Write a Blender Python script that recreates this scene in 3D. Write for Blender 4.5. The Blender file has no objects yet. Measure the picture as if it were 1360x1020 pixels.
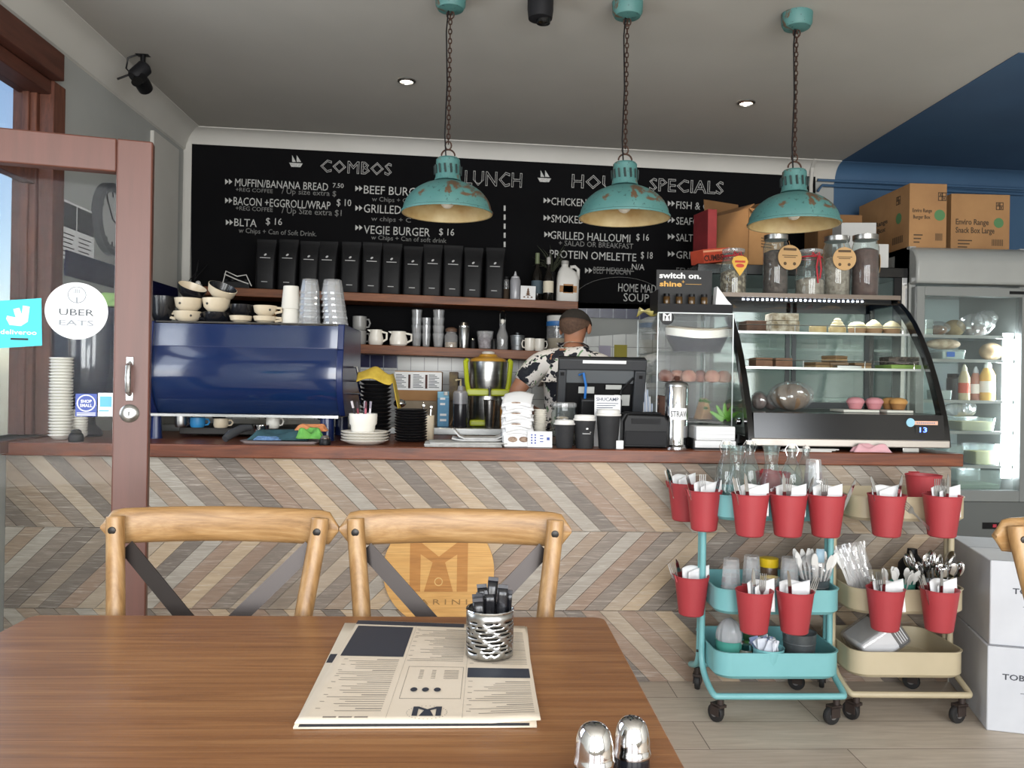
import bpy, math, random
from mathutils import Vector, Matrix
random.seed(7)
PI = math.pi
C = bpy.context.scene.collection
# ---------------------------------------------------------------- camera, world, lights, exposure
F, H = 1080.0, 1.2                    # focal length in pixels of the 1360 px wide frame, eye height
YAW, ROLL = math.atan(45 / 1080), 0.016
_r0 = Vector((math.cos(YAW), -math.sin(YAW), 0)); _d = Vector((math.sin(YAW), math.cos(YAW), 0)); _u0 = Vector((0, 0, 1))
_r = math.cos(ROLL) * _r0 + math.sin(ROLL) * _u0
_u = -math.sin(ROLL) * _r0 + math.cos(ROLL) * _u0
cam = bpy.data.cameras.new('camera'); camo = bpy.data.objects.new('camera', cam); C.objects.link(camo)
camo.matrix_world = Matrix(((_r.x, _u.x, -_d.x, 0), (_r.y, _u.y, -_d.y, 0), (_r.z, _u.z, -_d.z, H), (0, 0, 0, 1)))
cam.sensor_fit = 'HORIZONTAL'; cam.sensor_width = 36; cam.lens = 36 * F / 1360; cam.clip_start = 0.02; cam.clip_end = 100
sc = bpy.context.scene
sc.camera = camo
sc.view_settings.view_transform = 'Standard'; sc.view_settings.look = 'None'
sc.view_settings.gamma = 1; sc.view_settings.use_curve_mapping = False
sc.view_settings.exposure = 0.4
sc.cycles.use_denoising = True
sc.cycles.max_bounces = 10; sc.cycles.transparent_max_bounces = 24; sc.cycles.glossy_bounces = 4
sc.cycles.caustics_reflective = False; sc.cycles.caustics_refractive = False
sc.cycles.sample_clamp_indirect = 4.0
w = bpy.data.worlds.new('daylight sky'); sc.world = w; w.use_nodes = True
_bg = w.node_tree.nodes['Background']
_sky = w.node_tree.nodes.new('ShaderNodeTexSky'); _sky.sky_type = 'NISHITA'; _sky.sun_disc = False
_sky.sun_elevation = math.radians(50); _sky.sun_rotation = math.radians(200)
w.node_tree.links.new(_sky.outputs[0], _bg.inputs[0]); _bg.inputs[1].default_value = 0.16

def area(name, loc, size, sizey, power, col, rot):
    l = bpy.data.lights.new(name, 'AREA'); l.shape = 'RECTANGLE'; l.size = size; l.size_y = sizey; l.energy = power; l.color = col
    o = bpy.data.objects.new(name, l); C.objects.link(o); o.location = loc; o.rotation_euler = rot
    return o
# daylight through the shop front behind the viewer (three panes) and through the window in the side wall
for _x, _w, _p in ((-1.0, 1.3, 75), (0.75, 1.5, 92), (2.6, 1.5, 80)):
    area('shopfront_daylight', (_x, -1.85, 1.5), _w, 2.1, _p, (0.98, 0.99, 1.0), (PI / 2, 0, 0))
area('side_window_daylight', (-1.98, 2.2, 1.75), 1.9, 1.5, 34, (0.90, 0.96, 1.0), (0, -PI / 2, 0))

# ---------------------------------------------------------------- pixel of the photograph -> point of the room
def ray(px, py):
    return _d + _r * ((px - 680) / F) + _u * ((510 - py) / F)
def at(px, py, Y):
    v = ray(px, py); t = Y / v.y
    return Vector((v.x * t, Y, H + v.z * t))
def onz(px, py, z):
    v = ray(px, py); t = (z - H) / v.z
    return Vector((v.x * t, v.y * t, z))
def xat(px, py, Y): return at(px, py, Y).x
def zat(px, py, Y): return at(px, py, Y).z
def M(n, Y): return n * Y / F        # n pixels at distance Y, in metres

# ---------------------------------------------------------------- materials
def lin(c):
    if isinstance(c, str): c = tuple(int(c[i:i + 2], 16) for i in (0, 2, 4))
    return tuple((v / 255 / 12.92 if v / 255 <= 0.04045 else ((v / 255 + 0.055) / 1.055) ** 2.4) for v in c) + (1,)
def new(name):
    m = bpy.data.materials.new(name); m.use_nodes = True
    return m, m.node_tree.nodes, m.node_tree.links, m.node_tree.nodes['Principled BSDF']
def coords(N, L, scale, rot=(0, 0, 0)):
    t = N.new('ShaderNodeTexCoord'); mp = N.new('ShaderNodeMapping')
    mp.inputs['Scale'].default_value = scale; mp.inputs['Rotation'].default_value = rot
    L.new(t.outputs['Object'], mp.inputs[0]); return mp.outputs[0]
def ramp(N, L, fac, stops):
    r = N.new('ShaderNodeValToRGB'); e = r.color_ramp.elements
    while len(e) < len(stops): e.new(0.5)
    for el, (p, c) in zip(e, stops): el.position = p; el.color = c
    L.new(fac, r.inputs[0]); return r.outputs[0]
def noise(N, L, vec, scale, detail=4, rough=0.55, dist=0.0):
    n = N.new('ShaderNodeTexNoise'); n.inputs['Scale'].default_value = scale; n.inputs['Detail'].default_value = detail
    n.inputs['Roughness'].default_value = rough; n.inputs['Distortion'].default_value = dist
    L.new(vec, n.inputs['Vector']); return n.outputs['Fac']
def bump(N, L, b, h, strength, dist=0.002):
    n = N.new('ShaderNodeBump'); n.inputs['Strength'].default_value = strength; n.inputs['Distance'].default_value = dist
    L.new(h, n.inputs['Height']); L.new(n.outputs[0], b.inputs['Normal'])
def pm(name, col, rough=0.5, metal=0.0, col2=None, scale=8, lo=0.35, hi=0.65, bmp=0, bscale=60, emit=0, coat=0, spec=None, stretch=(1, 1, 1), alpha=1, trans=0):
    m, N, L, b = new(name)
    b.inputs['Base Color'].default_value = lin(col); b.inputs['Roughness'].default_value = rough; b.inputs['Metallic'].default_value = metal
    if spec is not None: b.inputs['Specular IOR Level'].default_value = spec
    if coat: b.inputs['Coat Weight'].default_value = coat; b.inputs['Coat Roughness'].default_value = 0.04
    if emit: b.inputs['Emission Color'].default_value = lin(col); b.inputs['Emission Strength'].default_value = emit
    if alpha < 1: b.inputs['Alpha'].default_value = alpha
    if trans: b.inputs['Transmission Weight'].default_value = trans
    if col2 is not None or bmp:
        v = coords(N, L, stretch)
        if col2 is not None:
            L.new(ramp(N, L, noise(N, L, v, scale), [(lo, lin(col)), (hi, lin(col2))]), b.inputs['Base Color'])
        if bmp: bump(N, L, b, noise(N, L, v, bscale, 3), bmp)
    return m
def wood(name, c1, c2, c3=None, scale=(1.2, 14, 14), rough=0.45, rot=(0, 0, 0), n=3.0, dist=1.2, bmp=0.15, fine=True, coat=0, lo=0.3, hi=0.7):
    m, N, L, b = new(name)
    v = coords(N, L, scale, rot)
    f = noise(N, L, v, n, 6, 0.6, dist)
    stops = [(lo, lin(c1)), (hi, lin(c2))] if c3 is None else [(lo, lin(c1)), ((lo + hi) / 2, lin(c2)), (hi, lin(c3))]
    col = ramp(N, L, f, stops)
    if fine:
        f2 = noise(N, L, coords(N, L, (scale[0] * 2.2, scale[1] * 9, scale[2] * 9), rot), n, 3, 0.6)
        mx = N.new('ShaderNodeMixRGB'); mx.blend_type = 'MULTIPLY'; mx.inputs[0].default_value = 0.55
        L.new(col, mx.inputs[1]); L.new(ramp(N, L, f2, [(0.3, (0.62, 0.58, 0.55, 1)), (0.62, (1, 1, 1, 1))]), mx.inputs[2]); col = mx.outputs[0]
        bump(N, L, b, f2, bmp)
    L.new(col, b.inputs['Base Color']); b.inputs['Roughness'].default_value = rough
    if coat: b.inputs['Coat Weight'].default_value = coat; b.inputs['Coat Roughness'].default_value = 0.15
    return m
def glass(name, tint=(1, 1, 1), base=0.015, edge=0.75, rough=0.02, body=0.0, bodycol=(255, 255, 255)):
    """thin glass or clear plastic: see-through face on, reflective at the rim, optionally a little milky"""
    m, N, L, b = new(name); N.remove(b); out = N['Material Output']
    t = N.new('ShaderNodeBsdfTransparent'); t.inputs[0].default_value = tint + (1,)
    g = N.new('ShaderNodeBsdfGlossy'); g.inputs['Roughness'].default_value = rough
    lw = N.new('ShaderNodeLayerWeight'); lw.inputs['Blend'].default_value = 0.5
    p = N.new('ShaderNodeMath'); p.operation = 'POWER'; p.inputs[1].default_value = 3.0; L.new(lw.outputs['Facing'], p.inputs[0])
    ma = N.new('ShaderNodeMath'); ma.operation = 'MULTIPLY_ADD'; ma.inputs[1].default_value = edge - base; ma.inputs[2].default_value = base
    L.new(p.outputs[0], ma.inputs[0])
    mx = N.new('ShaderNodeMixShader'); L.new(ma.outputs[0], mx.inputs[0]); L.new(t.outputs[0], mx.inputs[1]); L.new(g.outputs[0], mx.inputs[2])
    last = mx
    if body:
        d = N.new('ShaderNodeBsdfDiffuse'); d.inputs[0].default_value = lin(bodycol)
        mb = N.new('ShaderNodeMixShader'); mb.inputs[0].default_value = body
        L.new(mx.outputs[0], mb.inputs[1]); L.new(d.outputs[0], mb.inputs[2]); last = mb
    L.new(last.outputs[0], out.inputs[0]); return m

# ---------------------------------------------------------------- mesh builder
class MB:
    def __init__(s): s.v = []; s.f = []; s.mi = []; s.cur = 0
    def mat(s, i): s.cur = i; return s
    def add(s, vs, fs, mx=None):
        k = len(s.v)
        s.v += [tuple(mx @ Vector(p)) for p in vs] if mx is not None else [tuple(p) for p in vs]
        s.f += [tuple(i + k for i in f) for f in fs]; s.mi += [s.cur] * len(fs); return s
    def box(s, x0, x1, y0, y1, z0, z1, mx=None):
        vs = [(x, y, z) for z in (z0, z1) for y in (y0, y1) for x in (x0, x1)]
        return s.add(vs, [(0, 2, 3, 1), (4, 5, 7, 6), (0, 1, 5, 4), (2, 6, 7, 3), (0, 4, 6, 2), (1, 3, 7, 5)], mx)
    def cbox(s, c, d, mx=None):
        return s.box(c[0] - d[0] / 2, c[0] + d[0] / 2, c[1] - d[1] / 2, c[1] + d[1] / 2, c[2] - d[2] / 2, c[2] + d[2] / 2, mx)
    def rings(s, rs, cap0=True, cap1=True, closed=True, mx=None):
        n = len(rs[0]); vs = [p for r in rs for p in r]; fs = []
        for i in range(len(rs) - 1):
            for j in range(n if closed else n - 1):
                a, b = i * n + j, i * n + (j + 1) % n
                fs.append((a, b, b + n, a + n))
        if cap0: fs.append(tuple(range(n - 1, -1, -1)))
        if cap1: fs.append(tuple(range((len(rs) - 1) * n, len(rs) * n)))
        return s.add(vs, fs, mx)
    def lathe(s, prof, c=(0, 0, 0), seg=24, cap0=True, cap1=True, mx=None, sx=1, sy=1):
        rs = [[(c[0] + r * sx * math.cos(2 * PI * k / seg), c[1] + r * sy * math.sin(2 * PI * k / seg), c[2] + z) for k in range(seg)] for r, z in prof]
        return s.rings(rs, cap0, cap1, True, mx)
    def tube(s, pts, r, seg=8, cap=True, closed=False, flat=1.0):
        pts = [Vector(p) for p in pts]; n = len(pts); rs = []; prev = None
        for i, p in enumerate(pts):
            if closed: t = (pts[(i + 1) % n] - pts[i - 1]).normalized()
            else: t = (pts[min(i + 1, n - 1)] - pts[max(i - 1, 0)]).normalized()
            if prev is None:
                a = Vector((0, 0, 1)) if abs(t.z) < 0.9 else Vector((1, 0, 0)); u = t.cross(a).normalized()
            else: u = (prev - t * prev.dot(t)).normalized()
            prev = u; w_ = t.cross(u); rr = r[i] if isinstance(r, (list, tuple)) else r
            rs.append([p + u * rr * math.cos(2 * PI * k / seg) + w_ * rr * flat * math.sin(2 * PI * k / seg) for k in range(seg)])
        if closed: rs.append(rs[0])
        return s.rings(rs, cap and not closed, cap and not closed)
    def prism(s, poly, y0, y1, mx=None):
        """outline in x,z swept along y"""
        n = len(poly); vs = [(x, y0, z) for x, z in poly] + [(x, y1, z) for x, z in poly]
        fs = [tuple(range(n)), tuple(range(2 * n - 1, n - 1, -1))] + [(i, i + n, (i + 1) % n + n, (i + 1) % n) for i in range(n)]
        return s.add(vs, fs, mx)
    def quad(s, a, b, c, d): return s.add([a, b, c, d], [(0, 1, 2, 3)])
    def slab(s, a, b, c, d, n):
        """four corners thickened along the vector n"""
        n = Vector(n); vs = [Vector(p) for p in (a, b, c, d)]; vs += [p + n for p in vs]
        return s.add(vs, [(0, 1, 2, 3), (7, 6, 5, 4), (0, 4, 5, 1), (1, 5, 6, 2), (2, 6, 7, 3), (3, 7, 4, 0)])
    def ball(s, c, r, seg=12, rg=8, mx=None):
        if not isinstance(r, (list, tuple)): r = (r, r, r)
        vs = [(c[0], c[1], c[2] - r[2])]; fs = []
        for i in range(1, rg):
            a = -PI / 2 + PI * i / rg
            vs += [(c[0] + r[0] * math.cos(a) * math.cos(2 * PI * k / seg), c[1] + r[1] * math.cos(a) * math.sin(2 * PI * k / seg), c[2] + r[2] * math.sin(a)) for k in range(seg)]
        vs.append((c[0], c[1], c[2] + r[2])); e = len(vs) - 1
        for k in range(seg):
            fs.append((0, 1 + (k + 1) % seg, 1 + k)); b = 1 + (rg - 2) * seg; fs.append((e, b + k, b + (k + 1) % seg))
            for i in range(rg - 2):
                a = 1 + i * seg; fs.append((a + k, a + (k + 1) % seg, a + seg + (k + 1) % seg, a + seg + k))
        return s.add(vs, fs, mx)
    def sheet(s, fn, nu, nv, mx=None):
        vs = [fn(i / nu, j / nv) for j in range(nv + 1) for i in range(nu + 1)]
        fs = [(j * (nu + 1) + i, j * (nu + 1) + i + 1, (j + 1) * (nu + 1) + i + 1, (j + 1) * (nu + 1) + i) for j in range(nv) for i in range(nu)]
        return s.add(vs, fs, mx)
    def text(s, body, h, mx, width=None, align='LEFT', outline=0, depth=0.0006, bold=0, shear=0):
        """lettering, cap height h, baseline start at the origin of mx; width fits it"""
        cu = bpy.data.curves.new('t', 'FONT'); cu.body = body; cu.size = 1; cu.align_x = 'LEFT'; cu.resolution_u = 2
        if outline: cu.fill_mode = 'NONE'; cu.bevel_depth = outline / h * 0.7; cu.bevel_resolution = 0; cu.resolution_u = 1
        else: cu.extrude = depth / h; cu.offset = bold
        cu.shear = shear
        o = bpy.data.objects.new('t', cu); me = bpy.data.meshes.new_from_object(o)
        if not me.vertices: return s
        xs = [v.co.x for v in me.vertices]; x0, x1 = min(xs), max(xs); k = h / 0.7
        kx = width / (x1 - x0) if width else k
        off = {'LEFT': 0, 'CENTER': -(x1 - x0) / 2, 'RIGHT': -(x1 - x0)}[align]
        s.add([((v.co.x - x0 + off) * kx, v.co.y * k, v.co.z * k) for v in me.vertices], [tuple(p.vertices) for p in me.polygons], mx)
        bpy.data.objects.remove(o); bpy.data.curves.remove(cu); bpy.data.meshes.remove(me); return s
    def build(s, name, mats, parent=None, loc=(0, 0, 0), rot=(0, 0, 0), bevel=0, smooth=0.7, label=None, sub=0, solid=0):
        me = bpy.data.meshes.new(name); me.from_pydata(s.v, [], s.f)
        if not isinstance(mats, (list, tuple)): mats = [mats]
        for m in mats: me.materials.append(m)
        if len(mats) > 1: me.polygons.foreach_set('material_index', s.mi)
        if smooth:
            me.polygons.foreach_set('use_smooth', [True] * len(me.polygons)); me.set_sharp_from_angle(angle=smooth)
        me.update()
        o = bpy.data.objects.new(name, me); C.objects.link(o); o.location = loc; o.rotation_euler = rot
        if parent is not None: o.parent = parent
        if solid:
            b = o.modifiers.new('thickness', 'SOLIDIFY'); b.thickness = solid; b.offset = 0
        if sub:
            b = o.modifiers.new('round', 'SUBSURF'); b.levels = sub; b.render_levels = sub
        if bevel:
            b = o.modifiers.new('edge', 'BEVEL'); b.width = bevel; b.segments = 2; b.limit_method = 'ANGLE'; b.angle_limit = 0.7
        if label: o['label'] = label
        return o
def tag(o, label, cat, group=None, kind=None):
    if label: o['label'] = label
    if cat: o['category'] = cat
    if group: o['group'] = group
    if kind: o['kind'] = kind
    return o
def thing(name, label, cat, loc=(0, 0, 0), rz=0, group=None):
    o = bpy.data.objects.new(name, None); C.objects.link(o); o.location = loc; o.rotation_euler = (0, 0, rz); o.empty_display_size = 0.05
    return tag(o, label, cat, group)
def struct(o): o['kind'] = 'structure'; return o
def dup(root, label, loc, rot=None, group=None, name=None):
    r = root.copy(); C.objects.link(r); r.location = loc
    if rot is not None: r.rotation_euler = rot if isinstance(rot, (list, tuple)) else (0, 0, rot)
    if label: r['label'] = label
    if group: r['group'] = group
    for ch in list(root.children):
        c = ch.copy(); C.objects.link(c); c.parent = r; c.matrix_parent_inverse = ch.matrix_parent_inverse
        for g in ch.children:
            d = g.copy(); C.objects.link(d); d.parent = c
    return r
def Tm(x, y, z): return Matrix.Translation((x, y, z))
def R(a, ax): return Matrix.Rotation(a, 4, ax)
FRONT = R(PI / 2, 'X')               # lettering that stands upright and faces the viewer's side of the room
def rrect(w, d, r, z, n=5, cx=0, cy=0):
    out = []
    for sx, sy, a0 in ((1, -1, -PI / 2), (1, 1, 0), (-1, 1, PI / 2), (-1, -1, PI)):
        for k in range(n + 1):
            a = a0 + PI / 2 * k / n
            out.append((cx + sx * (w / 2 - r) + r * math.cos(a), cy + sy * (d / 2 - r) + r * math.sin(a), z))
    return out

# ---------------------------------------------------------------- shared materials
WHITE = pm('white_paint', 'c6c4be', 0.75, col2='bcbab3', scale=1.5)
CEIL = pm('ceiling_paint', 'aeaba4', 0.85, col2='a5a29b', scale=0.9)
BLUEW = pm('blue_wall_paint', '345270', 0.7, col2='395977', scale=2)
BLUEC = pm('blue_ceiling_paint', '2b4866', 0.75, col2='304f6e', scale=1.5)
GREYW = pm('grey_wall_paint', 'a3a5a2', 0.8, col2='999b98', scale=1.2)
REDWOOD = wood('red_stained_timber', '4d2e22', '60392c', '754835', (10, 10, 1.2), 0.5)
DOORP = pm('brown_door_paint', '573429', 0.42, col2='60392e', scale=5, stretch=(6, 6, .6), bmp=.05)
JARRAH = wood('red_counter_timber', '42200f', '69341a', '824625', (1.4, 12, 12), 0.38, n=2.2, dist=1.5, lo=.25, hi=.75)
SHELFW = wood('shelf_timber', '522b12', '713f1c', '824c26', (1.2, 14, 14), 0.5)
TABLEW = wood('walnut_table_top', '744a2d', '8f613c', 'a87a4f', (0.75, 16, 16), 0.36, n=2.4, dist=1.6, coat=.15, lo=.25, hi=.78)
OAK = wood('oiled_oak', '7d5c34', '9a764a', 'ad8c61', (9, 9, 1.5), 0.42, n=2.5)
OAKX = wood('oiled_oak_rail', '7d5c34', '9a764a', 'ad8c61', (1.5, 13, 13), 0.42, n=2.5)
BLACK = pm('black_plastic', '0d0d0f', 0.45, spec=.25)
SATIN = pm('satin_black', '121214', 0.6, col2='17171a', scale=4, spec=.25)
GLOSSBLK = pm('gloss_black', '0b0b0c', 0.16)
DKMETAL = pm('dark_metal', '33312f', 0.45, 0.6)
STEEL = pm('brushed_steel', 'b4b4b2', 0.28, 1.0, col2='9d9d9b', scale=4, stretch=(1, 1, 12))
CHROME = pm('chrome', 'd8d8d8', 0.08, 1.0)
TIN = pm('galvanised_tin', '84898c', 0.42, 0.85, col2='a0a4a6', scale=14)
CERAM = pm('white_ceramic', 'e6e2d8', 0.22)
CREAMC = pm('cream_ceramic', 'd5c7ae', 0.28, col2='cbbca2', scale=10)
BLKC = pm('black_ceramic', '15161a', 0.2)
PAPER = pm('white_paper', 'e8e8e8', 0.8, col2='dedede', scale=6)
PAPERB = pm('grey_newsprint', 'b9b8b4', 0.85, col2='a4a39f', scale=40)
INK = pm('black_ink', '2a2a2e', 0.8)
INKW = pm('white_ink', 'e4e4e4', 0.7)
CHALK = pm('white_chalk', 'c9c9c6', 0.95, col2='a2a2a0', scale=90)
CHALKD = pm('faint_chalk', '888886', 0.95, col2='666664', scale=90)
CARD = pm('brown_cardboard', 'a57d52', 0.85, col2='98714a', scale=5, bmp=.04)
CARDI = pm('brown_cardboard_inside', '8a653f', 0.9, col2='7b5836', scale=5)
GLASS = glass('clear_glass')
GLASSB = glass('bottle_glass', (0.86, 0.92, 0.91), 0.05, 0.95, 0.02, 0.05, (200, 210, 208))
GLASST = glass('tumbler_glass', (0.93, 0.94, 0.95), 0.07, 0.95, 0.05, 0.13)
WRAP = glass('clear_film', (0.95, 0.95, 0.96), 0.14, 0.9, 0.10, 0.08)
TEALP = pm('teal_paint', '78b2b5', 0.4, col2='70aaac', scale=4)
CREAMP = pm('cream_paint', 'b9ac90', 0.42, col2='b0a386', scale=4)
REDP = pm('red_enamel', 'a3363c', 0.5, col2='9b3238', scale=5)
# ---------------------------------------------------------------- the room
LX, RX, BY, FY = -1.85, 3.9, 5.15, -2.0
zc0, zc1 = zat(258, 168, 5.05), zat(1117, 214, 5.05)
_x0, _x1 = xat(258, 168, 5.05), xat(1117, 214, 5.05)
def zceil(x): return zc0 + (zc1 - zc0) * (x - _x0) / (_x1 - _x0)
# floor of pale timber-look boards
m, N, L, b = new('pale_floor_boards')
v = coords(N, L, (1, 1, 1))
br = N.new('ShaderNodeTexBrick'); br.offset = 0.37; br.inputs['Scale'].default_value = 1; br.inputs['Brick Width'].default_value = 1.25; br.inputs['Row Height'].default_value = 0.222
br.inputs['Mortar Size'].default_value = 0.0016; br.inputs['Mortar Smooth'].default_value = 0.2; br.inputs['Bias'].default_value = 0
br.inputs['Color1'].default_value = lin('bcae9e'); br.inputs['Color2'].default_value = lin('c8bcab'); br.inputs['Mortar'].default_value = lin('5d5147')
L.new(v, br.inputs[0])
g = ramp(N, L, noise(N, L, coords(N, L, (1.5, 16, 1)), 3, 6, .6, .8), [(0.3, (0.72, 0.70, 0.68, 1)), (0.7, (1, 1, 1, 1))])
mx = N.new('ShaderNodeMixRGB'); mx.blend_type = 'MULTIPLY'; mx.inputs[0].default_value = 0.8
L.new(br.outputs[0], mx.inputs[1]); L.new(g, mx.inputs[2]); L.new(mx.outputs[0], b.inputs['Base Color']); b.inputs['Roughness'].default_value = 0.5
struct(MB().box(LX - .15, RX, FY, BY, -.06, 0).build('floor', m))
# ceiling, very slightly out of level like the cornice under it
q = MB()
a_, b_, c_, d_ = (LX - .15, FY, zceil(LX - .15)), (RX, FY, zceil(RX)), (RX, BY + .1, zceil(RX)), (LX - .15, BY + .1, zceil(LX - .15))
struct(MB().slab(a_, b_, c_, d_, (0, 0, .08)).build('ceiling', CEIL))
BX = _x1
struct(MB().slab((BX, 3.36, zceil(BX) - .004), (RX, 3.36, zceil(RX) - .004), (RX, BY, zceil(RX) - .004), (BX, BY, zceil(BX) - .004), (0, 0, .003)).build('ceiling_blue', BLUEC))
# walls
q = MB(); q.box(LX - .15, BX, BY, BY + .12, 0, 3.2); struct(q.build('wall_back', GREYW))
q = MB(); q.box(BX, RX, BY, BY + .12, 0, 3.1); struct(q.build('wall_back_blue', BLUEW))
struct(MB().box(RX, RX + .1, FY, BY + .12, 0, 3.1).build('wall_right', WHITE))
WY0, WY1, WZ0, WZ1 = 1.15, 3.66, .95, zat(74, 106, 3.56)
q = MB(); W0 = LX - .15
q.box(W0, LX, WY1, BY + .12, 0, 3.2); q.box(W0, LX, FY, WY0, 0, 3.2); q.box(W0, LX, WY0, WY1, 0, WZ0); q.box(W0, LX, WY0, WY1, WZ1, 3.2)
struct(q.build('wall_left', GREYW))
# wall behind the viewer with its glazed shop front (open to the daylight)
q = MB(); q.box(LX - .15, -1.75, FY - .1, FY, 0, 3.2); q.box(3.5, RX, FY - .1, FY, 0, 3.2); q.box(-1.75, 3.5, FY - .1, FY, 2.65, 3.2); q.box(-1.75, 3.5, FY - .1, FY, 0, .35)
struct(q.build('wall_front', WHITE))
# boxed-in corner pillar
pY = 5.0; px1 = LX + .02
struct(MB().box(LX, px1, 4.62, pY, 0, zat(215, 189, 4.85)).build('trim_pillar', WHITE))
q = MB(); q.box(LX, xat(253, 300, BY - .02), BY - .02, BY, 0, zceil(LX) - .08); struct(q.build('trim_corner', WHITE))
# cornices
def cove(name, p0, p1, inward, drop, mat):
    """concave cornice between two ceiling-line points"""
    p0, p1, n = Vector(p0), Vector(p1), Vector(inward)
    prof = [(0, 0), (0, -drop)] + [(.012 + drop * .9 * (1 - math.cos(t * PI / 2)), -drop + .006 + drop * .9 * math.sin(t * PI / 2)) for t in (0, .2, .4, .6, .8, 1)] + [(drop * 1.0, 0)]
    q = MB(); q.rings([[p + n * a + Vector((0, 0, z)) for a, z in prof] for p in (p0, p1)])
    return struct(q.build(name, mat, smooth=.5))
cove('trim_cornice_back', (LX, BY, zceil(LX)), (BX, BY, zceil(BX)), (0, -1, 0), .115, WHITE)
cove('trim_cornice_blue', (BX, BY, zceil(BX)), (RX, BY, zceil(RX)), (0, -1, 0), .115, BLUEW)
cove('trim_cornice_left', (LX, FY, zceil(LX)), (LX, BY, zceil(LX)), (1, 0, 0), .125, WHITE)
# dark and white wall tiles
def tiles(name, w_, h_, c1, c2, grout, rough=.25, off=0.5):
    m, N, L, b = new(name)
    br = N.new('ShaderNodeTexBrick'); br.offset = off; br.inputs['Scale'].default_value = 1; br.inputs['Brick Width'].default_value = w_; br.inputs['Row Height'].default_value = h_
    br.inputs['Mortar Size'].default_value = 0.0025; br.inputs['Color1'].default_value = lin(c1); br.inputs['Color2'].default_value = lin(c2); br.inputs['Mortar'].default_value = lin(grout)
    L.new(coords(N, L, (1, 1, 1), (-PI / 2, 0, 0)), br.inputs[0]); L.new(br.outputs[0], b.inputs['Base Color']); b.inputs['Roughness'].default_value = rough
    return m
TILEW = tiles('white_wall_tiles', .085, .085, 'd0d0cc', 'cacac6', '9a9a98', off=0)
TILEB = tiles('navy_wall_tiles', .085, .2, '14163c', '181b44', '7d8390', off=0)
Yb = BY - .012
def wallquad(x0, y0t, y0b, x1, y1t, y1b, Y, th):
    return at(x0, y0b, Y), at(x1, y1b, Y), at(x1, y1t, Y), at(x0, y0t, Y), (0, th, 0)
q = MB(); q.slab(*wallquad(255, 486, 640, 1085, 425, 640, Yb, .010)); struct(q.build('trim_white_tiles', TILEW))
q = MB(); q.slab(*wallquad(765, 402, 421, 1085, 410, 432, Yb - .004, .010)); q.slab(*wallquad(455, 466, 487, 528, 468, 489, Yb - .004, .010)); struct(q.build('trim_navy_tiles', TILEB))
# the side wall's navy tile course and the one on the pillar
q = MB(); q.box(LX, LX + .008, 3.7, pY, zat(100, 382, 4.2), zat(100, 352, 4.2)); q.box(px1, px1 + .008, 4.62, pY, zat(215, 398, 4.85), zat(215, 379, 4.85))
m, N, L, b = new('navy_side_tiles'); b.inputs['Base Color'].default_value = lin('15173a'); b.inputs['Roughness'].default_value = .25
struct(q.build('trim_navy_side', m))
# timber window in the side wall
wn = struct(bpy.data.objects.new('window_1', None)); C.objects.link(wn)
q = MB(); jx = LX + .11
q.box(W0, LX - .05, WY1 - .11, WY1, WZ0, WZ1); q.box(LX - .05, LX + .012, WY1 - .09, WY1 + .01, WZ0, WZ1); q.box(W0 + .045, W0 + .075, WY1 - .125, WY1 - .11, WZ0, WZ1)
q.build('jamb', REDWOOD, wn, bevel=.004)
q = MB(); q.box(W0, LX + .05, WY0, WY0 + .1, WZ0, WZ1); q.box(W0, LX, WY0 + 1.1, WY0 + 1.18, WZ0, WZ1); q.build('mullion', REDWOOD, wn, bevel=.004)
q = MB(); q.box(W0, LX + .05, WY0 - .05, WY1 - .08, WZ1, WZ1 + .115); q.box(W0 + .02, LX, WY0, WY1 - .09, WZ1 - .06, WZ1); q.build('head_beam', pm('dark_red_timber', '4a2a20', .5, col2='5a3428', scale=6, stretch=(6, .8, 6)), wn, bevel=.004)
q = MB(); q.box(W0, LX + .03, WY0 - .03, WY1 + .02, WZ0 - .05, WZ0); q.build('sill', REDWOOD, wn, bevel=.004)
q = MB(); q.box(W0 + .05, LX - .05, WY0 + .1, WY1 - .11, 2.02, 2.10); q.build('transom', REDWOOD, wn, bevel=.004)
MB().box(W0 + .06, W0 + .066, WY0 + .1, WY1 - .11, WZ0, WZ1 - .06).build('glazing', GLASS, wn)
# street outside the window: pale footpath and a light building across the road
struct(MB().box(-16, W0 - .02, -12, 14, -.25, -.12).build('ground_street', pm('pale_pavement', 'b7b4ae', .9, col2='a5a29c', scale=2)))
struct(MB().box(-12, -11, -6, 14, -.12, 3.4).build('backdrop_street_building', pm('pale_render', 'd8d6d0', .9, col2='cfccc4', scale=1)))
# ---------------------------------------------------------------- open timber door with stickers
dl = math.radians(15); dO = Vector((xat(200, 400, 2.2), 2.2, 0))
door = struct(bpy.data.objects.new('door_1', None)); C.objects.link(door); door.location = dO; door.rotation_euler = (0, 0, dl)
zt = zat(200, 188, 2.2); DWd = .92; sw = .088
q = MB(); q.box(-sw, 0, 0, .042, .012, zt); q.build('stile', DOORP, door, bevel=.004)
q = MB(); q.box(-DWd, -DWd + sw, 0, .042, .012, zt); q.build('stile', DOORP, door, bevel=.004)
q = MB(); q.box(-DWd + sw, -sw, .001, .041, zt - .088, zt); q.build('rail', DOORP, door, bevel=.004)
q = MB(); q.box(-DWd + sw, -sw, .001, .041, .012, .22); q.build('rail', DOORP, door, bevel=.004)
MB().box(-DWd + sw - .005, -sw + .005, .018, .024, .21, zt - .083).build('glass_pane', glass('door_glass', (.97, .98, .98), .003, .35), door)
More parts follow.
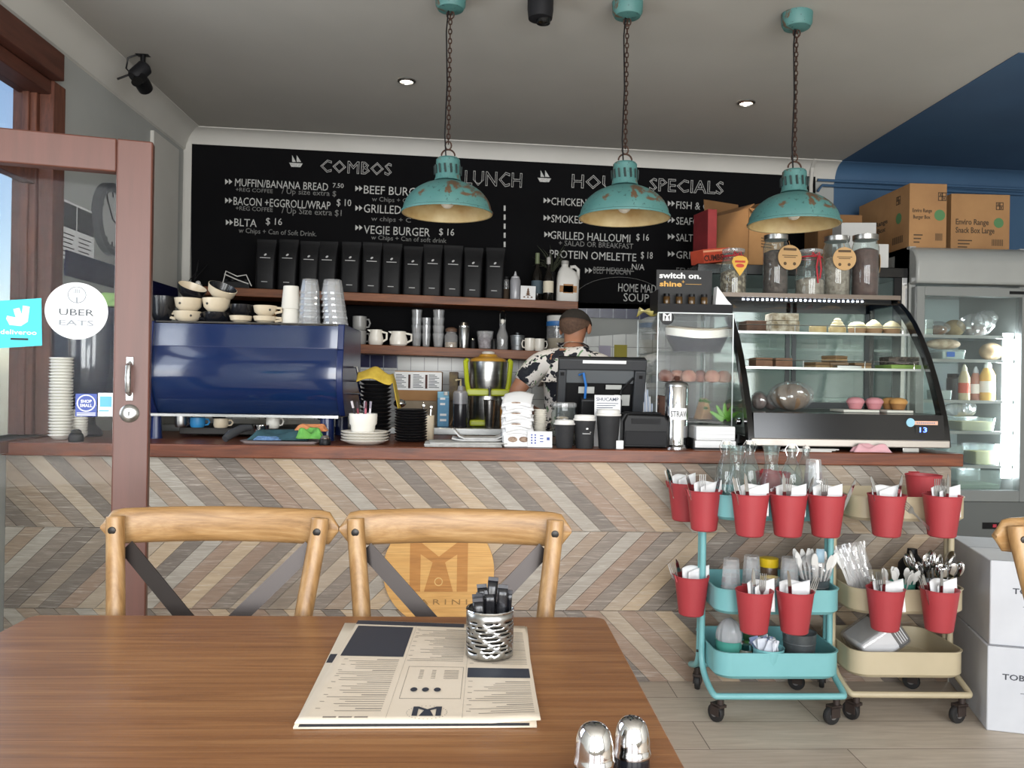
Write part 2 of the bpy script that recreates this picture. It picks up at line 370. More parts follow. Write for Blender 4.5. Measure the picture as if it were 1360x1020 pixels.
def loc_door(px, py, off=.0):
    """where the sight line of a pixel meets the plane of the door, in the door's own x,z"""
    v = ray(px, py); n = Vector((-math.sin(dl), math.cos(dl), 0)); P0 = Vector((dO.x, dO.y, 0)) + n * off
    t = n.dot(P0 - Vector((0, 0, H))) / n.dot(v); P = Vector((0, 0, H)) + v * t - dO
    return P.x * math.cos(dl) + P.y * math.sin(dl), P.z
hx, hz0 = loc_door(172, 528); _, hz1 = loc_door(172, 478)
hd = MB().tube([(hx, .004, hz0 + .008), (hx, -.03, hz0 + .018), (hx, -.036, (hz0 + hz1) / 2), (hx, -.03, hz1 - .018), (hx, .004, hz1 - .008)], .0075)
hd.box(hx - .009, hx + .009, -.004, 0, hz0 - .008, hz0 + .014); hd.box(hx - .009, hx + .009, -.004, 0, hz1 - .014, hz1 + .008); hd.build('handle', STEEL, door, bevel=.001)
lx, lz = loc_door(172, 549)
lk = MB().lathe([(.024, 0), (.024, .004), (.019, .009), (.011, .010), (.011, .013), (.003, .013)], mx=Tm(lx, 0, lz) @ R(PI / 2, 'X')).build('lock', STEEL, door)
MB().box(lx - .0015, lx + .0015, -.0145, -.0128, lz - .006, lz + .006).build('keyhole', BLACK, lk)
gy = .0175
def disc(q, cx, cz, r, y0, y1, n=48): return q.prism([(cx + r * math.cos(2 * PI * k / n), cz + r * math.sin(2 * PI * k / n)) for k in range(n)], y0, y1)
def dtext(q, s, cx, cz, h, y, width=None, align='CENTER', **k): return q.text(s, h, Tm(cx, y, cz) @ FRONT, width, align, **k)
sx, sz = loc_door(102, 413, gy); sr = M(36.5, 2.2)
st = disc(MB(), sx, sz, sr, gy - .001, gy).build('sticker', pm('white_vinyl', 'e9ebec', .5), door, label='round white sticker reading UBER EATS', smooth=0)
GREYI = pm('dark_grey_print', '4d5257', .7); GREYL = pm('light_grey_print', '8d9398', .7)
q = MB(); dtext(q, 'UBER', sx, sz - .012, .017, gy - .0022, M(40, 2.2)); q.build('lettering', GREYI, st, smooth=0)
q = MB(); dtext(q, 'EATS', sx, sz - .038, .014, gy - .0022, M(40, 2.2), bold=.01)
q.tube([(sx + .021 * math.cos(a), gy - .001, sz + .042 + .021 * math.sin(a)) for a in [2 * PI * k / 24 for k in range(24)]], .0013, 4, closed=True)
for dx in (-.006, -.003, 0, .003, .006): q.box(sx + dx - .001, sx + dx + .001, gy - .0014, gy, sz + .046, sz + .057)
q.ball((sx, gy, sz + .043), (.008, .001, .008), 10, 6); q.box(sx - .0025, sx + .0025, gy - .0014, gy, sz + .022, sz + .036); q.build('emblem', GREYL, st, smooth=0)
c0, c1, c2, c3 = [loc_door(*p, gy) for p in ((-40, 465), (56, 459), (55, 396), (-40, 402))]
st = MB().prism([c0, c1, c2, c3], gy - .001, gy).build('sticker', pm('turquoise_vinyl', '27b7c9', .5), door, label='turquoise rectangular sticker with white hopping emblem', smooth=0)
q = MB(); ex, ez = loc_door(28, 421, gy); k_ = M(1, 2.1)
P_ = lambda pts: [(ex + a * k_, ez + b_ * k_) for a, b_ in pts]
q.prism(P_([(-17, -3), (-13, -11), (0, -12), (8, -6), (10, 14), (2, 15), (1, 3), (-2, 12), (-9, 10), (-6, -1), (-16, 1)]), gy - .0014, gy - .001)
bx, bz = loc_door(25, 440, gy); dtext(q, 'deliveroo', bx, bz - .008, .012, gy - .0012, M(42, 2.1), bold=.01); q.build('emblem', INKW, st, smooth=0)
q = MB(); bx, bz = loc_door(26, 447, gy); q.box(bx - .02, bx + .02, gy - .0014, gy - .001, bz - .009, bz - .004); q.build('small_print', INK, st, smooth=0)
c0, c1 = loc_door(100, 553, gy), loc_door(129, 523, gy)
st = MB().box(c0[0], c1[0], gy - .001, gy, c0[1], c1[1]).build('sticker', pm('royal_blue_vinyl', '27408f', .5), door, label='small blue square sticker reading SHOP SMALL', smooth=0)
mx_, mz_ = (c0[0] + c1[0]) / 2, (c0[1] + c1[1]) / 2 + .005; q = MB()
q.tube([(mx_ + .021 * math.cos(a), gy - .001, mz_ + .021 * math.sin(a)) for a in [2 * PI * k / 24 for k in range(24)]], .0016, 4, closed=True)
dtext(q, 'SHOP', mx_, mz_ + .001, .008, gy - .0012, .026, bold=.02); dtext(q, 'SMALL', mx_, mz_ - .010, .008, gy - .0012, .029, bold=.02)
for zz in (-.026, -.031): q.box(mx_ - .022, mx_ + .022, gy - .0013, gy - .001, mz_ + zz - .0012, mz_ + zz + .0012)
q.build('emblem', INKW, st, smooth=0)
c0, c1 = loc_door(130, 553, gy), loc_door(151, 522, gy)
st = MB().box(c0[0], c1[0], gy - .001, gy, c0[1], c1[1]).build('sticker', pm('white_vinyl_card', 'dfe6ec', .5), door, label='small white sticker with a light blue square', smooth=0)
mx_, mz_ = (c0[0] + c1[0]) / 2, (c0[1] + c1[1]) / 2
q = MB(); q.box(mx_ - .014, mx_ + .014, gy - .0014, gy - .001, mz_ - .006, mz_ + .022); q.box(mx_ - .016, mx_ + .008, gy - .0014, gy - .001, mz_ - .018, mz_ - .014); q.build('emblem', pm('sky_blue_print', '5aa7d8', .6), st, smooth=0)
# ---------------------------------------------------------------- the counter
CT, CY = zat(800, 597, 3.24), 3.24
CX1 = xat(1280, 606, CY)
ct = MB().box(LX + .002, CX1, CY, 4.02, CT - .052, CT).build('countertop', JARRAH, bevel=.004)
tag(ct, 'long red-brown timber countertop across the chevron tiled counter', 'countertop')
TX1 = xat(1262, 640, CY + .04); TY = CY + .035
cb = thing('counter_base', 'cafe counter front clad in chevron wood-look tiles', 'counter', (0, TY, 0))
q = MB(); q.box(LX + .002, TX1, .008, .10, 0, CT - .052); q.box(TX1 - .1, TX1, .1, .72, 0, CT - .052); q.box(LX + .002, TX1 - .1, .3, .72, 0, .1)
q.build('carcass', pm('grout_and_board', 'b5aa9b', .8), cb)
pal = [('857464', 'a08c78'), ('74695f', '8c7f73'), ('a8937a', 'bda88c'), ('86705f', '9c8573'), ('665d55', '7d7268'), ('8f877c', 'aea69a'), ('7d7064', '958675'), ('9a8a78', 'b0a08c')]
pm_ = []
def tilewood(c1, c2, ang):
    """printed timber tile: streaky grain with limewashed lines running along the plank"""
    m = wood('wood_look_tile', c1, c2, None, (1.5, 1, 13), .5, (0, ang, 0), 3.2, 1.6, .1, lo=.25, hi=.75); N, L = m.node_tree.nodes, m.node_tree.links; b = N['Principled BSDF']
    src = b.inputs['Base Color'].links[0].from_socket; mx = N.new('ShaderNodeMixRGB'); mx.inputs[2].default_value = lin('cfc6ba')
    f = noise(N, L, coords(N, L, (2.2, 1, 46), (0, ang, 0)), 3.5, 5, .65, 1.0); L.new(ramp(N, L, f, [(.54, (0, 0, 0, 1)), (.68, (.42, .42, .42, 1))]), mx.inputs[0]); L.new(src, mx.inputs[1]); L.new(mx.outputs[0], b.inputs['Base Color']); return m
for dr in (1, -1):
    for i, (c1, c2) in enumerate(pal):
        pm_.append(tilewood(c1, c2, dr * PI / 4))
q = MB(); rows = [(CT - .052, zat(800, 706, TY), 1), (zat(800, 706, TY), zat(800, 811, TY), -1), (zat(800, 811, TY), 0, 1)]
for ri, (z1, z0, dr) in enumerate(rows):
    h_ = z1 - z0; p_ = .0745; x = LX - h_ - .1 + ri * .03; seq = -1
    while x < TX1 + h_:
        c = random.choice([i for i in range(8) if i != seq]); seq = c; q.mat(c + (0 if dr > 0 else 8))
        g_ = .0012; top, bot = (x, x + h_) if dr > 0 else (x + h_, x)
        poly = [(bot + g_, z0 + g_), (bot + p_ - g_, z0 + g_), (top + p_ - g_, z1 - g_), (top + g_, z1 - g_)]
        for side, lim in ((1, LX + .002), (-1, TX1)):          # clip the plank at both ends of the counter
            out = []
            for i in range(len(poly)):
                A, B_ = poly[i - 1], poly[i]; ia, ib = (A[0] - lim) * side >= 0, (B_[0] - lim) * side >= 0
                if ia != ib: t = (lim - A[0]) / (B_[0] - A[0]); out.append((lim, A[1] + t * (B_[1] - A[1])))
                if ib: out.append(B_)
            poly = out
            if len(poly) < 3: break
        if len(poly) >= 3: q.prism(poly, 0, .009)
        x += p_
q.build('chevron_tiles', pm_, cb, smooth=0)
# ---------------------------------------------------------------- round wooden sign on the counter front
sc0 = at(583, 757, TY); sr = M(73, TY) 
sg = thing('wooden_sign', 'round pale timber sign with an M emblem on the counter front', 'sign', (sc0.x, TY - .001, sc0.z))
disc(MB(), 0, 0, sr, -.018, 0, 64).build('disc', wood('pale_pine', 'c08d4b', 'd2a15c', 'dcb06e', (1.2, 10, 12), .5, n=2, bmp=.1, lo=.2, hi=.8), sg, smooth=.5)
STAIN = wood('burnt_pine', 'a06a30', 'b57c3b', 'bd8746', (1.2, 10, 12), .55, n=2); DARKP = pm('pale_brown_print', '8d6a3c', .7); k_ = M(1, TY)
def emblem(q, s, y0, y1):
    """the letter M built of two bars, a valley and a fan-shaped foot, about 74 units wide"""
    for sg_ in (1, -1):
        q.prism([(sg_ * a * s, b_ * s) for a, b_ in ((-38, -27), (-38, 38), (-24, 38), (0, 19), (0, 6), (-24, 22), (-24, -27))], y0, y1)
    q.prism([(a * s, b_ * s) for a, b_ in ((-8, 12), (0, 6), (8, 12), (19, -27), (-19, -27))], y0 - .0002, y1)
    return q
emblem(MB(), k_, -.0192, -.018).build('emblem', STAIN, sg, smooth=0)
q = MB(); q.tube([(5 * k_ * math.cos(a), -.0196, -14 * k_ + 5 * k_ * math.sin(a)) for a in [2 * PI * k / 20 for k in range(20)]], .0022, 4, closed=True); q.build('ring', pm('pale_ring', 'd9b374', .6), sg)
q = MB(); q.text('M A R I N I', M(7, TY), Tm(-M(2, TY), -.0185, -M(44, TY)) @ FRONT, M(80, TY), 'CENTER'); q.build('lettering', DARKP, sg, smooth=0)
# ---------------------------------------------------------------- chalkboard with its menu
cbY = BY - .016
bd = thing('chalkboard', 'wide black chalkboard menu covering the back wall', 'chalkboard', (0, 0, 0))
BOARD = pm('blackboard_paint', '08080a', 0.85, col2='0b0b0d', scale=3, spec=.12)
q = MB(); q.slab(*wallquad(254, 190, 404, 1083, 231, 413, cbY, .010)); q.slab(*wallquad(254, 398, 468, 768, 404, 470, cbY, .010)); q.build('board', BOARD, bd, smooth=0)
def wallm(px, py, Y):
    """frame for writing that follows the lines of the back wall from a pixel"""
    sl = .036 + (511 - py) * 5.7e-5; a, b_ = at(px, py, Y), at(px + 100, py + 100 * sl, Y); e = (b_ - a).normalized()
    return Matrix.Translation(a) @ R(-math.asin(e.z), 'Y') @ FRONT
cY = cbY - .001
def chalk(q, s, x0, x1, y, cap, outline=0, bold=0):
    a = wallm(x0, y, cY); q.text(s, M(cap, cY), a, M((x1 - x0) * 1.0, cY), outline=outline, bold=bold, depth=.0005); return q
q = MB()
for s, x0, x1, y, cp in (('COMBOS', 425, 519, 228, 16), ('LUNCH', 617, 693, 245, 19), ('HOUSE', 759, 843, 249, 18), ('SPECIALS', 862, 963, 253, 17)): chalk(q, s, x0, x1, y, cp, outline=.0018)
q.build('heading_lettering', CHALK, bd, smooth=0)
q = MB()
for s, x0, x1, y, cp in (('MUFFIN/BANANA BREAD', 312, 433, 247, 10), ('7.50', 442, 456, 249, 6), ('BACON +EGGROLL/WRAP', 310, 436, 272, 10.5), ('$ 10', 447, 466, 273, 9), ('BLTA', 311, 340, 300, 10), ('$ 16', 353, 374, 298, 9),
    ('BEEF BURGER', 483, 568, 257, 11), ('GRILLED CHICKEN', 483, 592, 282, 11), ('VEGIE BURGER', 483, 570, 310, 11), ('$ 16', 583, 603, 312, 9), ('CHICKEN C', 732, 790, 272, 10), ('SMOKED', 732, 776, 295, 10),
    ('GRILLED HALLOUMI', 731, 838, 317, 10.5), ('$ 16', 845, 862, 319, 9), ('PROTEIN OMELETTE', 730, 846, 342, 10.5), ('$ 18', 851, 867, 343, 9), ('N/A', 839, 856, 358, 8), ('HOME MADE', 821, 877, 387, 11), ('SOUP $1', 828, 878, 400, 11),
    ('FISH & CHIPS', 898, 965, 277, 10), ('SEAFOOD', 898, 945, 298, 10), ('SALT &', 898, 930, 320, 10), ('GRILL', 898, 930, 343, 10)): chalk(q, s, x0, x1, y, cp, bold=.0)
q.build('dish_lettering', CHALK, bd, smooth=0)
q = MB()
for s, x0, x1, y, cp in (('+REG COFFEE', 313, 361, 254, 5), ('/ Up size extra $', 374, 445, 257, 7), ('+REG COFFEE', 313, 361, 279, 5.5), ('/ Up Size extra $1', 374, 452, 283, 8), ('w Chips + Can of Soft Drink.', 317, 418, 309, 6.5), ('w Chips + Can', 494, 548, 267, 6),
    ('w chips + C', 493, 545, 293, 6), ('w Chips + Can of soft drink', 493, 592, 318, 6), ('+ SALAD OR BREAKFAST', 742, 842, 326, 7), ('BEEF MEXICAN', 788, 838, 363, 9), ('FEW', 898, 920, 364, 9)): chalk(q, s, x0, x1, y, cp)
a, b_ = at(787, 358, cY), at(842, 361, cY); q.slab(a, b_, b_ + Vector((0, 0, .006)), a + Vector((0, 0, .006)), (0, .0008, 0))
q.build('small_lettering', CHALKD, bd, smooth=0)
def poly_px(q, pts, th=.0008):
    ps = [at(x, y, cY) for x, y in pts]; n = len(ps); return q.add(ps + [p + Vector((0, th, 0)) for p in ps], [tuple(range(n - 1, -1, -1)), tuple(range(n, 2 * n))] + [(i, (i + 1) % n, (i + 1) % n + n, i + n) for i in range(n)])
q = MB()
for x, y in ((299, 241), (299, 266), (300, 295), (472, 250), (472, 276), (472, 302), (722, 266), (722, 289), (723, 311), (887, 270), (887, 292), (887, 314), (887, 337), (777, 359)):
    for dx in (0, 5): poly_px(q, [(x + dx, y - 3.5), (x + dx + 4.5, y + .3), (x + dx, y + 4)])
for y in range(273, 328, 12): poly_px(q, [(669, y), (671.5, y), (671.5, y + 7), (669, y + 7)])
for x, y in ((393, 214), (723, 234)):
    poly_px(q, [(x - 9, y + 2), (x + 9, y + 3), (x + 6, y + 8), (x - 6, y + 7.5)]); poly_px(q, [(x - 5, y + 1), (x - 5, y - 8), (x, y + 1)]); poly_px(q, [(x + 1, y + 1), (x + 1, y - 8), (x + 7, y + 1)])
q.build('chalk_marks', CHALK, bd, smooth=0)
q = MB(); rg = [at(822 + 62 * math.cos(t), 402 + 34 * math.sin(t) * -1, cY) for t in [PI * k / 16 for k in range(1, 15)]]; q.tube(rg, .0012, 4); q.build('smudge', CHALKD, bd)
# ---------------------------------------------------------------- the two wall shelves
SY0, SY1 = 4.86, BY - .016
def shelf(label, x0, y0, x1, y1, th):
    a, b_ = at(x0, y0, SY0), at(x1, y1, SY0); t = M(th, SY0); o = Vector((0, SY1 - SY0, 0)); q = MB()
    q.slab(a - Vector((0, 0, t)), b_ - Vector((0, 0, t)), b_, a, o); q.v = [tuple(Vector(p) - a) for p in q.v]
    s = q.build('wall_shelf', SHELFW, loc=a, bevel=.003); tag(s, label, 'shelf', 'timber shelves on the chalkboard wall')
    return lambda px: a.lerp(b_, (px - x0) / (x1 - x0))
top = shelf('upper timber wall shelf carrying the black coffee bags', 264, 380, 768, 400.5, 11)
low = shelf('lower timber wall shelf carrying mugs and glasses', 474, 457, 740, 467, 12)
SLOPE = math.asin(((top(700) - top(300)).normalized()).z)
def onshelf(sh, px, dy): p = sh(px); return Vector((xat(px, 400, SY0 + dy), SY0 + dy, p.z + .0005))
BAGM = pm('matt_black_foil', '0c0c0e', 0.5, col2='121214', scale=18, bmp=.35, bscale=22, spec=.22)
def coffee_bag():
    t = thing('coffee_bag', 'x', 'coffee bag'); q = MB(); rs = []
    for z, w_, d_, r in ((0, .118, .070, .012), (.012, .126, .080, .018), (.10, .128, .082, .02), (.19, .128, .070, .018), (.25, .128, .04, .012), (.285, .130, .012, .004), (.312, .130, .006, .002)): rs.append(rrect(w_, d_, min(r, d_ / 2.1), z, 3))
    q.rings(rs); q.build('pouch', BAGM, t, smooth=.9)
    q = MB(); q.box(-.065, .065, -.0045, .0045, .292, .300); q.build('seal', SATIN, t)
    q = MB(); q.ball((0, 0, 0), (.010, .002, .006), 10, 6, Tm(0, -.0385, .214) @ R(-.5, 'Y')); q.box(-.034, .034, -.0425, -.036, .1925, .1965); q.box(-.020, .020, -.0425, -.0405, .046, .050); q.build('logo', pm('silver_print', 'b5b5b5', .6), t, smooth=0)
    return t
bag0 = coffee_bag()
xs = (352, 381.5, 409.5, 434, 464.5, 492.5, 519, 547, 573, 600, 627, 656)
words_ = ('first', 'second', 'third', 'fourth', 'fifth', 'sixth', 'seventh', 'eighth', 'ninth', 'tenth', 'eleventh', 'twelfth')
for i, x in enumerate(xs):
    lb = 'matt black coffee bag, %s from the window end of the upper shelf' % words_[i]
    p = onshelf(top, x, .07)
    if i == 0: bag0.location = p; bag0['label'] = lb; bag0['group'] = 'black coffee bags on the upper shelf'; o = bag0; o.rotation_euler = (0, -SLOPE, .03)
    else: o = dup(bag0, lb, p, (0, -SLOPE, random.uniform(-.06, .06)))
    s = 1.0 + random.uniform(-.03, .04); o.scale = (.89, .8, s * .985)
# bottles beside the bags
def bottle(name, label, cat, p, prof, mat, parts=(), group=None, seg=20, rz=0):
    """turned bottle or jar; parts: (name, profile or MB, material, label)"""
    t = thing(name, label, cat, p, rz, group); MB().lathe(prof, seg=seg).build('body', mat, t, smooth=.6)
    for pt in parts:
        q = pt[1] if isinstance(pt[1], MB) else MB().lathe(pt[1], seg=seg); q.build(pt[0], pt[2], t, smooth=.6, label=pt[3] if len(pt) > 3 else None)
    return t
def px_item(px, Y, z): return Vector((xat(px, 450, Y), Y, z))
DARKGL = pm('dark_bottle_glass', '15120f', .08); LABELC = pm('cream_label', 'd8cfba', .7)
k = M(1, SY0 + .05)
bottle('spice_jar', 'small dark spice jar beside the last black coffee bag', 'jar', onshelf(top, 672, .12), [(.016, 0), (.018, .005), (.018, .10), (.016, .115), (.016, .13)], GLASST, [('contents', [(.019, .004), (.019, .07)], pm('dark_spice', '4a3d30', .9)), ('lid', [(.018, .128), (.018, .145)], SATIN)])
SQZ = glass('cloudy_plastic', (.9, .9, .92), .1, .5, .2, .45, (190, 190, 195))
bottle('squeeze_bottle', 'translucent grey squeeze bottle with pointed nozzle on the upper shelf', 'bottle', onshelf(top, 684, .04), [(.029, 0), (.031, .006), (.031, .115), (.026, .128), (.020, .130)], SQZ, [('nozzle', [(.024, .128), (.024, .136), (.010, .144), (.003, .17)], pm('frosted_cap', 'b9b9bc', .4)), ('syrup', [(.028, .004), (.028, .08)], pm('grey_syrup', '8a8b90', .5))])
t = thing('picture_card', 'small white square card with a pine tree drawing on the upper shelf', 'card', onshelf(top, 701, .02)); t.rotation_euler = (0, -SLOPE, 0)
q = MB(); q.box(-.045, .045, -.002, .002, 0, .084, R(-.08, 'X')); q.build('card', PAPER, t)
q = MB()
for i in range(4): q.prism([(-.007 - .003 * (3 - i) + .0, .025 + i * .011), (.007 + .003 * (3 - i), .025 + i * .011), (0, .041 + i * .011)], -.0032, -.0021, R(-.08, 'X'))
for dx in (-.022, 0, .022): q.prism([(dx - .006, .012), (dx + .006, .012), (dx + .004, .020), (dx - .004, .020)], -.0032, -.0021, R(-.08, 'X'))
q.build('drawing', pm('brown_drawing', '6b4f3c', .8), t, smooth=0)
bottle('glass_vase', 'tall dark bottle with pale neck holding the airy dark plant', 'bottle', onshelf(top, 713, .14), [(.033, 0), (.036, .006), (.036, .15), (.030, .18), (.013, .215), (.012, .30), (.014, .305)], DARKGL, [('label', [(.0365, .05), (.0365, .13)], pm('slate_label', '4a5a63', .7)), ('neck_foil', [(.014, .235), (.0135, .302)], pm('olive_foil', '6a7355', .5))])
q = MB(); random.seed(3)
for i in range(46):
    a = random.uniform(0, 2 * PI); h_ = random.uniform(.05, .17); s_ = random.uniform(.05, .15); dz = random.uniform(-.04, .06)
    p0 = Vector((0, 0, 0)); q.tube([p0, p0 + Vector((math.cos(a) * s_ * .5, math.sin(a) * s_ * .35, h_ * .7)), p0 + Vector((math.cos(a) * s_, math.sin(a) * s_ * .6, h_ * .7 + dz))], [.0028, .0028, .0004], 4)
tag(q.build('dried_plant', pm('dark_olive_leaf', '2e3224', .8, col2='3d4130'), loc=onshelf(top, 733, .18) + Vector((0, 0, .19))), 'airy dark dried plant rising behind the wine bottle', 'plant')
MB().lathe([(.026, 0), (.032, .02), (.026, .17), (.02, .195)], seg=14).build('planter', SATIN, bpy.data.objects['dried_plant'], loc=(0, 0, -.19))
bottle('wine_bottle', 'dark wine bottle with cream label beside the white jug', 'bottle', onshelf(top, 728, .055), [(.028, 0), (.031, .005), (.031, .135), (.026, .155), (.012, .18), (.011, .245), (.013, .25)], DARKGL, [('label', [(.0316, .05), (.0316, .12)], LABELC), ('stopper', [(.013, .225), (.0125, .262), (.006, .268)], pm('foil_grey', 'a9a6a2', .4))])
t = thing('plastic_jug', 'white plastic jug with handle and orange label on the upper shelf', 'jug', onshelf(top, 753, .07)); t.rotation_euler = (0, -SLOPE, 0)
q = MB(); q.rings([rrect(w_, d_, r, z, 4, cx) for z, w_, d_, r, cx in ((0, .125, .08, .02, 0), (.008, .134, .09, .025, 0), (.14, .134, .09, .025, 0), (.18, .115, .08, .03, -.004), (.205, .07, .06, .028, -.015), (.215, .042, .042, .02, -.02), (.235, .04, .04, .019, -.02))])
JUG = pm('white_plastic', 'cfcdc8', .4); q.build('body', JUG, t, smooth=.9)
MB().tube([(.012, 0, .212), (.04, 0, .218), (.062, 0, .20), (.062, 0, .14)], .011, 8).build('handle', JUG, t)
MB().lathe([(.023, .228), (.023, .25)], c=(-.02, 0, 0), seg=16).build('cap', pm('grey_cap', '9a9894', .4), t)
q = MB(); q.box(-.052, .052, -.0465, -.045, .055, .095); q.box(-.03, .03, -.0465, -.045, .05, .105); q.build('label', pm('orange_label', 'b98350', .7, col2='8a6a4c', scale=60), t)
# double adapter, lead and the power board behind the espresso machine
t = thing('power_adapter', 'white double power adapter at the window end of the upper shelf', 'adapter', at(257, 384, 4.8))
q = MB(); q.box(-.045, .045, -.02, .02, 0, .03); q.ball((-.028, 0, .032), .016, 10, 6); q.ball((.026, 0, .034), .016, 10, 6); q.build('plug_body', JUG, t, bevel=.006)
q = MB(); q.tube([at(245, 381, 4.82), at(240, 386, 4.82), at(262, 360, 4.9), at(264, 345, 5.0), at(258, 372, 5.0), at(275, 352, 5.1)], .003, 5); tag(q.build('power_lead', SATIN), 'thin black lead looping above the white power adapter', 'lead')
q = MB(); q.tube([at(295, 379, 4.92), at(300, 360, 4.92), at(315, 367, 4.92), at(327, 365, 4.94), at(334, 380, 4.92)], .0035, 5); q.tube([at(298, 364, 4.93), at(316, 372, 4.93), at(330, 377, 4.93)], .0035, 5)
tag(q.build('white_cable', JUG), 'white looped cable lying on the upper shelf beside the coffee bags', 'cable')
t = thing('power_board', 'black power board at the window end of the upper shelf', 'power board', onshelf(top, 313, .12)); q = MB(); q.box(-.09, .09, -.03, .03, 0, .05); q.build('housing', BLACK, t, bevel=.006)
for i in range(4): MB().lathe([(.014, 0), (.014, .012)], c=(-.06 + i * .04, 0, .05), seg=10).build('plug', SATIN, t)
# ---------------------------------------------------------------- things on the lower shelf
def mug(name, label, p, r, h_, mat, ang=0, group=None, cat='mug', prof=None):
    t = thing(name, label, cat, p, ang, group); rr = r
    pr = prof or [(rr * .82, 0), (rr * .93, .006), (rr, h_ * .3), (rr, h_), (rr * .9, h_), (rr * .88, h_ * .3), (rr * .7, .008)]
    MB().lathe(pr, seg=24, cap0=True, cap1=True).build('cup', mat, t)
    MB().tube([(rr * .92, 0, h_ * .80), (rr * 1.35, 0, h_ * .82), (rr * 1.55, 0, h_ * .55), (rr * 1.35, 0, h_ * .28), (rr * .92, 0, h_ * .24)], rr * .13, 6).build('handle', mat, t)
    return t
def L_(px, dy): return onshelf(low, px, dy)
GREYC = pm('grey_ceramic', '8d8d8b', .3)
for i, lb in enumerate(('grey mug at the base of the pair by the espresso machine', 'grey mug stacked on top of its twin by the espresso machine')): mug('stacked_mug', lb, L_(478, .1) + Vector((0, 0, .087 * i)), .042, .085, GREYC, .4, 'grey mugs on the lower shelf')
def jug(label, p, r, h_, mat, ang):
    t = thing('milk_jug', label, 'jug', p, ang)
    MB().lathe([(r * .8, 0), (r, .01), (r * 1.04, h_ * .45), (r * .82, h_ * .85), (r * .88, h_), (r * .8, h_), (r * .74, h_ * .8)], seg=24).build('body', mat, t)
    MB().tube([(r * .75, 0, h_ * .88), (r * 1.5, 0, h_ * .8), (r * 1.5, 0, h_ * .4), (r * .95, 0, h_ * .25)], .007, 6).build('handle', mat, t)
    MB().prism([(-r * .7, h_ * .8), (-r * 1.2, h_ * .99), (-r * .7, h_)], -.012, .012).build('spout', mat, t); return t
jug('tall white ceramic milk jug on the lower shelf', L_(500, .07), .043, .093, CERAM, 0)
jug('squat round white ceramic creamer on the lower shelf', L_(530, .07), .052, .088, CERAM, 0)
def tumbler(r0, r1, h_, name='glass_tumbler', th=.003, seg=16, mat=None):
    t = thing(name, 'x', 'glass'); MB().lathe([(r0 * .9, .001), (r0, .003), (r1, h_), (r1 - th, h_), (r0 - th, .012), (0.001, .010)], seg=seg, cap1=False).build('wall', mat or GLASST, t, smooth=.4); return t
tb = None
for px, n, r, dy in ((554, 4, .033, .14), (567, 3, .028, .12), (583, 4, .036, .09)):
    for i in range(n):
        lb = 'clear tumbler, %s in the %s glass stack on the lower shelf' % (('bottom one', 'second up', 'third up', 'topmost')[i], {554: 'first', 567: 'thin middle', 583: 'widest'}[px])
        p = L_(px, dy) + Vector((0, 0, i * .048))
        if tb is None: tb = tumbler(.026, .036, .085); tb.location = p; tb['label'] = lb; tb['group'] = 'stacked tumblers on the lower shelf'; o = tb
        else: o = dup(tb, lb, p)
        o.scale = (r / .036, r / .036, 1)
bottle('sugar_jar', 'short clear glass jar with brown lid on the lower shelf', 'jar', L_(600, .08), [(.036, 0), (.04, .005), (.04, .075), (.03, .09), (.03, .1)], GLASST, [('contents', [(.036, .004), (.036, .035)], pm('raw_sugar', '9b8a72', .9)), ('lid', [(.034, .098), (.036, .115), (.02, .125)], pm('brown_lid', '5c4434', .6))])
bottle('cocktail_shaker', 'tall brushed steel shaker on the lower shelf', 'shaker', L_(617, .06), [(.026, 0), (.027, .004), (.034, .135), (.031, .14), (.024, .152), (.022, .156)], STEEL, [('band', [(.0345, .128), (.0345, .134)], CHROME)])
bottle('salt_pot', 'tiny dark pot between the steel shaker and the glass bowl', 'pot', L_(629, .08), [(.014, 0), (.016, .04), (.012, .055)], SATIN, [('lid', [(.013, .054), (.008, .064)], STEEL)])
bottle('glass_bowl', 'clear glass bowl holding dark sachets on the lower shelf', 'bowl', L_(645, .09), [(.034, 0), (.038, .004), (.052, .11), (.049, .11), (.036, .01)], GLASST, [('sachets', [(.036, .008), (.045, .07), (.03, .09), (.01, .10)], pm('mauve_sachets', '584c52', .7, col2='9a9298', scale=40))])
bottle('black_canister', 'small black canister in front of the swing top bottle', 'canister', L_(657, .05), [(.017, 0), (.018, .05), (.014, .058)], BLACK, [('lid', [(.015, .058), (.010, .066)], SATIN)])
t = bottle('swing_top_bottle', 'clear bottle with tall wire bail on the lower shelf', 'bottle', L_(668, .09), [(.032, 0), (.034, .005), (.034, .09), (.018, .135), (.017, .16)], GLASST)
MB().tube([(-.016, 0, .13), (-.017, 0, .22), (-.009, 0, .24), (.009, 0, .24), (.017, 0, .22), (.016, 0, .13)], .0028, 6).build('wire_bail', CHROME, t); MB().lathe([(.008, .16), (.012, .17), (.012, .185), (.004, .19)], seg=12).build('stopper', CERAM, t)
t = bottle('tin_bucket', 'small galvanised tin bucket with lid on the lower shelf', 'bucket', L_(688, .10), [(.036, 0), (.037, .004), (.044, .085), (.046, .087), (.046, .092), (.03, .096)], TIN, [('lid_knob', [(.008, .095), (.012, .108), (.005, .114)], TIN)])
for z in (.03, .06): MB().tube([(.0405 * math.cos(a), .0405 * math.sin(a), z) for a in [2 * PI * k / 20 for k in range(20)]], .0018, 5, closed=True).build('rib', TIN, t)
mug('white_mug', 'white mug beside the tin bucket, handle towards the bucket', L_(704.5, .05), .031, .076, CERAM, PI)
mug('white_mug', 'white mug beside the tall jar, handle towards the jar', L_(717.5, .03), .03, .074, CERAM, 0)
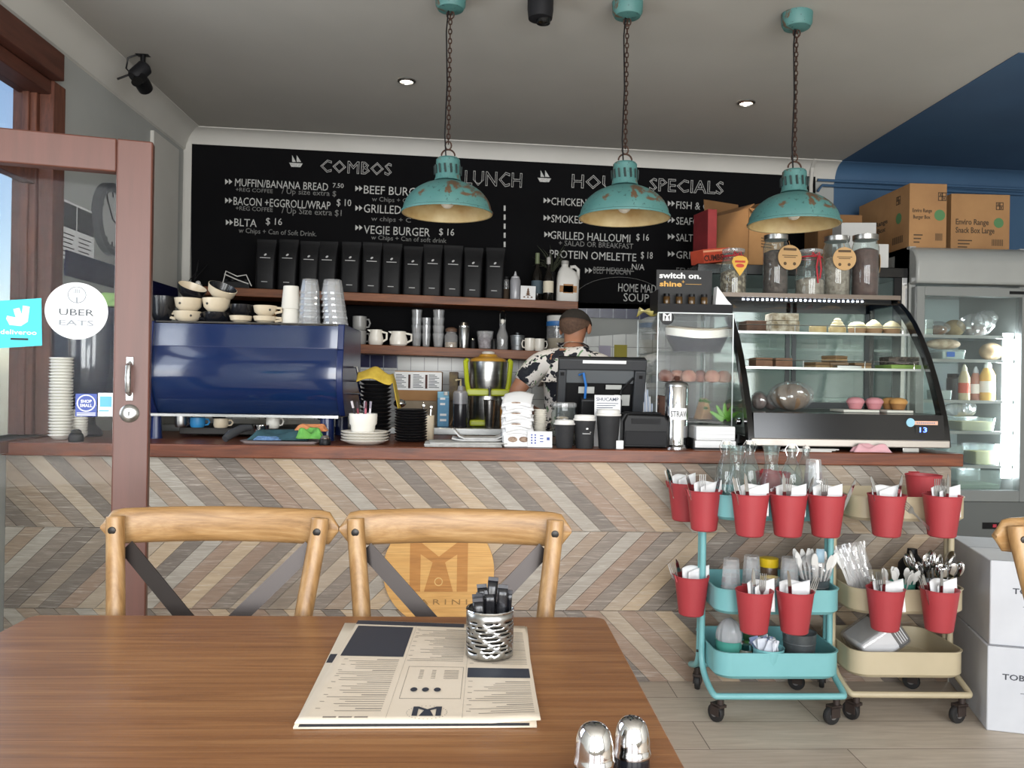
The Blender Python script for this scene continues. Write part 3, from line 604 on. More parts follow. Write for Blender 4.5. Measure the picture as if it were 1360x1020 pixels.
t = bottle('storage_jar', 'tall glass storage jar with blue banded lid behind the barista', 'jar', L_(741, .13), [(.07, 0), (.073, .006), (.073, .16), (.062, .175), (.062, .19)], GLASST, [('sugar', [(.067, .006), (.067, .085)], pm('cream_sugar', 'b3a384', .9)), ('blue_band', [(.074, .16), (.075, .162), (.075, .188), (.07, .19)], pm('bright_blue_plastic', '2f6fb0', .4)), ('lid', [(.070, .19), (.072, .195), (.072, .222), (.066, .226)], JUG)])
t.scale = (.92, .92, 1)
# ---------------------------------------------------------------- ceiling lamps
VERD = None
m, N, L, b = new('weathered_turquoise_enamel'); v = coords(N, L, (1, 1, 1))
f = noise(N, L, v, 9, 6, .62, .6); f2 = noise(N, L, v, 70, 3, .6)
base = ramp(N, L, noise(N, L, v, 5, 3), [(.3, lin('3d6b69')), (.7, lin('4d7a76'))])
mx = N.new('ShaderNodeMixRGB'); L.new(ramp(N, L, f, [(.555, (0, 0, 0, 1)), (.60, (1, 1, 1, 1))]), mx.inputs[0]); L.new(base, mx.inputs[1]); mx.inputs[2].default_value = lin('59432f')
mx2 = N.new('ShaderNodeMixRGB'); L.new(ramp(N, L, f2, [(.62, (0, 0, 0, 1)), (.66, (1, 1, 1, 1))]), mx2.inputs[0]); L.new(mx.outputs[0], mx2.inputs[1]); mx2.inputs[2].default_value = lin('2f4f4d')
L.new(mx2.outputs[0], b.inputs['Base Color']); b.inputs['Roughness'].default_value = .55; VERD = m
INNER = pm('cream_enamel_inside', 'cdbb8b', .5, col2='a5834c', scale=7, lo=.4, hi=.75)
RUST = pm('rusty_iron', '3a2a24', .7, .5, col2='4d362b', scale=40)
Rl = .172
def shade_prof(k=1.0, dz=0): return [(Rl * k * math.cos(t), .125 * math.sin(t) + dz) for t in [PI / 2 * .88 * i / 12 for i in range(13)]]
def pendant(label, cx, cyt, px_top, py_top, Y, rim_y):
    """cx, rim_y: pixel of the middle of the rim; py_top: top of the neck"""
    zr = zat(cx, rim_y, Y); x = xat(cx, rim_y, Y); zt_ = zceil(xat(px_top, py_top, Y))
    t = thing('pendant_lamp', label, 'pendant lamp', (x, Y, zr), 0, 'weathered turquoise pendant lamps over the counter')
    q = MB(); q.lathe([(Rl + .004, -.004), (Rl + .006, .003), (Rl, .006)] + shade_prof()[1:] + [(.052, .124), (.048, .138), (.046, .205), (.040, .212), (.012, .216)], seg=48, cap0=False); sh = q.build('shade', VERD, t, smooth=.6)
    MB().lathe([(Rl + .003, -.004)] + shade_prof(.978, -.003)[:], seg=48, cap0=False).build('shade_lining', INNER, sh, smooth=.6)
    q = MB()
    for i in range(14):
        a = 2 * PI * i / 14; q.cbox((.0475, 0, .165), (.004, .007, .034), R(a, 'Z') @ Tm(0, 0, 0) @ R(.12, 'X'))
    q.build('vent_slots', pm('slot_shadow_metal', '22302f', .8), sh)
    MB().lathe([(.016, .118), (.018, .075), (.03, .06)], seg=14).build('lamp_holder', SATIN, t)
    MB().ball((0, 0, .045), .028, 14, 10).build('bulb', pm('pearl_bulb', 'e9e4d6', .3), t)
    q = MB(); q.tube([(.026 * math.cos(a), 0, .222 + .024 * math.sin(a)) for a in [PI * k / 10 for k in range(11)]], .0035, 6); q.tube([(.012 * math.cos(a), 0, .262 + .016 * math.sin(a)) for a in [2 * PI * k / 12 for k in range(12)]], .0032, 5, closed=True); q.build('hanging_ring', RUST, t)
    Lh = zt_ - zr; z = .278; q = MB(); i = 0
    while z < Lh - .06:
        ang = 0 if i % 2 else PI / 2
        q.tube([(math.cos(ang) * .0065 * math.cos(a), math.sin(ang) * .0065 * math.cos(a), z + .012 * math.sin(a)) for a in [2 * PI * k / 8 for k in range(8)]], .0023, 4, closed=True); z += .0185; i += 1
    q.build('chain', RUST, t)
    MB().tube([(-.008, -.006, .21), (-.014, -.008, .3), (-.008, -.006, .5), (-.014, -.008, .7), (-.006, -.004, Lh - .03)], .003, 6).build('cord', BLACK, t)
    MB().lathe([(.010, -.062), (.05, -.055), (.058, -.04), (.060, 0)], c=(0, 0, Lh), seg=28).build('ceiling_rose', VERD, t, smooth=.6)
    MB().tube([(.014 * math.cos(a), 0, Lh - .075 + .016 * math.sin(a)) for a in [2 * PI * k / 12 for k in range(12)]], .003, 5, closed=True).build('rose_hook', RUST, t)
    return t
pendant('turquoise pendant lamp in front of the LUNCH heading', 594, 0, 598, 0, 3.16, 283)
pendant('turquoise pendant lamp in front of the HOUSE SPECIALS heading', 829, 0, 835, 10, 3.13, 289)
pendant('turquoise pendant lamp hanging over the cake display case', 1054, 0, 1056, 25, 3.14, 298)
# ---------------------------------------------------------------- other ceiling fittings
def ceil_pt(px, py):
    v = ray(px, py); t = 1.0
    for _ in range(30): t = (zceil(v.x * t) - H) / v.z
    return Vector((0, 0, H)) + v * t
LAMPE = pm('lit_lamp_face', 'fff1d8', .5, emit=9)
for px, py, lb in ((540, 107, 'lit recessed ceiling downlight between the first two pendants'), (991, 136, 'lit recessed ceiling downlight near the blue ceiling')):
    p = ceil_pt(px, py); t = thing('downlight', lb, 'downlight', p, 0, 'recessed downlights in the ceiling')
    MB().lathe([(.045, 0), (.045, -.006), (.033, -.010), (.031, -.003)], seg=28, cap0=False, cap1=False).build('trim_ring', STEEL, t); MB().lathe([(.031, -.004), (.001, -.006)], seg=24).build('lamp_face', LAMPE, t)
    l = bpy.data.lights.new('downlight_beam', 'SPOT'); l.energy = 14; l.color = (1, .86, .66); l.spot_size = 1.5; l.shadow_soft_size = .03; o = bpy.data.objects.new('downlight_beam', l); C.objects.link(o); o.location = p + Vector((0, 0, -.02))
p = ceil_pt(718, -4); t = thing('ceiling_projector', 'black cylindrical spotlight fitting at the top edge of the ceiling', 'spotlight', p)
MB().lathe([(.028, 0), (.05, -.004), (.05, -.05), (.046, -.085), (.03, -.09)], seg=22).build('housing', SATIN, t); MB().lathe([(.028, -.088), (.026, -.102), (.01, -.106)], c=(.012, 0, 0), seg=16).build('lens', GLOSSBLK, t)
p = at(190, 72, 3.95); t = thing('security_camera', 'black adjustable spotlight camera on the cornice over the door', 'camera', p)
q = MB(); q.box(-.03, .03, -.02, .02, -.006, .012); q.tube([(0, 0, 0), (0, 0, -.05)], .012, 10); q.build('mount', BLACK, t)
MB().lathe([(.028, -.055), (.036, -.045), (.036, .03), (.02, .045)], seg=18, mx=Tm(-.005, -.01, -.085) @ R(.5, 'Y') @ R(-.5, 'X')).build('body', SATIN, t)
MB().lathe([(.034, -.05), (.036, -.02), (.033, .02)], seg=18, mx=Tm(.012, -.04, -.145) @ R(1.2, 'X')).build('lens_hood', BLACK, t)
MB().lathe([(.027, 0), (.027, .004)], seg=18, mx=Tm(.012, -.087, -.165) @ R(1.2, 'X')).build('lens', GLOSSBLK, t)
q = MB(); q.tube([(-.02, 0, 0), (-.07, 0, -.02), (-.078, 0, -.07), (-.05, -.005, -.10)], .004, 6); q.tube([(-.04, -.01, -.095), (-.11, -.02, -.13)], .005, 6); q.build('cable', BLACK, t)
# conduit on the blue wall end of the chalkboard
q = MB(); yy = BY - .03; q.tube([at(1083, 190 + 20, yy - .09), at(1079, 222, yy - .02), at(1077, 245, yy), at(1077, 300, yy)], .012, 8); struct(q.build('trim_conduit', WHITE))
q = MB(); q.tube([at(1086, 239, yy), at(1360, 251, yy)], .009, 8); q.tube([at(1086, 254, yy), at(1092, 246, yy), at(1360, 258, yy)], .009, 8); struct(q.build('trim_pipe_blue', BLUEW))
# clock and notice on the side wall
cY_ = 4.12; t = thing('wall_clock', 'round wall clock with dark rim on the wall behind the door glass', 'clock', (LX, cY_, zat(160, 292, cY_))); rr = .178
MB().lathe([(rr, 0), (rr, .035), (rr - .02, .045), (rr - .045, .03)], seg=48, mx=R(PI / 2, 'Y'), cap1=False).build('rim', pm('dark_grey_rim', '45474a', .4), t)
f_ = MB().lathe([(rr - .04, .02), (.001, .021)], seg=40, mx=R(PI / 2, 'Y')).build('face', pm('pale_clock_face', 'b8b9b8', .6), t)
q = MB()
for i in range(12): a = 2 * PI * i / 12; q.cbox((.0225, 0, rr * .72), (.002, .012, .035), R(a, 'X'))
q.cbox((.0235, 0, .06), (.002, .012, .12), R(.6, 'X')); q.cbox((.0240, 0, .085), (.002, .008, .17), R(-1.9, 'X')); q.build('hands', BLACK, f_)
y0_, y1_ = 1.85 / .512, 1.85 / .473; t = thing('wall_notice', 'white and black printed notice on the wall beside the clock', 'notice', (LX, 3.80, 0)); za, zb = zat(95, 348, 3.8), zat(95, 272, 3.8)
MB().box(.001, .004, -.17, .17, za, zb).build('sheet', PAPER, t)
q = MB(); q.box(.004, .005, -.165, -.005, zb - .12, zb - .01); q.box(.004, .005, .005, .165, zb - .12, zb - .01)
for i in range(9):
    q.box(.004, .0046, -.15, -.02 - .01 * (i % 3), zb - .15 - i * .02, zb - .145 - i * .02); q.box(.004, .0046, .02, .14 - .02 * (i % 2), zb - .15 - i * .02, zb - .145 - i * .02)
q.build('print', INK, t)
# ---------------------------------------------------------------- espresso machine on the counter
def onct(px, Y): return Vector((xat(px, 590, Y), Y, CT + .0005))
NAVY = pm('glossy_navy_enamel', '13284f', .12, col2='11244a', scale=3, coat=.6)
NAVYD = pm('dark_navy_enamel', '16244f', .25)
mY = 3.52; mxl, mxr = xat(197, 480, mY), xat(458, 480, mY); mw = (mxr - mxl) / 2
em = thing('espresso_machine', 'large glossy navy blue espresso machine standing on the counter', 'espresso machine', ((mxl + mxr) / 2, mY, CT))
zt_ = zat(330, 430, mY) - CT; zb_ = zat(330, 550, mY) - CT; zm_ = zat(330, 461, mY) - CT
def mprof(o=0.0):           # outline of the back in y (towards the viewer = negative) and z
    pts = [(.02, zt_), (-.005, zt_ - .004), (-.012, zm_)]
    for i in range(9):
        t = i / 8; pts.append((-.012 - .05 * math.sin(t * PI / 2) * (1 - .25 * t) + .10 * t ** 3, zm_ + (zb_ - zm_) * t))
    return pts
q = MB(); pr = mprof(); n = len(pr)
poly = [(y, z) for y, z in pr] + [(.46, zb_), (.46, zt_)]
q.rings([[(x, y, z) for y, z in poly] for x in (-mw + .028, mw - .028)]); q.build('back_panel', NAVY, em, smooth=.5)
q = MB(); q.box(-mw + .03, mw - .03, -.0135, -.010, zm_ - .0015, zm_ + .0015); q.build('panel_seam', NAVYD, em)
for sg_, nm in ((-1, 0), (1, 0)):
    q = MB(); pl = [(y - .014 - .012 * (1 - abs(2 * (z - zb_) / (zt_ - zb_) - 1)), z + (.006 if z > zm_ else -.006)) for y, z in pr] + [(.47, zb_ - .006), (.47, zt_ + .006)]
    x0 = sg_ * (mw - .014); q.rings([[(x, y, z) for y, z in pl] for x in (x0 - .014, x0 + .014)]); q.build('side_panel', NAVYD, em, bevel=.004, smooth=.5)
q = MB(); q.box(-mw + .02, mw - .02, -.03, .44, zb_ - .012, zb_ - .001); q.build('base_rail', STEEL, em)
for sx_ in (-1, 1):
    for sy_ in (.02, .40): MB().lathe([(.026, 0), (.024, .01), (.020, zb_ - .01)] if sx_ < 0 else [(.034, 0), (.032, .01), (.030, zb_ - .01)], c=(sx_ * (mw - (.03 if sx_ < 0 else .075)), sy_, 0), seg=14).build('leg', NAVYD, em)
q = MB(); q.box(-mw + .09, mw - .12, .12, .46, .012, .045); q.build('drip_tray', DKMETAL, em, bevel=.004)
q = MB(); q.tube([(-mw + .03, .0, zt_ + .003), (mw - .03, .0, zt_ + .003)], .004, 6); q.build('cup_rail', STEEL, em)
for i in range(3): MB().lathe([(.035, zb_), (.035, zb_ - .03), (.03, zb_ - .04)], c=(-.25 + .25 * i, .43, 0), seg=16).build('group_head', CHROME, em)
for i, z in enumerate((.32, .26, .20)): MB().tube([(mw - .002, .1 + .05 * i, z), (mw + .035, .1 + .05 * i, z), (mw + .045, .11 + .05 * i, z - .05)], .006, 6).build('steam_knob', CHROME, em)
q = MB(); q.ball((0, -.0345, 0), (.012, .001, .007), 8, 6, Tm(-mw + .34, 0, zm_ - .045)); 
mtop = CT + zt_
# cups along the top of the machine
def on_m(px, dy=.06): return Vector((xat(px, 425, mY + dy), mY + dy, mtop + .0065))
cupp = lambda r, h_: [(r * .55, 0), (r * .62, .004), (r * .85, h_ * .35), (r, h_), (r * .93, h_), (r * .78, h_ * .35), (r * .3, .008)]
DOT = pm('dark_glaze_spot', '2c2a28', .4)
def cup(label, p, r, h_, mat, inner=None, ang=None, group=None, tilt=None, name='coffee_cup', dot=None):
    t = thing(name, label, 'cup' if ang is not None else 'bowl', p, 0, group)
    MB().lathe([(r * .55, 0), (r * .62, .004), (r * .88, h_ * .35), (r, h_), (r * .96, h_ + .001)], seg=28, cap1=False).build('cup' if ang is not None else 'bowl_wall', mat, t)
    MB().lathe([(r * .965, h_ + .0005), (r * .82, h_ * .38), (r * .5, .010), (.001, .008)], seg=28, cap0=False, cap1=False).build('glazed_inside', inner or mat, t)
    if ang is not None: MB().tube([(r * .9 * math.cos(ang), r * .9 * math.sin(ang), h_ * .82), (r * 1.35 * math.cos(ang), r * 1.35 * math.sin(ang), h_ * .8), (r * 1.4 * math.cos(ang), r * 1.4 * math.sin(ang), h_ * .45), (r * .85 * math.cos(ang), r * .85 * math.sin(ang), h_ * .3)], r * .12, 6).build('handle', mat, t)
    if dot: MB().ball((r * .95 * math.cos(dot), r * .95 * math.sin(dot), h_ * .55), (.005, .003, .005), 8, 6).build('glaze_spot', DOT, t)
    if tilt: t.rotation_euler = tilt
    return t
u = M(1, mY)
cup('dark glazed bowl at the door end on top of the espresso machine', on_m(216), 17 * u, 33 * u, BLKC, CREAMC)
cup('cream coffee cup with side handle at the foot of the first stack on the machine', on_m(249, .05), 18 * u, 13.5 * u, CREAMC, None, PI, dot=-1.0)
b1 = on_m(250, .05) + Vector((0, 0, 14 * u)); cup('cream bowl with a dark spot, middle of the first stack on the machine', b1, 18 * u, 17 * u, CREAMC, None, None, dot=-1.9)
cup('tilted black bowl with cream inside topping the first stack', b1 + Vector((0, .01, 19.5 * u)), 19 * u, 15 * u, BLKC, CREAMC, None, None, (.28, .38, 0))
cup('black coffee cup at the foot of the second stack on the machine', on_m(287, .05), 17 * u, 13 * u, BLKC, None, PI)
b1 = on_m(287, .05) + Vector((0, 0, 14 * u)); cup('cream bowl with a dark spot, middle of the second stack on the machine', b1, 18 * u, 17.5 * u, CREAMC, BLKC, None, dot=-2.0)
cup('tilted cream bowl with black inside topping the second stack', b1 + Vector((u * 3, .01, 20 * u)), 19 * u, 15 * u, CREAMC, BLKC, None, None, (.3, .42, 0))
cup('low cream coffee cup under a black cup on the machine', on_m(320, .05), 15 * u, 9 * u, CREAMC, None, 1.3)
cup('black coffee cup stacked on the low cream cup', on_m(320, .05) + Vector((0, 0, 10 * u)), 15 * u, 14 * u, BLKC, None, 1.3)
cup('low cream coffee cup under its cream twin on the machine', on_m(352, .05), 15.5 * u, 9 * u, CREAMC, None, 0)
cup('cream coffee cup stacked on its low cream twin', on_m(352, .05) + Vector((0, 0, 10 * u)), 15.5 * u, 13 * u, CREAMC, None, 0, dot=-.9)
cup('black coffee cup beside the tower of paper cups', on_m(376, .10), 10 * u, 16 * u, BLKC, None, 0)
tag(MB().ball((0, 0, .035), (.05, .035, .035), 14, 8).build('bread_roll', pm('brown_crust', 'a8804f', .8, col2='8f6638', scale=18, bmp=.2), loc=on_m(362, .17)), 'rounded brown paper-wrapped roll behind the cups on the machine', 'roll')
PCUP = pm('white_paper_cup', 'd6d2c8', .7)
for i in range(2):
    t = thing('paper_cup', ('lower upturned white paper cup on the machine', 'upper upturned white paper cup with a small black mark on the machine')[i], 'cup', on_m(386, .08) + Vector((0, 0, i * 20 * u)), 0, 'upturned paper cups on the machine')
    MB().lathe([(12.5 * u, 0), (13 * u, .003), (12.4 * u, .006), (10 * u, 31 * u), (9 * u, 31 * u), (9 * u, 29.5 * u), (.001, 29.5 * u)], seg=24, cap1=False).build('cup_wall', PCUP, t)
    if i: MB().ball((0, -10.8 * u, 13 * u), (.004, .001, .004), 8, 6).build('print_mark', INK, t)
TUMF = glass('faceted_tumbler_glass', (.95, .96, .97), .14, .95, .05, .14)
def upturned(label, p, r0, r1, h_, n=10, group=None, proto=[None]):
    if proto[0] is None:
        t = thing('upturned_tumbler', label, 'glass', p, 0, group); q = MB(); seg = n * 2
        def ring(r, z, f): return [(r * (f if k % 2 else 1) * math.cos(2 * PI * k / seg), r * (f if k % 2 else 1) * math.sin(2 * PI * k / seg), z) for k in range(seg)]
        q.rings([ring(1, 0, 1), ring(1, .12, 1), ring(.97, .16, .93), ring(.80, .9, .93), ring(.76, 1, .97)], cap0=False); q.build('faceted_wall', TUMF, t, smooth=.25)
        MB().lathe([(.96, 0), (.92, .1), (.72, .86), (.01, .9)], seg=16, cap0=False, cap1=False).build('inner_wall', GLASST, t); proto[0] = t
    else: t = dup(proto[0], label, p, group=group)
    t.scale = (r0, r0, h_); return t
for px, r, n_, nm in ((411, 15, 6, 'first'), (443, 17, 6, 'second')):
    for i in range(n_): upturned('upturned clear tumbler, %s in the %s glass tower on the espresso machine' % (('bottom one', 'second up', 'third up', 'fourth up', 'fifth up', 'topmost')[i], nm), on_m(px + (px > 420) * (2.4 - i * .9), .06) + Vector((0, 0, i * 8 * u)), (r - i * .35) * u, 0, 20 * u, group='glass towers on the espresso machine')
# ---------------------------------------------------------------- small things under and beside the machine
t = thing('portafilter', 'espresso portafilter with long black handle lying on the counter', 'portafilter', onct(318, 3.42)); 
MB().tube([(.03, .06, .055), (.0, .03, .052), (-.03, -.02, .03), (-.045, -.05, .012)], [.013, .017, .019, .014], 10).build('handle', pm('grey_black_grip', '3f4042', .4), t)
MB().lathe([(.03, 0), (.033, .03), (.033, .035)], c=(.065, .09, .03), seg=18).build('basket', CHROME, t); MB().tube([(.062, .085, .03), (.055, .06, .01), (.075, .055, .0065)], .007, 6).build('spout', CHROME, t)
t = thing('serving_tray', 'flat grey tray under the folded cleaning cloths', 'tray', onct(377, 3.40)); q = MB(); q.rings([rrect(.30, .16, .02, 0), rrect(.325, .175, .025, .010), rrect(.32, .17, .022, .010), rrect(.30, .155, .02, .004)]); q.build('tray', pm('grey_tray', '9b8f8c', .5), t)
def cloth(name, label, p, w_, d_, h_, mat, seed, rz=0):
    rnd = random.Random(seed); ph = [rnd.uniform(0, 6) for _ in range(6)]
    def fn(a, b_):
        e = min(a, 1 - a, b_, 1 - b_); x = (a - .5) * w_; y = (b_ - .5) * d_
        return (x + .006 * math.sin(9 * b_ + ph[0]), y + .006 * math.sin(8 * a + ph[1]), h_ * min(1, e * 7) * (.72 + .28 * math.sin(9 * a + ph[2] + 3 * math.sin(4 * b_ + ph[3]))) + .0015)
    o = MB().sheet(fn, 22, 16).build(name, mat, loc=p, rot=(0, 0, rz), smooth=1.2, solid=.003); return tag(o, label, 'cloth')
zc = Vector((0, 0, .012))
cloth('cleaning_cloth', 'folded dark teal cleaning cloth on the grey tray', onct(372, 3.40) + zc, .24, .13, .038, pm('dark_teal_cloth', '2f4f57', .95, col2='274349', scale=30), 1)
cloth('cleaning_cloth', 'small blue checked cloth at the front edge of the grey tray', onct(355, 3.33) + zc, .10, .03, .014, pm('blue_check_cloth', '6f8fb4', .95, col2='4f6f9a', scale=90), 2)
cloth('cleaning_cloth', 'bright green cloth piled over the teal cloth beside the machine leg', onct(412, 3.35) + Vector((0, 0, .02)), .10, .07, .042, pm('bright_green_cloth', '6fb054', .95, col2='5a9a45', scale=30), 3)
cloth('cleaning_cloth', 'orange cloth behind the green cloth under the machine', onct(412, 3.43) + Vector((0, 0, .045)), .13, .06, .028, pm('orange_cloth', 'cf8a5a', .95, col2='b87448', scale=30), 4)
bottle('tamper', 'short black tamper knob with silver top on the counter edge', 'tamper', onct(431.5, 3.29), [(.022, 0), (.023, .004), (.022, .020), (.02, .024)], BLACK, [('cap', [(.019, .024), (.02, .028), (.012, .037)], CHROME)])
bottle('tamper', 'short black tamper knob seen through the door glass', 'tamper', onct(101, 3.29), [(.026, 0), (.029, .01), (.026, .028), (.018, .036)], BLACK, [('cap', [(.018, .035), (.02, .042), (.01, .05)], DKMETAL)])
for px, lb, mat, r, h_ in ((240, 'steel milk pitcher under the door end of the machine', STEEL, .03, .075), (262, 'bright blue cup under the espresso machine', pm('bright_blue_cup', '2f7fb3', .4), .035, .06), (293, 'pale cream cup under the middle of the machine', CREAMC, .035, .055), (362, 'white upright mug under the machine near the cloths', CERAM, .032, .075)):
    mug('cup_under_machine', lb, onct(px, 3.60) + Vector((0, 0, .0455)), r * .9, h_ * .72, mat, .3, None, 'cup')
# grinder and stacked saucers seen through the glass door
g = thing('coffee_grinder', 'large coffee grinder with dark rounded hopper behind the door glass', 'coffee grinder', onct(117, 3.62)); k = M(1, 3.62)
MB().lathe([(.055, 0), (.06, .01), (.05, .03), (.028, .05), (.026, .10)], seg=24).build('base', SATIN, g)
MB().lathe([(.02, .10), (.09, .115), (.13, .16), (.147, .30), (.150, .48), (.147, .555), (.138, .56)], seg=36).build('hopper', pm('smoked_navy_plastic', '1c2536', .15, coat=.5), g)
MB().lathe([(.10, .56), (.104, .60), (.10, .606)], c=(-.045, 0, 0), seg=28).build('lid', CERAM, g)
cloth('tea_towel', 'pale green towel draped over the grinder hopper', onct(148, 3.60) + Vector((0, 0, .56)), .13, .12, .06, pm('pale_green_towel', '8fb06c', .95, col2='7b9c5a', scale=30), 6)
def saucers(label, group, px, Y, n_, r, pitch, mat, base=None, name='saucer', prof=None):
    p = base or onct(px, Y); first = None
    for i in range(n_):
        lb = label % ('the lowest' if i == 0 else 'the topmost' if i == n_ - 1 else 'number %d up' % (i + 1))
        q_ = p + Vector((random.uniform(-.001, .001), 0, i * pitch))
        if first is None:
            first = MB().lathe(prof or [(r * .5, 0), (r * .55, .001), (r, pitch * 1.5), (r * .99, pitch * 1.75), (r * .5, pitch * .6)], seg=28).build(name, mat, loc=q_); tag(first, lb, name.replace('_', ' '), group)
        else: d = first.copy(); C.objects.link(d); d.location = q_; d['label'] = lb
saucers('white saucer, %s in the tall stack behind the door glass', 'tall saucer stack behind the door', 80, 3.40, 26, .046, .0125, CERAM)
saucers('white saucer, %s in the short stack behind the door glass', 'short saucer stack behind the door', 105, 3.47, 10, .034, .0112, CERAM)
# pens in a white pot on stacked plates
plp = onct(484.5, 3.36)
saucers('white dinner plate, %s in the short stack on the counter edge', 'white plates under the pen pot', 0, 0, 4, .098, .0115, CERAM, plp, 'dinner_plate', [(.055, 0), (.06, .001), (.092, .014), (.098, .0185), (.097, .020), (.06, .008), (.001, .007)])
pp = plp + Vector((-.008, 0, .0505))
t = thing('pen_pot', 'white footed china pot standing on the stacked white plates', 'pot', pp)
MB().lathe([(.045, 0), (.048, .006), (.05, .026), (.056, .034), (.058, .075), (.054, .075), (.052, .034), (.03, .008)], seg=28).build('pot', CERAM, t)
for i, (dx, dy, lx_, ly_, col, nm) in enumerate(((-.02, .01, -.03, .0, '2a2730', 'black pen leaning to the machine in the white pot'), (-.012, -.01, -.012, -.01, '7a2f3c', 'dark red pen in the white pot'), (-.002, .012, .004, .02, '33333c', 'thick black marker in the white pot'), (.01, -.012, .002, -.004, 'b35a6a', 'pink pen in the white pot'), (.022, .0, .008, .0, 'd8d4da', 'white pen in the white pot'))):
    o = thing('pen', nm, 'pen', pp + Vector((dx, dy, .010)), 0, 'pens in the white pot'); e = Vector((lx_, ly_, .115))
    MB().tube([(0, 0, 0), e * .75], .0045, 6).build('barrel', pm('pen_%d' % i, col, .4), o); MB().tube([e * .75, e], .005, 6).build('cap', pm('pen_cap_%d' % i, ('c9c2c4', '2a2026', 'a9a2a8', '5a2a38', '8f8a96')[i], .4), o)
# black plate stacks with the yellow cloth
saucers('black bowl, %s in the tall black stack under the yellow cloth', 'tall stack of black bowls', 0, 0, 15, .072, .0175, pm('matt_black_melamine', '131315', .4), onct(498, 3.66), 'black_bowl', [(.05, 0), (.055, .002), (.068, .012), (.072, .0155), (.068, .017), (.04, .010)])
saucers('black plate, %s in the short black stack beside the yellow cloth', 'short stack of black plates', 0, 0, 12, .072, .0118, bpy.data.materials['matt_black_melamine'], onct(545.5, 3.56), 'black_plate', [(.058, 0), (.06, .001), (.070, .007), (.072, .010), (.07, .011), (.05, .005)])
YCL = pm('yellow_microfibre', 'c2a63f', .95, col2='ad9232', scale=30)
yb = onct(498, 3.66); zt2 = 15 * .0175 + .004
def ycl(a, b_):
    x = -.075 + .20 * a; y = -.085 + .14 * b_; r_ = x
    z = zt2 + .018 + .012 * math.sin(7 * a + 2 * b_) + .045 * math.exp(-((a - .42) ** 2) * 22 - (b_ - .45) ** 2 * 9) - max(0, .3 - b_) * .10
    if x > .072: k_ = (x - .072) / .053; x = .072 + .006 + .035 * k_; z = zt2 + .008 - .165 * k_ + .01 * b_
    return (x, y * (1 - .25 * a), z)
tag(MB().sheet(ycl, 30, 14).build('yellow_cloth', YCL, loc=yb, smooth=1.2, solid=.003), 'yellow cleaning cloth draped over the tall black bowl stack', 'cloth')
for i, (px, Y, lb, mat) in enumerate(((530, 3.72, 'steel scoop resting behind the black plates', STEEL),)):
    t = thing('steel_scoop', lb, 'scoop', onct(px, Y)); MB().ball((0, 0, .16), (.03, .03, .02), 12, 8).build('bowl', CHROME, t); MB().tube([(0, 0, 0), (0, 0, .16)], .006, 6).build('handle', mat, t)
bottle('cutlery_crock', 'cream crock of teaspoons behind the short black plate stack', 'crock', onct(567, 3.66), [(.028, 0), (.03, .004), (.032, .11), (.028, .11), (.026, .01)], CREAMC, [('teaspoons', MB().tube([(-.012, 0, .02), (-.018, 0, .15)], .003, 5).tube([(.01, 0, .02), (.016, 0, .14)], .003, 5).ball((-.018, 0, .152), (.008, .004, .013), 8, 6).ball((.016, 0, .145), (.008, .004, .013), 8, 6), CHROME)])
# ---------------------------------------------------------------- bench at the back wall
bz = .955
bn = thing('back_bench', 'stainless steel work bench along the back wall', 'bench', (-.1, 4.75, 0))
q = MB(); q.box(-1.6, 1.22, -.30, .36, bz - .04, bz); q.build('bench_top', STEEL, bn, bevel=.004)
q = MB(); q.box(-1.58, 1.20, -.27, .355, .10, bz - .04); q.build('cabinet', pm('grey_cupboard', '6d6c68', .6), bn)
q = MB(); q.box(-1.58, 1.20, -.24, .355, 0, .10); q.build('plinth', BLACK, bn)
def onb(px, Y): return Vector((xat(px, 560, Y), Y, bz + .0005))
def carton(name, label, p, w_, d_, h_, mat, rz=0, faces=(), cat='carton', bevel=.002, group=None):
    """box standing at p; faces: (name, MB in box coordinates, material)"""
    t = thing(name, label, cat, p, rz, group); MB().box(-w_ / 2, w_ / 2, -d_ / 2, d_ / 2, 0, h_).build('carton', mat, t, bevel=bevel)
    for nm, q, mt in faces: q.build(nm, mt, t, smooth=0)
    return t
q = MB()
for i, x in enumerate((-.10, .0, .09)):
    for r_ in range(9): q.box(x - .030, x + .030 - .012 * (r_ % 3), -.0815, -.08, .075 + r_ * .009, .079 + r_ * .009)
q2 = MB(); q2.box(-.058, -.045, -.0815, -.08, .07, .15); q2.box(.040, .053, -.0815, -.08, .07, .15)
q3 = MB(); q3.box(-.135, .135, -.081, -.0795, .06, .165)
carton('printed_carton', 'printed white and kraft carton with two dark slots on the back bench', onb(556, 4.80) + Vector((0, 0, .14)), .27, .16, .17, CARD, 0, (('paper_face', q3, PAPER), ('print', q, GREYI), ('slots', q2, pm('dark_red_slot', '4a2a26', .8))))
carton('kraft_carton', 'plain grey-brown carton under the printed carton on the back bench', onb(562, 4.80), .26, .18, .139, pm('grey_kraft', '8d7f6c', .85, col2='7c6f5e', scale=6))
carton('kraft_carton', 'small dark patterned tin beside the printed carton', onb(602, 4.84) + Vector((0, 0, .14)), .05, .16, .17, pm('dark_tin', '4a3a2a', .6, col2='6b5a34', scale=30))
carton('dark_carton', 'dark tin box supporting the dark patterned tin', onb(602, 4.84), .05, .15, .139, pm('dull_brown_tin', '5e5244', .7))
q = MB()
for z in (.03, .06, .12, .15): q.box(-.018, .018 - .008 * (z > .1), -.0332, -.032, z, z + .012)
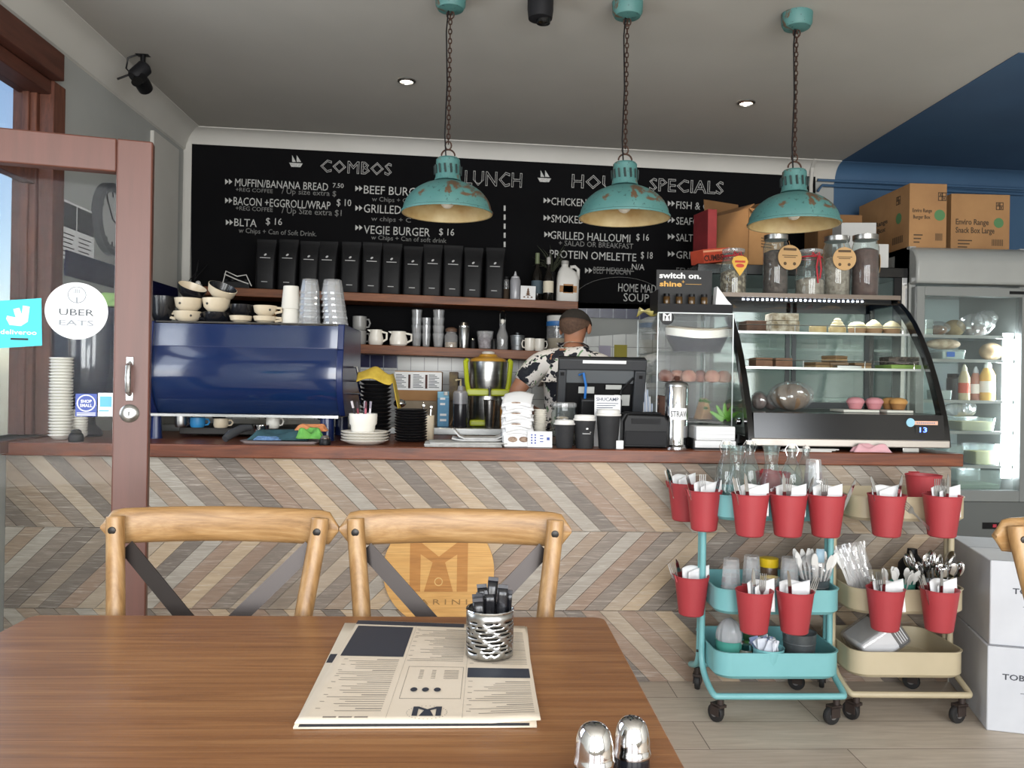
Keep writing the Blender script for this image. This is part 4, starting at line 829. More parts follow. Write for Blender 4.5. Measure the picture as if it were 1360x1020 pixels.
t = carton('milk_carton', 'blue milk carton on the back bench', onb(588, 4.60), .064, .064, .16, pm('milk_blue', '5c93b5', .6, col2='4d84a8', scale=20), .1, (('print', q, INKW), ('gable', MB().rings([rrect(.064, .064, .004, .16, 2), rrect(.064, .01, .003, .188, 2), rrect(.064, .008, .003, .196, 2)]), pm('milk_blue_top', '7fb2cc', .6))))
MB().lathe([(.012, .175), (.012, .195)], c=(.014, -.018, 0), seg=12).build('cap', JUG, t)
carton('tea_packet', 'small cream packet with dark lid leaning by the juicer', onb(612, 4.9), .07, .05, .23, pm('cream_packet', 'b5a684', .8), -.1, (('lid', MB().box(-.036, .036, -.026, .026, .225, .275), pm('navy_lid', '23253a', .5)),))
bottle('syrup_bottle', 'dark syrup bottle with clear pump top beside the juicer', 'bottle', onb(611, 4.52), [(.038, 0), (.04, .006), (.04, .16), (.034, .175)], pm('dark_syrup', '2b2a2e', .2), [('top', [(.041, .13), (.041, .19), (.034, .20), (.018, .205), (.014, .23)], SQZ), ('pump', MB().tube([(0, 0, .23), (0, 0, .265), (-.03, 0, .26)], .006, 6), pm('pump_cream', 'b9ab85', .5))])
bottle('wooden_spoon', 'long wooden paddle leaning beside the syrup bottle', 'paddle', onb(598, 4.70), [(.006, 0), (.006, .09)], OAK, [('blade', [(.006, .09), (.012, .10), (.012, .12), (.004, .125)], OAK)], seg=10).rotation_euler = (0, .35, 0)
# juicer
LIME = pm('lime_green_plastic', 'b3bd1f', .35); j = thing('juice_machine', 'stainless steel juicer with lime green arms on the back bench', 'juicer', onb(647, 4.66)); k = M(1, 4.56)
MB().lathe([(.098, 0), (.104, .01), (.104, .15), (.098, .20)], seg=32).build('motor_base', STEEL, j)
MB().lathe([(.098, .20), (.107, .235), (.108, .36), (.106, .37)], seg=32).build('steel_bowl', STEEL, j)
MB().lathe([(.106, .37), (.10, .385), (.055, .40), (.05, .41), (.04, .414)], seg=28).build('lid', pm('amber_lid', 'b3852f', .35), j)
MB().lathe([(.035, .41), (.038, .425), (.02, .43)], seg=16).build('pusher', JUG, j)
q = MB(); q.box(-.122, .122, -.115, -.06, .175, .215); q.build('front_band', LIME, j, bevel=.008)
q = MB(); q.box(-.10, .02, -.112, -.06, .005, .04); q.build('foot_band', LIME, j, bevel=.008)
for s_ in (-1, 1): MB().tube([(s_ * .108, -.09, .20), (s_ * .118, -.085, .25), (s_ * .128, -.07, .37), (s_ * .12, -.06, .375)], .014, 8).build('arm', LIME, j)
MB().tube([(.01, -.11, .225), (.01, -.14, .215), (.01, -.142, .175)], .009, 8).build('spout', CHROME, j)
bottle('steel_cup', 'tall steel mixing cup in front of the juicer', 'cup', onb(650, 4.495), [(.024, 0), (.025, .003), (.034, .155), (.032, .155), (.023, .008)], STEEL, [('rim', [(.0345, .152), (.0355, .154), (.0345, .157)], CHROME)])
bottle('sauce_bottle', 'orange squeeze bottle beside the steel cup', 'bottle', onb(671, 4.50), [(.028, 0), (.03, .006), (.03, .11), (.022, .13), (.008, .145)], pm('orange_sauce', 'b57a2b', .4), [('nozzle', [(.009, .144), (.003, .165)], pm('orange_tip', 'c48a35', .4))])
carton('paper_note', 'pale mauve note stuck on the white tiles beside the barista', at(803, 480, BY - .016), .075, .002, .10, pm('mauve_note', 'b5aebf', .8), cat='note', bevel=0)
carton('paper_note', 'olive yellow note stuck on the white tiles beside the barista', at(824, 482, BY - .016), .082, .002, .115, pm('olive_note', 'a79c45', .8), cat='note', bevel=0)
# ---------------------------------------------------------------- the barista behind the counter
SKIN = pm('warm_skin', 'a9775c', .55, col2='a06e54', scale=6)
def skinned(name, verts, edges, mat, parent, lv=2):
    me = bpy.data.meshes.new(name); me.from_pydata([v[0] for v in verts], edges, []); me.materials.append(mat)
    o = bpy.data.objects.new(name, me); C.objects.link(o)
    md = o.modifiers.new('skin', 'SKIN'); md.use_smooth_shade = True
    for i, v in enumerate(verts):
        s = me.skin_vertices[0].data[i]; r = v[1]; s.radius = r if isinstance(r, tuple) else (r, r); s.use_root = (i == 0)
    sb = o.modifiers.new('sub', 'SUBSURF'); sb.levels = lv; sb.render_levels = lv
    bpy.context.view_layer.update(); dg = bpy.context.evaluated_depsgraph_get()
    m2 = bpy.data.meshes.new_from_object(o.evaluated_get(dg)); o.modifiers.clear(); o.data = m2; m2.polygons.foreach_set('use_smooth', [True] * len(m2.polygons)); bpy.data.meshes.remove(me)
    if not m2.materials: m2.materials.append(mat)
    o.parent = parent; return o
pY_ = 4.23; pX = xat(760, 465, pY_)
person = thing('person', 'person with short dark hair in a white floral shirt, back turned, behind the counter', 'person', (pX, pY_, 0))
hd_ = Vector((.55, .83, 0))      # where the face points: away and to the side, looking down
V = []; E = []
def chain(pts, start=None):
    prev = start
    for p, r in pts:
        V.append((p, r)); i = len(V) - 1
        if prev is not None: E.append((prev, i))
        prev = i
    return prev
pel = chain([((0, 0, .90), (.145, .11))])
ch = chain([((0, .0, 1.04), (.128, .095)), ((0, .01, 1.19), (.15, .105)), ((0, .025, 1.30), (.135, .09))], pel)
nk = chain([((.005, .045, 1.375), (.062, .06)), ((.012, .07, 1.425), (.05, .052)), ((.022, .092, 1.465), (.062, .070)), ((.026, .10, 1.515), (.074, .088)), ((.022, .092, 1.558), (.058, .07))], ch)
for s_ in (-1, 1):
    hnd = [((s_ * .10, .01, 1.315), (.075, .07)), ((s_ * .178, .01, 1.30), (.058, .058))] + ([((-.245, -.01, 1.225), (.05, .05)), ((-.30, -.02, 1.145), (.042, .042)), ((-.25, .10, 1.10), (.037, .037)), ((-.19, .20, 1.06), (.026, .026)), ((-.17, .245, 1.05), (.030, .018))] if s_ < 0 else
        [((.225, .01, 1.21), (.049, .049)), ((.26, .02, 1.11), (.042, .042)), ((.21, .12, 1.07), (.036, .036)), ((.16, .20, 1.05), (.026, .026)), ((.145, .24, 1.04), (.030, .018))])
    e = chain(hnd, ch); px_, py_, pz_ = V[e][0]
    for k_, (dx, ln) in enumerate(((-.024, .05), (-.008, .062), (.008, .066), (.023, .056))): chain([((px_ + dx, py_ + .03, pz_ - .004), .009), ((px_ + dx, py_ + .03 + ln * .55, pz_ - .016), .0085), ((px_ + dx, py_ + .03 + ln, pz_ - .036), .007)], e)
    chain([((px_ - s_ * .032, py_ + .008, pz_ - .006), .010), ((px_ - s_ * .04, py_ + .035, pz_ - .02), .008)], e)
    chain([((s_ * .085, 0, .82), (.088, .095)), ((s_ * .095, .015, .48), (.06, .065)), ((s_ * .095, -.015, .10), (.042, .045)), ((s_ * .098, .02, .05), (.042, .04)), ((s_ * .10, .12, .035), (.04, .03))], pel)
skinned('body', V, E, SKIN, person)
m, N, L, b = new('floral_shirt_cotton'); v = coords(N, L, (1, 1, 1))
base = lin('d9d4cf')
wv = N.new('ShaderNodeTexNoise'); wv.inputs['Scale'].default_value = 16; wv.inputs['Detail'].default_value = 2; L.new(v, wv.inputs['Vector'])
ad = N.new('ShaderNodeMixRGB'); ad.blend_type = 'LINEAR_LIGHT'; ad.inputs[0].default_value = .09; L.new(v, ad.inputs[1]); L.new(wv.outputs['Color'], ad.inputs[2])
def vor(scale, st): 
    mp = N.new('ShaderNodeMapping'); mp.inputs['Scale'].default_value = st; L.new(ad.outputs[0], mp.inputs[0])
    n = N.new('ShaderNodeTexVoronoi'); n.inputs['Scale'].default_value = scale; L.new(mp.outputs[0], n.inputs['Vector']); return n.outputs['Distance']
col = None
for (sc_, st, th, cl) in ((26, (1, 1, .45), .27, '6f8f6a'), (11.5, (1, 1, .9), .40, '1a1c26'), (24, (.5, .5, 1.1), .25, '23262c')):
    mx = N.new('ShaderNodeMixRGB'); L.new(ramp(N, L, vor(sc_, st), [(th, (1, 1, 1, 1)), (th + .03, (0, 0, 0, 1))]), mx.inputs[0])
    if col is None: mx.inputs[1].default_value = base
    else: L.new(col, mx.inputs[1])
    mx.inputs[2].default_value = lin(cl); col = mx.outputs[0]
L.new(col, b.inputs['Base Color']); b.inputs['Roughness'].default_value = .9
SHIRT = m; V = []; E = []
a0 = chain([((0, 0, 1.10), (.150, .118))]); chain([((0, -.005, .98), (.158, .128)), ((0, -.005, .90), (.16, .132))], a0)
c1_ = chain([((0, .008, 1.20), (.170, .122)), ((0, .024, 1.305), (.152, .103))], a0); chain([((.004, .035, 1.365), (.092, .085)), ((.006, .05, 1.398), (.070, .070)), ((.007, .055, 1.412), (.066, .066))], c1_)
chain([((-.10, .01, 1.322), (.086, .08)), ((-.180, .01, 1.308), (.073, .072)), ((-.238, -.008, 1.232), (.066, .066)), ((-.262, -.012, 1.196), (.064, .064))], c1_)
chain([((.10, .01, 1.322), (.086, .08)), ((.180, .01, 1.305), (.072, .071)), ((.224, .01, 1.215), (.066, .066)), ((.234, .012, 1.185), (.064, .064))], c1_)
skinned('shirt', V, E, SHIRT, person, 3)
V = []; E = []; a0 = chain([((0, 0, .90), (.148, .122))]); chain([((0, 0, .96), (.146, .118))], a0)
for s_ in (-1, 1): chain([((s_ * .085, 0, .82), (.098, .105)), ((s_ * .095, .015, .48), (.072, .076)), ((s_ * .095, -.012, .09), (.058, .06))], a0)
skinned('trousers', V, E, pm('dark_trousers', '22242a', .9), person)
for s_ in (-1, 1): MB().rings([rrect(.085, .24, .04, 0, 4, s_ * .098, .055), rrect(.09, .245, .042, .03, 4, s_ * .098, .055), rrect(.075, .16, .035, .075, 4, s_ * .098, .015)]).build('shoe', BLACK, person, smooth=.9)
HAIRD = pm('short_black_hair', '17130f', .8, col2='241d17', scale=60, bmp=.4, bscale=120); HAIRF = pm('clipped_dark_hair', '5d4536', .85, col2='4c382c', scale=90, bmp=.3, bscale=160)
hc = Vector((.025, .098, 1.516)); hm = Tm(*hc) @ R(-.58, 'Z') @ R(-.32, 'X')
def cap(q, r, zmin, back):          # part of an ellipsoid above a sloped hair line
    q.sheet(lambda a, t: (r[0] * math.cos(2 * PI * a) * math.sin(t * (PI * zmin + (back if math.sin(2 * PI * a) < 0 else 0) * -math.sin(2 * PI * a))), r[1] * math.sin(2 * PI * a) * math.sin(t * (PI * zmin + (back if math.sin(2 * PI * a) < 0 else 0) * -math.sin(2 * PI * a))), r[2] * math.cos(t * (PI * zmin + (back if math.sin(2 * PI * a) < 0 else 0) * -math.sin(2 * PI * a)))), 32, 12, hm); return q
cap(MB(), (.083, .099, .084), .50, 1.0).build('clipped_hair', HAIRF, person, smooth=1.4)
cap(MB(), (.087, .103, .090), .42, .18).build('hair', HAIRD, person, smooth=1.4)
for s_ in (-1, 1): MB().ball((s_ * .083, .008, -.018), (.010, .017, .028), 10, 8, hm).build('ear', SKIN, person)
MB().prism([(-.012, -.03), (.012, -.03), (.004, .012), (-.004, .012)], .092, .112, hm).build('nose', SKIN, person, bevel=.004)
for s_ in (-1, 1):
    e_ = MB().ball((s_ * .031, .090, .006), (.012, .006, .006), 10, 6, hm).build('eye', pm('eye_white', 'd8d3cc', .3), person); MB().ball((s_ * .031, .096, .005), .0045, 8, 6, hm).build('iris', pm('dark_iris', '2b1d14', .2), e_)
MB().ball((0, .088, -.048), (.022, .008, .006), 12, 6, hm).build('mouth', pm('lip', '8a4f46', .5), person)
# ---------------------------------------------------------------- papers, cups and the till on the counter
def sheetpile(name, label, cat, p, w_, d_, h_, n_, mat, rz=0, curl=0, seed=1):
    t = thing(name, label, cat, p, rz); rnd = random.Random(seed)
    for i in range(n_):
        z0 = h_ * i / n_; jx, jy, jr = rnd.uniform(-.012, .012), rnd.uniform(-.008, .008), rnd.uniform(-.08, .08)
        q = MB(); q.sheet(lambda a, b_: ((a - .5) * w_, (b_ - .5) * d_, curl * (max(0, abs(a - .5) - .3) * 5) ** 2 * (1 if i == n_ - 1 else .2)), 10, 6, Tm(jx, jy, z0 + h_ / n_ * .5) @ R(jr, 'Z')); q.build('page_fold', mat, t, solid=h_ / n_ * .8, smooth=.9)
    return t
sheetpile('newspaper', 'flat folded newspaper, lowest at the counter edge beside the leaflets', 'newspaper', onct(617, 3.37), .31, .20, .016, 3, PAPERB, .05, .0, 4)
sheetpile('newspaper', 'second folded newspaper with a curled corner lying on the flat one', 'newspaper', onct(634, 3.44) + Vector((0, 0, .0165)), .22, .16, .014, 2, pm('pale_newsprint', 'c9c8c6', .85, col2='b3b2b0', scale=30), -.04, .035, 5)
lp = onct(684, 3.38); PHOTO = pm('printed_oval_photo', '6b5142', .6, col2='b09a86', scale=60)
lh = thing('leaflet_display', 'leaning white leaflet display with two printed oval pictures', 'display', lp, .12)
for i, (y0_, zt0, tl) in enumerate(((-.085, .062, .5), (-.045, .118, .5))):
    mm = Tm(0, y0_, .002) @ R(-tl, 'X'); pc = MB().box(-.058, .058, -.001, .001, 0, zt0, mm).build('card', PAPER, lh)
    q = MB(); q.ball((-.022, -.0012, zt0 - .03), (.02, .001, .013), 14, 6, mm); q.ball((.024, -.0012, zt0 - .03), (.02, .001, .013), 14, 6, mm); q.build('printed_picture', PHOTO, pc, smooth=0)
MB().box(-.055, .055, -.012, .045, 0, .055).build('base_block', pm('grey_block', '8f8f92', .7), lh, bevel=.004)
for i in range(9):
    o = thing('leaflet', 'folded white leaflet, %s in the fanned pile over the display' % ('lowest' if i == 0 else 'topmost' if i == 8 else 'number %d up' % (i + 1)), 'leaflet', lp + Vector((0.002 * (i % 3), -.012 + .004 * i, .075 + .0145 * i)), .12 + .22 * math.sin(i * 2.1), 'fanned white leaflets on the counter')
    q = MB(); k_ = i; q.sheet(lambda a, b_: ((a - .5) * .12 + .012 * b_, -.05 + .10 * b_, -.030 * (1 - b_) ** 2 + .012 * math.sin(PI * a) + .02 * b_), 10, 8); q.build('folded_sheet', PAPER, o, solid=.0075, smooth=.9)
    if i % 3 == 2: MB().ball((0, -.05, -.012), (.02, .003, .004), 10, 6).build('printed_picture', PHOTO, o)
CUPST = pm('ribbed_paper_cup', 'cfcabd', .7)
saucers('cream paper cup rim, %s in the tower behind the stamp card', 'tower of nested paper cups', 0, 0, 15, .029, .0098, CUPST, onct(717, 3.45), 'nested_paper_cup', [(.022, 0), (.0265, .010), (.029, .0105), (.029, .013), (.0265, .0135), (.022, .003)])
t = thing('stamp_card', 'small white stamp card with rows of blue dots standing at the counter edge', 'card', onct(717, 3.295), -.03)
mm = R(-.22, 'X'); MB().box(-.05, .05, -.001, .001, .001, .066, mm).build('card', PAPER, t); q = MB()
for i in range(2):
    for k_ in range(4): q.ball((-.033 + .014 * i, -.0012, .018 + .011 * k_), (.0038, .0008, .0038), 8, 5, mm)
for k_ in range(3): q.box(0, .014, -.0014, -.001, .022 + k_ * .012, .026 + k_ * .012, mm)
q.box(.028, .040, -.0014, -.001, .030, .042, mm); q.build('print', pm('blue_print', '41549a', .7), t, smooth=0)
MB().box(-.03, .03, .005, .045, 0, .004).build('foot', PAPER, t)
jp = onct(748, 3.45)
bottle('cookie_jar', 'clear glass jar of wrapped cookies behind the takeaway cups', 'jar', jp, [(.05, 0), (.054, .005), (.054, .135), (.05, .145), (.051, .165)], GLASSB, [('lid', [(.052, .16), (.055, .164), (.055, .178), (.045, .182)], GLASST)])
rnd = random.Random(5)
for i in range(8):
    o = MB().lathe([(.001, 0), (.022, .001), (.027, .006), (.022, .011), (.001, .013)], seg=16).build('wrapped_cookie', pm('cookie_%d' % (i % 2), ('b08a64', 'c8a98c')[i % 2], .6, col2=('8f6a48', 'd8c4b4')[i % 2], scale=40), loc=jp + Vector((.014 * math.cos(i * 2.4), .014 * math.sin(i * 2.4), .008 + i * .0145)), rot=(rnd.uniform(-.35, .35), rnd.uniform(-.35, .35), 0), smooth=.9)
    tag(o, 'golden wrapped cookie, %s in the glass jar behind the takeaway cups' % ('lowest' if i == 0 else 'topmost' if i == 7 else 'number %d up' % (i + 1)), 'cookie', 'cookies in the glass jar')
CUPB = pm('black_ripple_paper', '1c1c1e', .75, col2='212123', scale=40); LID = pm('white_plastic_lid', 'd9d7d2', .4)
def takeaway(label, px, Y, hpx, wpx, logo):
    k_ = M(1, Y); h_ = hpx * k_; r = wpx * k_ / 2; t = thing('takeaway_cup', label, 'takeaway cup', onct(px, Y), 0, 'black takeaway cups on the counter edge')
    MB().lathe([(r * .72, 0), (r * .74, .003), (r * .94, h_ * .86)], seg=32).build('paper_cup', CUPB, t)
    MB().lathe([(r * .95, h_ * .835), (r, h_ * .85), (r * .99, h_ * .88), (r * .90, h_ * .90), (r * .88, h_ * .985), (r * .80, h_), (r * .78, h_ * .97), (.001, h_ * .965)], seg=32, cap1=False).build('lid', LID, t)
    if logo:
        q = MB(); rr = r * .87; q.ball((.1 * r, -rr * .985, h_ * .60), (.006, .0015, .004), 8, 6, None); 
        for k2, (w0, zz) in enumerate(((.5, .50), (.42, .45))): q.rings([[((rr - .01 * k2 * 0) * math.sin(a) * 1.0 + .1 * r * 0, -(rr - r * .03 + r * .006) * math.cos(a) * 1.0, h_ * zz + dz) for dz in (-.0018 + .001 * k2, .0018 - .001 * k2)] for a in [-w0 + 2 * w0 * i / 8 + .1 for i in range(9)]], False, False, False)
        q.build('logo', INKW, t, smooth=0)
takeaway('smallest black takeaway cup with white lid at the counter edge', 749.5, 3.30, 37, 29, False)
takeaway('middle sized black takeaway cup with a small white bean logo', 776, 3.30, 44, 31, True)
takeaway('tallest plain black takeaway cup with white lid at the counter edge', 807.5, 3.30, 52, 34, False)
t = thing('event_leaflet', 'upright white leaflet headed SHUCAMP behind the tallest cup', 'leaflet', onct(806, 3.40)); k_ = M(1, 3.4)
MB().box(-.055, .055, -.001, .001, 0, zat(806, 525, 3.4) - CT).build('sheet', PAPER, t); zt_ = zat(806, 525, 3.4) - CT
q = MB(); q.text('SHUCAMP', .014, Tm(-.048, -.0014, zt_ - .024) @ FRONT, .095, bold=.02)
for i in range(7): q.box(-.046, .046 - .012 * (i % 3), -.0015, -.001, zt_ - .036 - .009 * i, zt_ - .033 - .009 * i)
q.build('print', pm('slate_print', '5a6070', .8), t, smooth=0)
MB().box(-.05, .05, .001, .04, 0, .03).build('holder', GLASS, t)
carton('sugar_box', 'tiny white box at the counter edge beside the black printer', onct(822, 3.285), .03, .03, .034, PAPER, .1, cat='box', bevel=.001)
# till screen seen from behind
tY = 3.57; tl_ = thing('till_screen', 'black touch screen till seen from behind on the counter', 'till', onct(797, tY)); k = M(1, tY)
DG = pm('dark_grey_casing', '2e3033', .45); LG = pm('mid_grey_metal', '5d6164', .4, .3)
mm = Tm(0, .06, .055) @ R(.30, 'X'); wT, hT = .385, .335
q = MB(); q.box(-wT / 2, wT / 2, .012, .03, 0, hT, mm); q.build('screen_panel', BLACK, tl_, bevel=.004)
q = MB()
for a_ in ((-wT / 2, wT / 2, hT - .05, hT), (-wT / 2, -wT / 2 + .035, 0, hT - .05), (wT / 2 - .05, wT / 2, 0, hT - .05), (-wT / 2 + .035, wT / 2 - .05, 0, .02)): q.box(a_[0], a_[1], -.022, .012, a_[2], a_[3], mm)
q.build('casing_rim', DG, tl_, bevel=.005)
MB().box(-wT / 2 + .035, wT / 2 - .05, -.004, .012, hT - .115, hT - .05, mm).build('vent_panel', LG, tl_, bevel=.003)
MB().box(-.09, .09, -.05, .012, .03, .16, mm).build('mount_block', pm('black_casing', '1d1e20', .4), tl_, bevel=.006)
q = MB(); q.box(-.09, .10, -.0235, -.022, hT - .018, hT - .004, mm); q.build('white_sticker', PAPER, tl_)
q = MB(); q.box(-.10, -.03, -.006, -.004, .175, .205, mm); q.box(.06, .13, -.006, -.004, .12, .17, mm); q.box(.02, .09, -.006, -.004, .195, .215, mm); q.build('rating_labels', pm('grey_label', 'a9aaa6', .7), tl_)
q = MB(); q.box(-wT / 2 + .008, -wT / 2 + .024, -.0235, -.022, hT - .075, hT - .060, mm); q.box(wT / 2 - .032, wT / 2 - .016, -.0235, -.022, hT - .085, hT - .07, mm); q.build('screw_holes', BLACK, tl_)
MB().tube([mm @ Vector(p) for p in ((-.10, -.01, .26), (-.085, -.03, .275), (-.072, -.035, .22), (-.074, -.03, .12), (-.06, -.02, .06))], .0055, 8).build('blue_cable', pm('blue_cable', '2f6fb8', .4), tl_)
MB().tube([mm @ Vector(p) for p in ((.14, -.01, .25), (.09, -.02, .20), (.075, -.02, .12))], .005, 8).build('black_cable', BLACK, tl_)
q = MB(); q.rings([rrect(.26, .20, .03, 0), rrect(.25, .19, .03, .018), rrect(.10, .08, .02, .03), rrect(.09, .06, .02, .09)]); q.build('stand', BLACK, tl_, smooth=.6)
p_ = thing('receipt_printer', 'black receipt printer at the counter edge beside the steel straw holder', 'printer', onct(853, 3.40)); q = MB()
q.prism([(-.095, 0), (.095, 0), (.095, .11), (.08, .138), (-.08, .142), (-.095, .11)], -.07, .10); q.build('housing', BLACK, p_, bevel=.008)
MB().box(-.06, .06, -.073, -.069, .10, .122).build('paper_slot', SATIN, p_); MB().box(-.085, .085, -.074, -.0701, .012, .07).build('front_panel', SATIN, p_, bevel=.003); MB().box(-.07, .07, -.04, .08, .139, .146).build('lid', SATIN, p_, bevel=.003)
s_ = thing('straw_dispenser', 'tall polished steel straw holder with a white STRAW label', 'straw dispenser', onct(897.5, 3.36)); k = M(1, 3.36); r = 15 * k; h_ = 84 * k
MB().lathe([(r * 1.25, 0), (r * 1.25, .006), (r * 1.05, .014), (r, .016), (r, h_), (r * .96, h_ + .004)], seg=40).build('canister', CHROME, s_, smooth=.5)
MB().lathe([(r * 1.03, h_ - .006), (r * 1.05, h_), (r * .9, h_ + .012), (.012, h_ + .020)], seg=36).build('lid', STEEL, s_)
MB().lathe([(.008, h_ + .018), (.015, h_ + .030), (.012, h_ + .038), (.004, h_ + .040)], seg=16).build('knob', pm('brown_knob', '4a2c22', .4), s_)
lz = .55 * h_; lb = MB().rings([[((r + .0008) * math.sin(a), -(r + .0008) * math.cos(a), lz + dz) for dz in (-.024, .024)] for a in [-.75 + 1.6 * i / 10 for i in range(11)]], False, False, False).build('paper_label', PAPER, s_)
q = MB(); q.text('STRAW', .024, Tm(0, 0, 0), r * 1.6); q.v = [((r + .0016) * math.sin(x / r - .72), -(r + .0016) * math.cos(x / r - .72), lz - .012 + y) for x, y, z in q.v]; q.build('lettering', GREYI, lb, smooth=0)
n_ = thing('napkin_holder', 'black napkin holder with two blocks of white paper napkins', 'napkin holder', onct(945, 3.36))
q = MB(); q.box(-.09, .09, -.055, .065, 0, .006); q.box(-.092, -.088, -.055, .065, 0, .045); q.box(.088, .092, -.055, .065, 0, .045); q.build('rack', BLACK, n_)
for i, (z0, z1) in enumerate(((.0065, .036), (.0375, .095))):
    o = thing('napkin_pile', ('lower thin block of white napkins in the black holder', 'upper thick block of white napkins in the black holder')[i], 'napkins', onct(945, 3.36) + Vector((0, 0, z0)))
    MB().box(-.085 + .004 * i, .085 - .004 * i, -.06, .06, 0, z1 - z0).build('napkin_block', PAPER, o, bevel=.004)
    q = MB()
    for k_ in range(3 if i else 1): q.box(-.078, .078, -.0615, -.0605, .008 + k_ * .016, .0092 + k_ * .016)
    q.build('fold_edges', pm('paper_fold', 'b9b9ba', .9), o)
# ---------------------------------------------------------------- acrylic sandwich cabinet
aY0, aY1 = 3.46, 3.90; ax0, ax1 = xat(873, 480, aY0), xat(973, 480, aY0); az1 = zat(920, 416, aY0) - CT
ac = thing('acrylic_cabinet', 'clear acrylic food cabinet with a round black M emblem on the counter', 'cabinet', ((ax0 + ax1) / 2, aY0, CT)); aw = (ax1 - ax0) / 2; ad_ = aY1 - aY0
ACR = glass('clear_acrylic', (.97, .98, .98), .006, .5)
q = MB(); q.box(-aw, aw, 0, .003, 0, az1); q.box(-aw, -aw + .003, 0, ad_, 0, az1); q.box(aw - .003, aw, 0, ad_, 0, az1); q.box(-aw, aw, ad_ - .003, ad_, 0, az1); q.box(-aw, aw, 0, ad_, az1 - .003, az1); q.build('panels', ACR, ac)
EDGE = pm('polished_acrylic_edge', 'c9cfcf', .2); q = MB()
for x in (-aw, aw):
    for y in (0, ad_): q.cbox((x, y, az1 / 2), (.004, .004, az1))
for z in (.0, az1):
    for y in (0, ad_): q.cbox((0, y, z), (2 * aw, .004, .004))
q.build('edges', EDGE, ac)
shz = [zat(920, 552, aY0 + .1) - CT - .02, zat(920, 508, aY0 + .1) - CT, zat(920, 468, aY0 + .1) - CT]
shz[0] = zat(920, 558, aY0 + .12) - CT
for z in shz: MB().box(-aw + .004, aw - .004, .004, ad_ - .004, z - .004, z).build('shelf_plate', ACR if z > .13 else pm('dark_tray', '3a3432', .6), ac)
q = MB(); ez = zat(886, 422, aY0) - CT; ex = xat(886, 422, aY0) - (ax0 + ax1) / 2; disc(q, ex, ez, M(9.5, aY0), -.0012, -.0001, 28); em_ = q.build('emblem_disc', BLACK, ac, smooth=0)
q = MB(); emblem(q, M(.15, aY0), -.0016, -.0012); q.v = [(x + ex, y, z + ez) for x, y, z in q.v]; q.build('emblem', INKW, em_, smooth=0)
def in_ac(px, z, dy): return Vector((xat(px, 480, aY0 + dy), aY0 + dy, CT + z + .0005))
t = thing('boat_dish', 'long white boat shaped dish with dark hull on the top acrylic shelf', 'dish', in_ac(925, shz[2], .17)); bw = aw - .02
def boat(z0, z1, k0, k1): return MB().rings([[(bw * k * math.cos(a) * 1, .11 * k * math.sin(a), z + .018 * math.cos(a) ** 2 * (z > .02)) for a in [2 * PI * i / 28 for i in range(28)]] for k, z in ((k0, z0), (k1, z1))])
boat(.0, .06, .72, .97).build('hull', pm('dark_navy_hull', '2a2b33', .4), t); boat(.06, .094, .975, 1.0).build('white_band', CERAM, t); boat(.092, .102, .9, .985).build('rim', pm('aged_rim', 'b9ad96', .5), t)
MEAT = pm('cured_meat', '8f5a4a', .6, col2='b58a76', scale=26); rnd = random.Random(11)
for i in range(6):
    o = MB().lathe([(.001, 0), (.028, .004), (.036, .02), (.034, .036), (.020, .052), (.002, .056)], seg=14).build('filled_roll', MEAT if i % 3 else pm('dark_cured_meat', '5f372e', .6, col2='8a5a4a', scale=30), loc=in_ac(884 + i * 15.5, shz[1], .10 + .05 * (i % 2)), smooth=.9, rot=(0, 0, i)); tag(o, 'pinkish filled roll, %s on the middle acrylic shelf' % ('nearest the straw holder', 'second from the straw holder', 'third from the straw holder', 'fourth from the straw holder', 'fifth from the straw holder', 'nearest the cake case')[i], 'roll', 'filled rolls in the acrylic cabinet'); o.scale = (.9, 1, 1)
for i, px in enumerate((882, 900, 935)):
    o = thing('wrapped_sandwich', ('dark wrapped sandwich beside the straw holder in the acrylic cabinet', 'dark wrapped sandwich in the middle of the acrylic cabinet', 'cut sandwich with green salad in the acrylic cabinet')[i], 'sandwich', in_ac(px, shz[0], .14 + .04 * i), .2 * i)
    MB().prism([(-.035, 0), (.035, 0), (.0, .10)] if i == 2 else [(-.03, 0), (.03, 0), (.026, .10), (-.026, .11)], -.03, .03).build('bread', pm('brown_bread', 'b08a5c' if i == 2 else '6b4a3c', .8, col2='8f6a44' if i == 2 else '54382e', scale=20), o, bevel=.006)
    q = MB(); rnd2 = random.Random(i)
    for k_ in range(7): q.ball((rnd2.uniform(-.03, .02), -.032 + rnd2.uniform(0, .02), .05 + rnd2.uniform(0, .05)), (.014, .006, .009), 8, 5)
    q.build('salad', pm('salad_green', '5d7a3c', .7, col2='3f5a2a', scale=40) if i == 2 else MEAT, o)
q = MB()
for k_ in range(5): q.sheet(lambda a, b_: ((a - .5) * .03 * (1 - b_ * .6), .004 * k_ + .01 * b_, .07 * b_ + .01 * math.sin(PI * a)), 4, 6, Tm(0, -.01, 0) @ R(.5 * (k_ - 2), 'Y'))
tag(q.build('lettuce_sprig', pm('fresh_green', '5f9a2f', .6), loc=in_ac(964, shz[0], .04), solid=.001), 'fresh green leafy sprig in the corner of the acrylic cabinet', 'herb')
tp = Vector(((ax0 + ax1) / 2, aY0 + .02, CT + az1 + .0005))
d = thing('display_box', 'black counter display box reading switch on. shine on the acrylic cabinet', 'display box', tp); dw = aw
q = MB(); q.box(-dw, dw, -.012, .15, 0, .04); q.box(-dw, -dw + .006, -.012, .15, .04, .10); q.build('tray', SATIN, d)
MB().box(-dw + .006, dw - .075, .05, .056, .04, zat(915, 356, aY0) - CT - az1).build('header_card', pm('black_card', '121213', .6), d); hz = zat(915, 356, aY0) - CT - az1
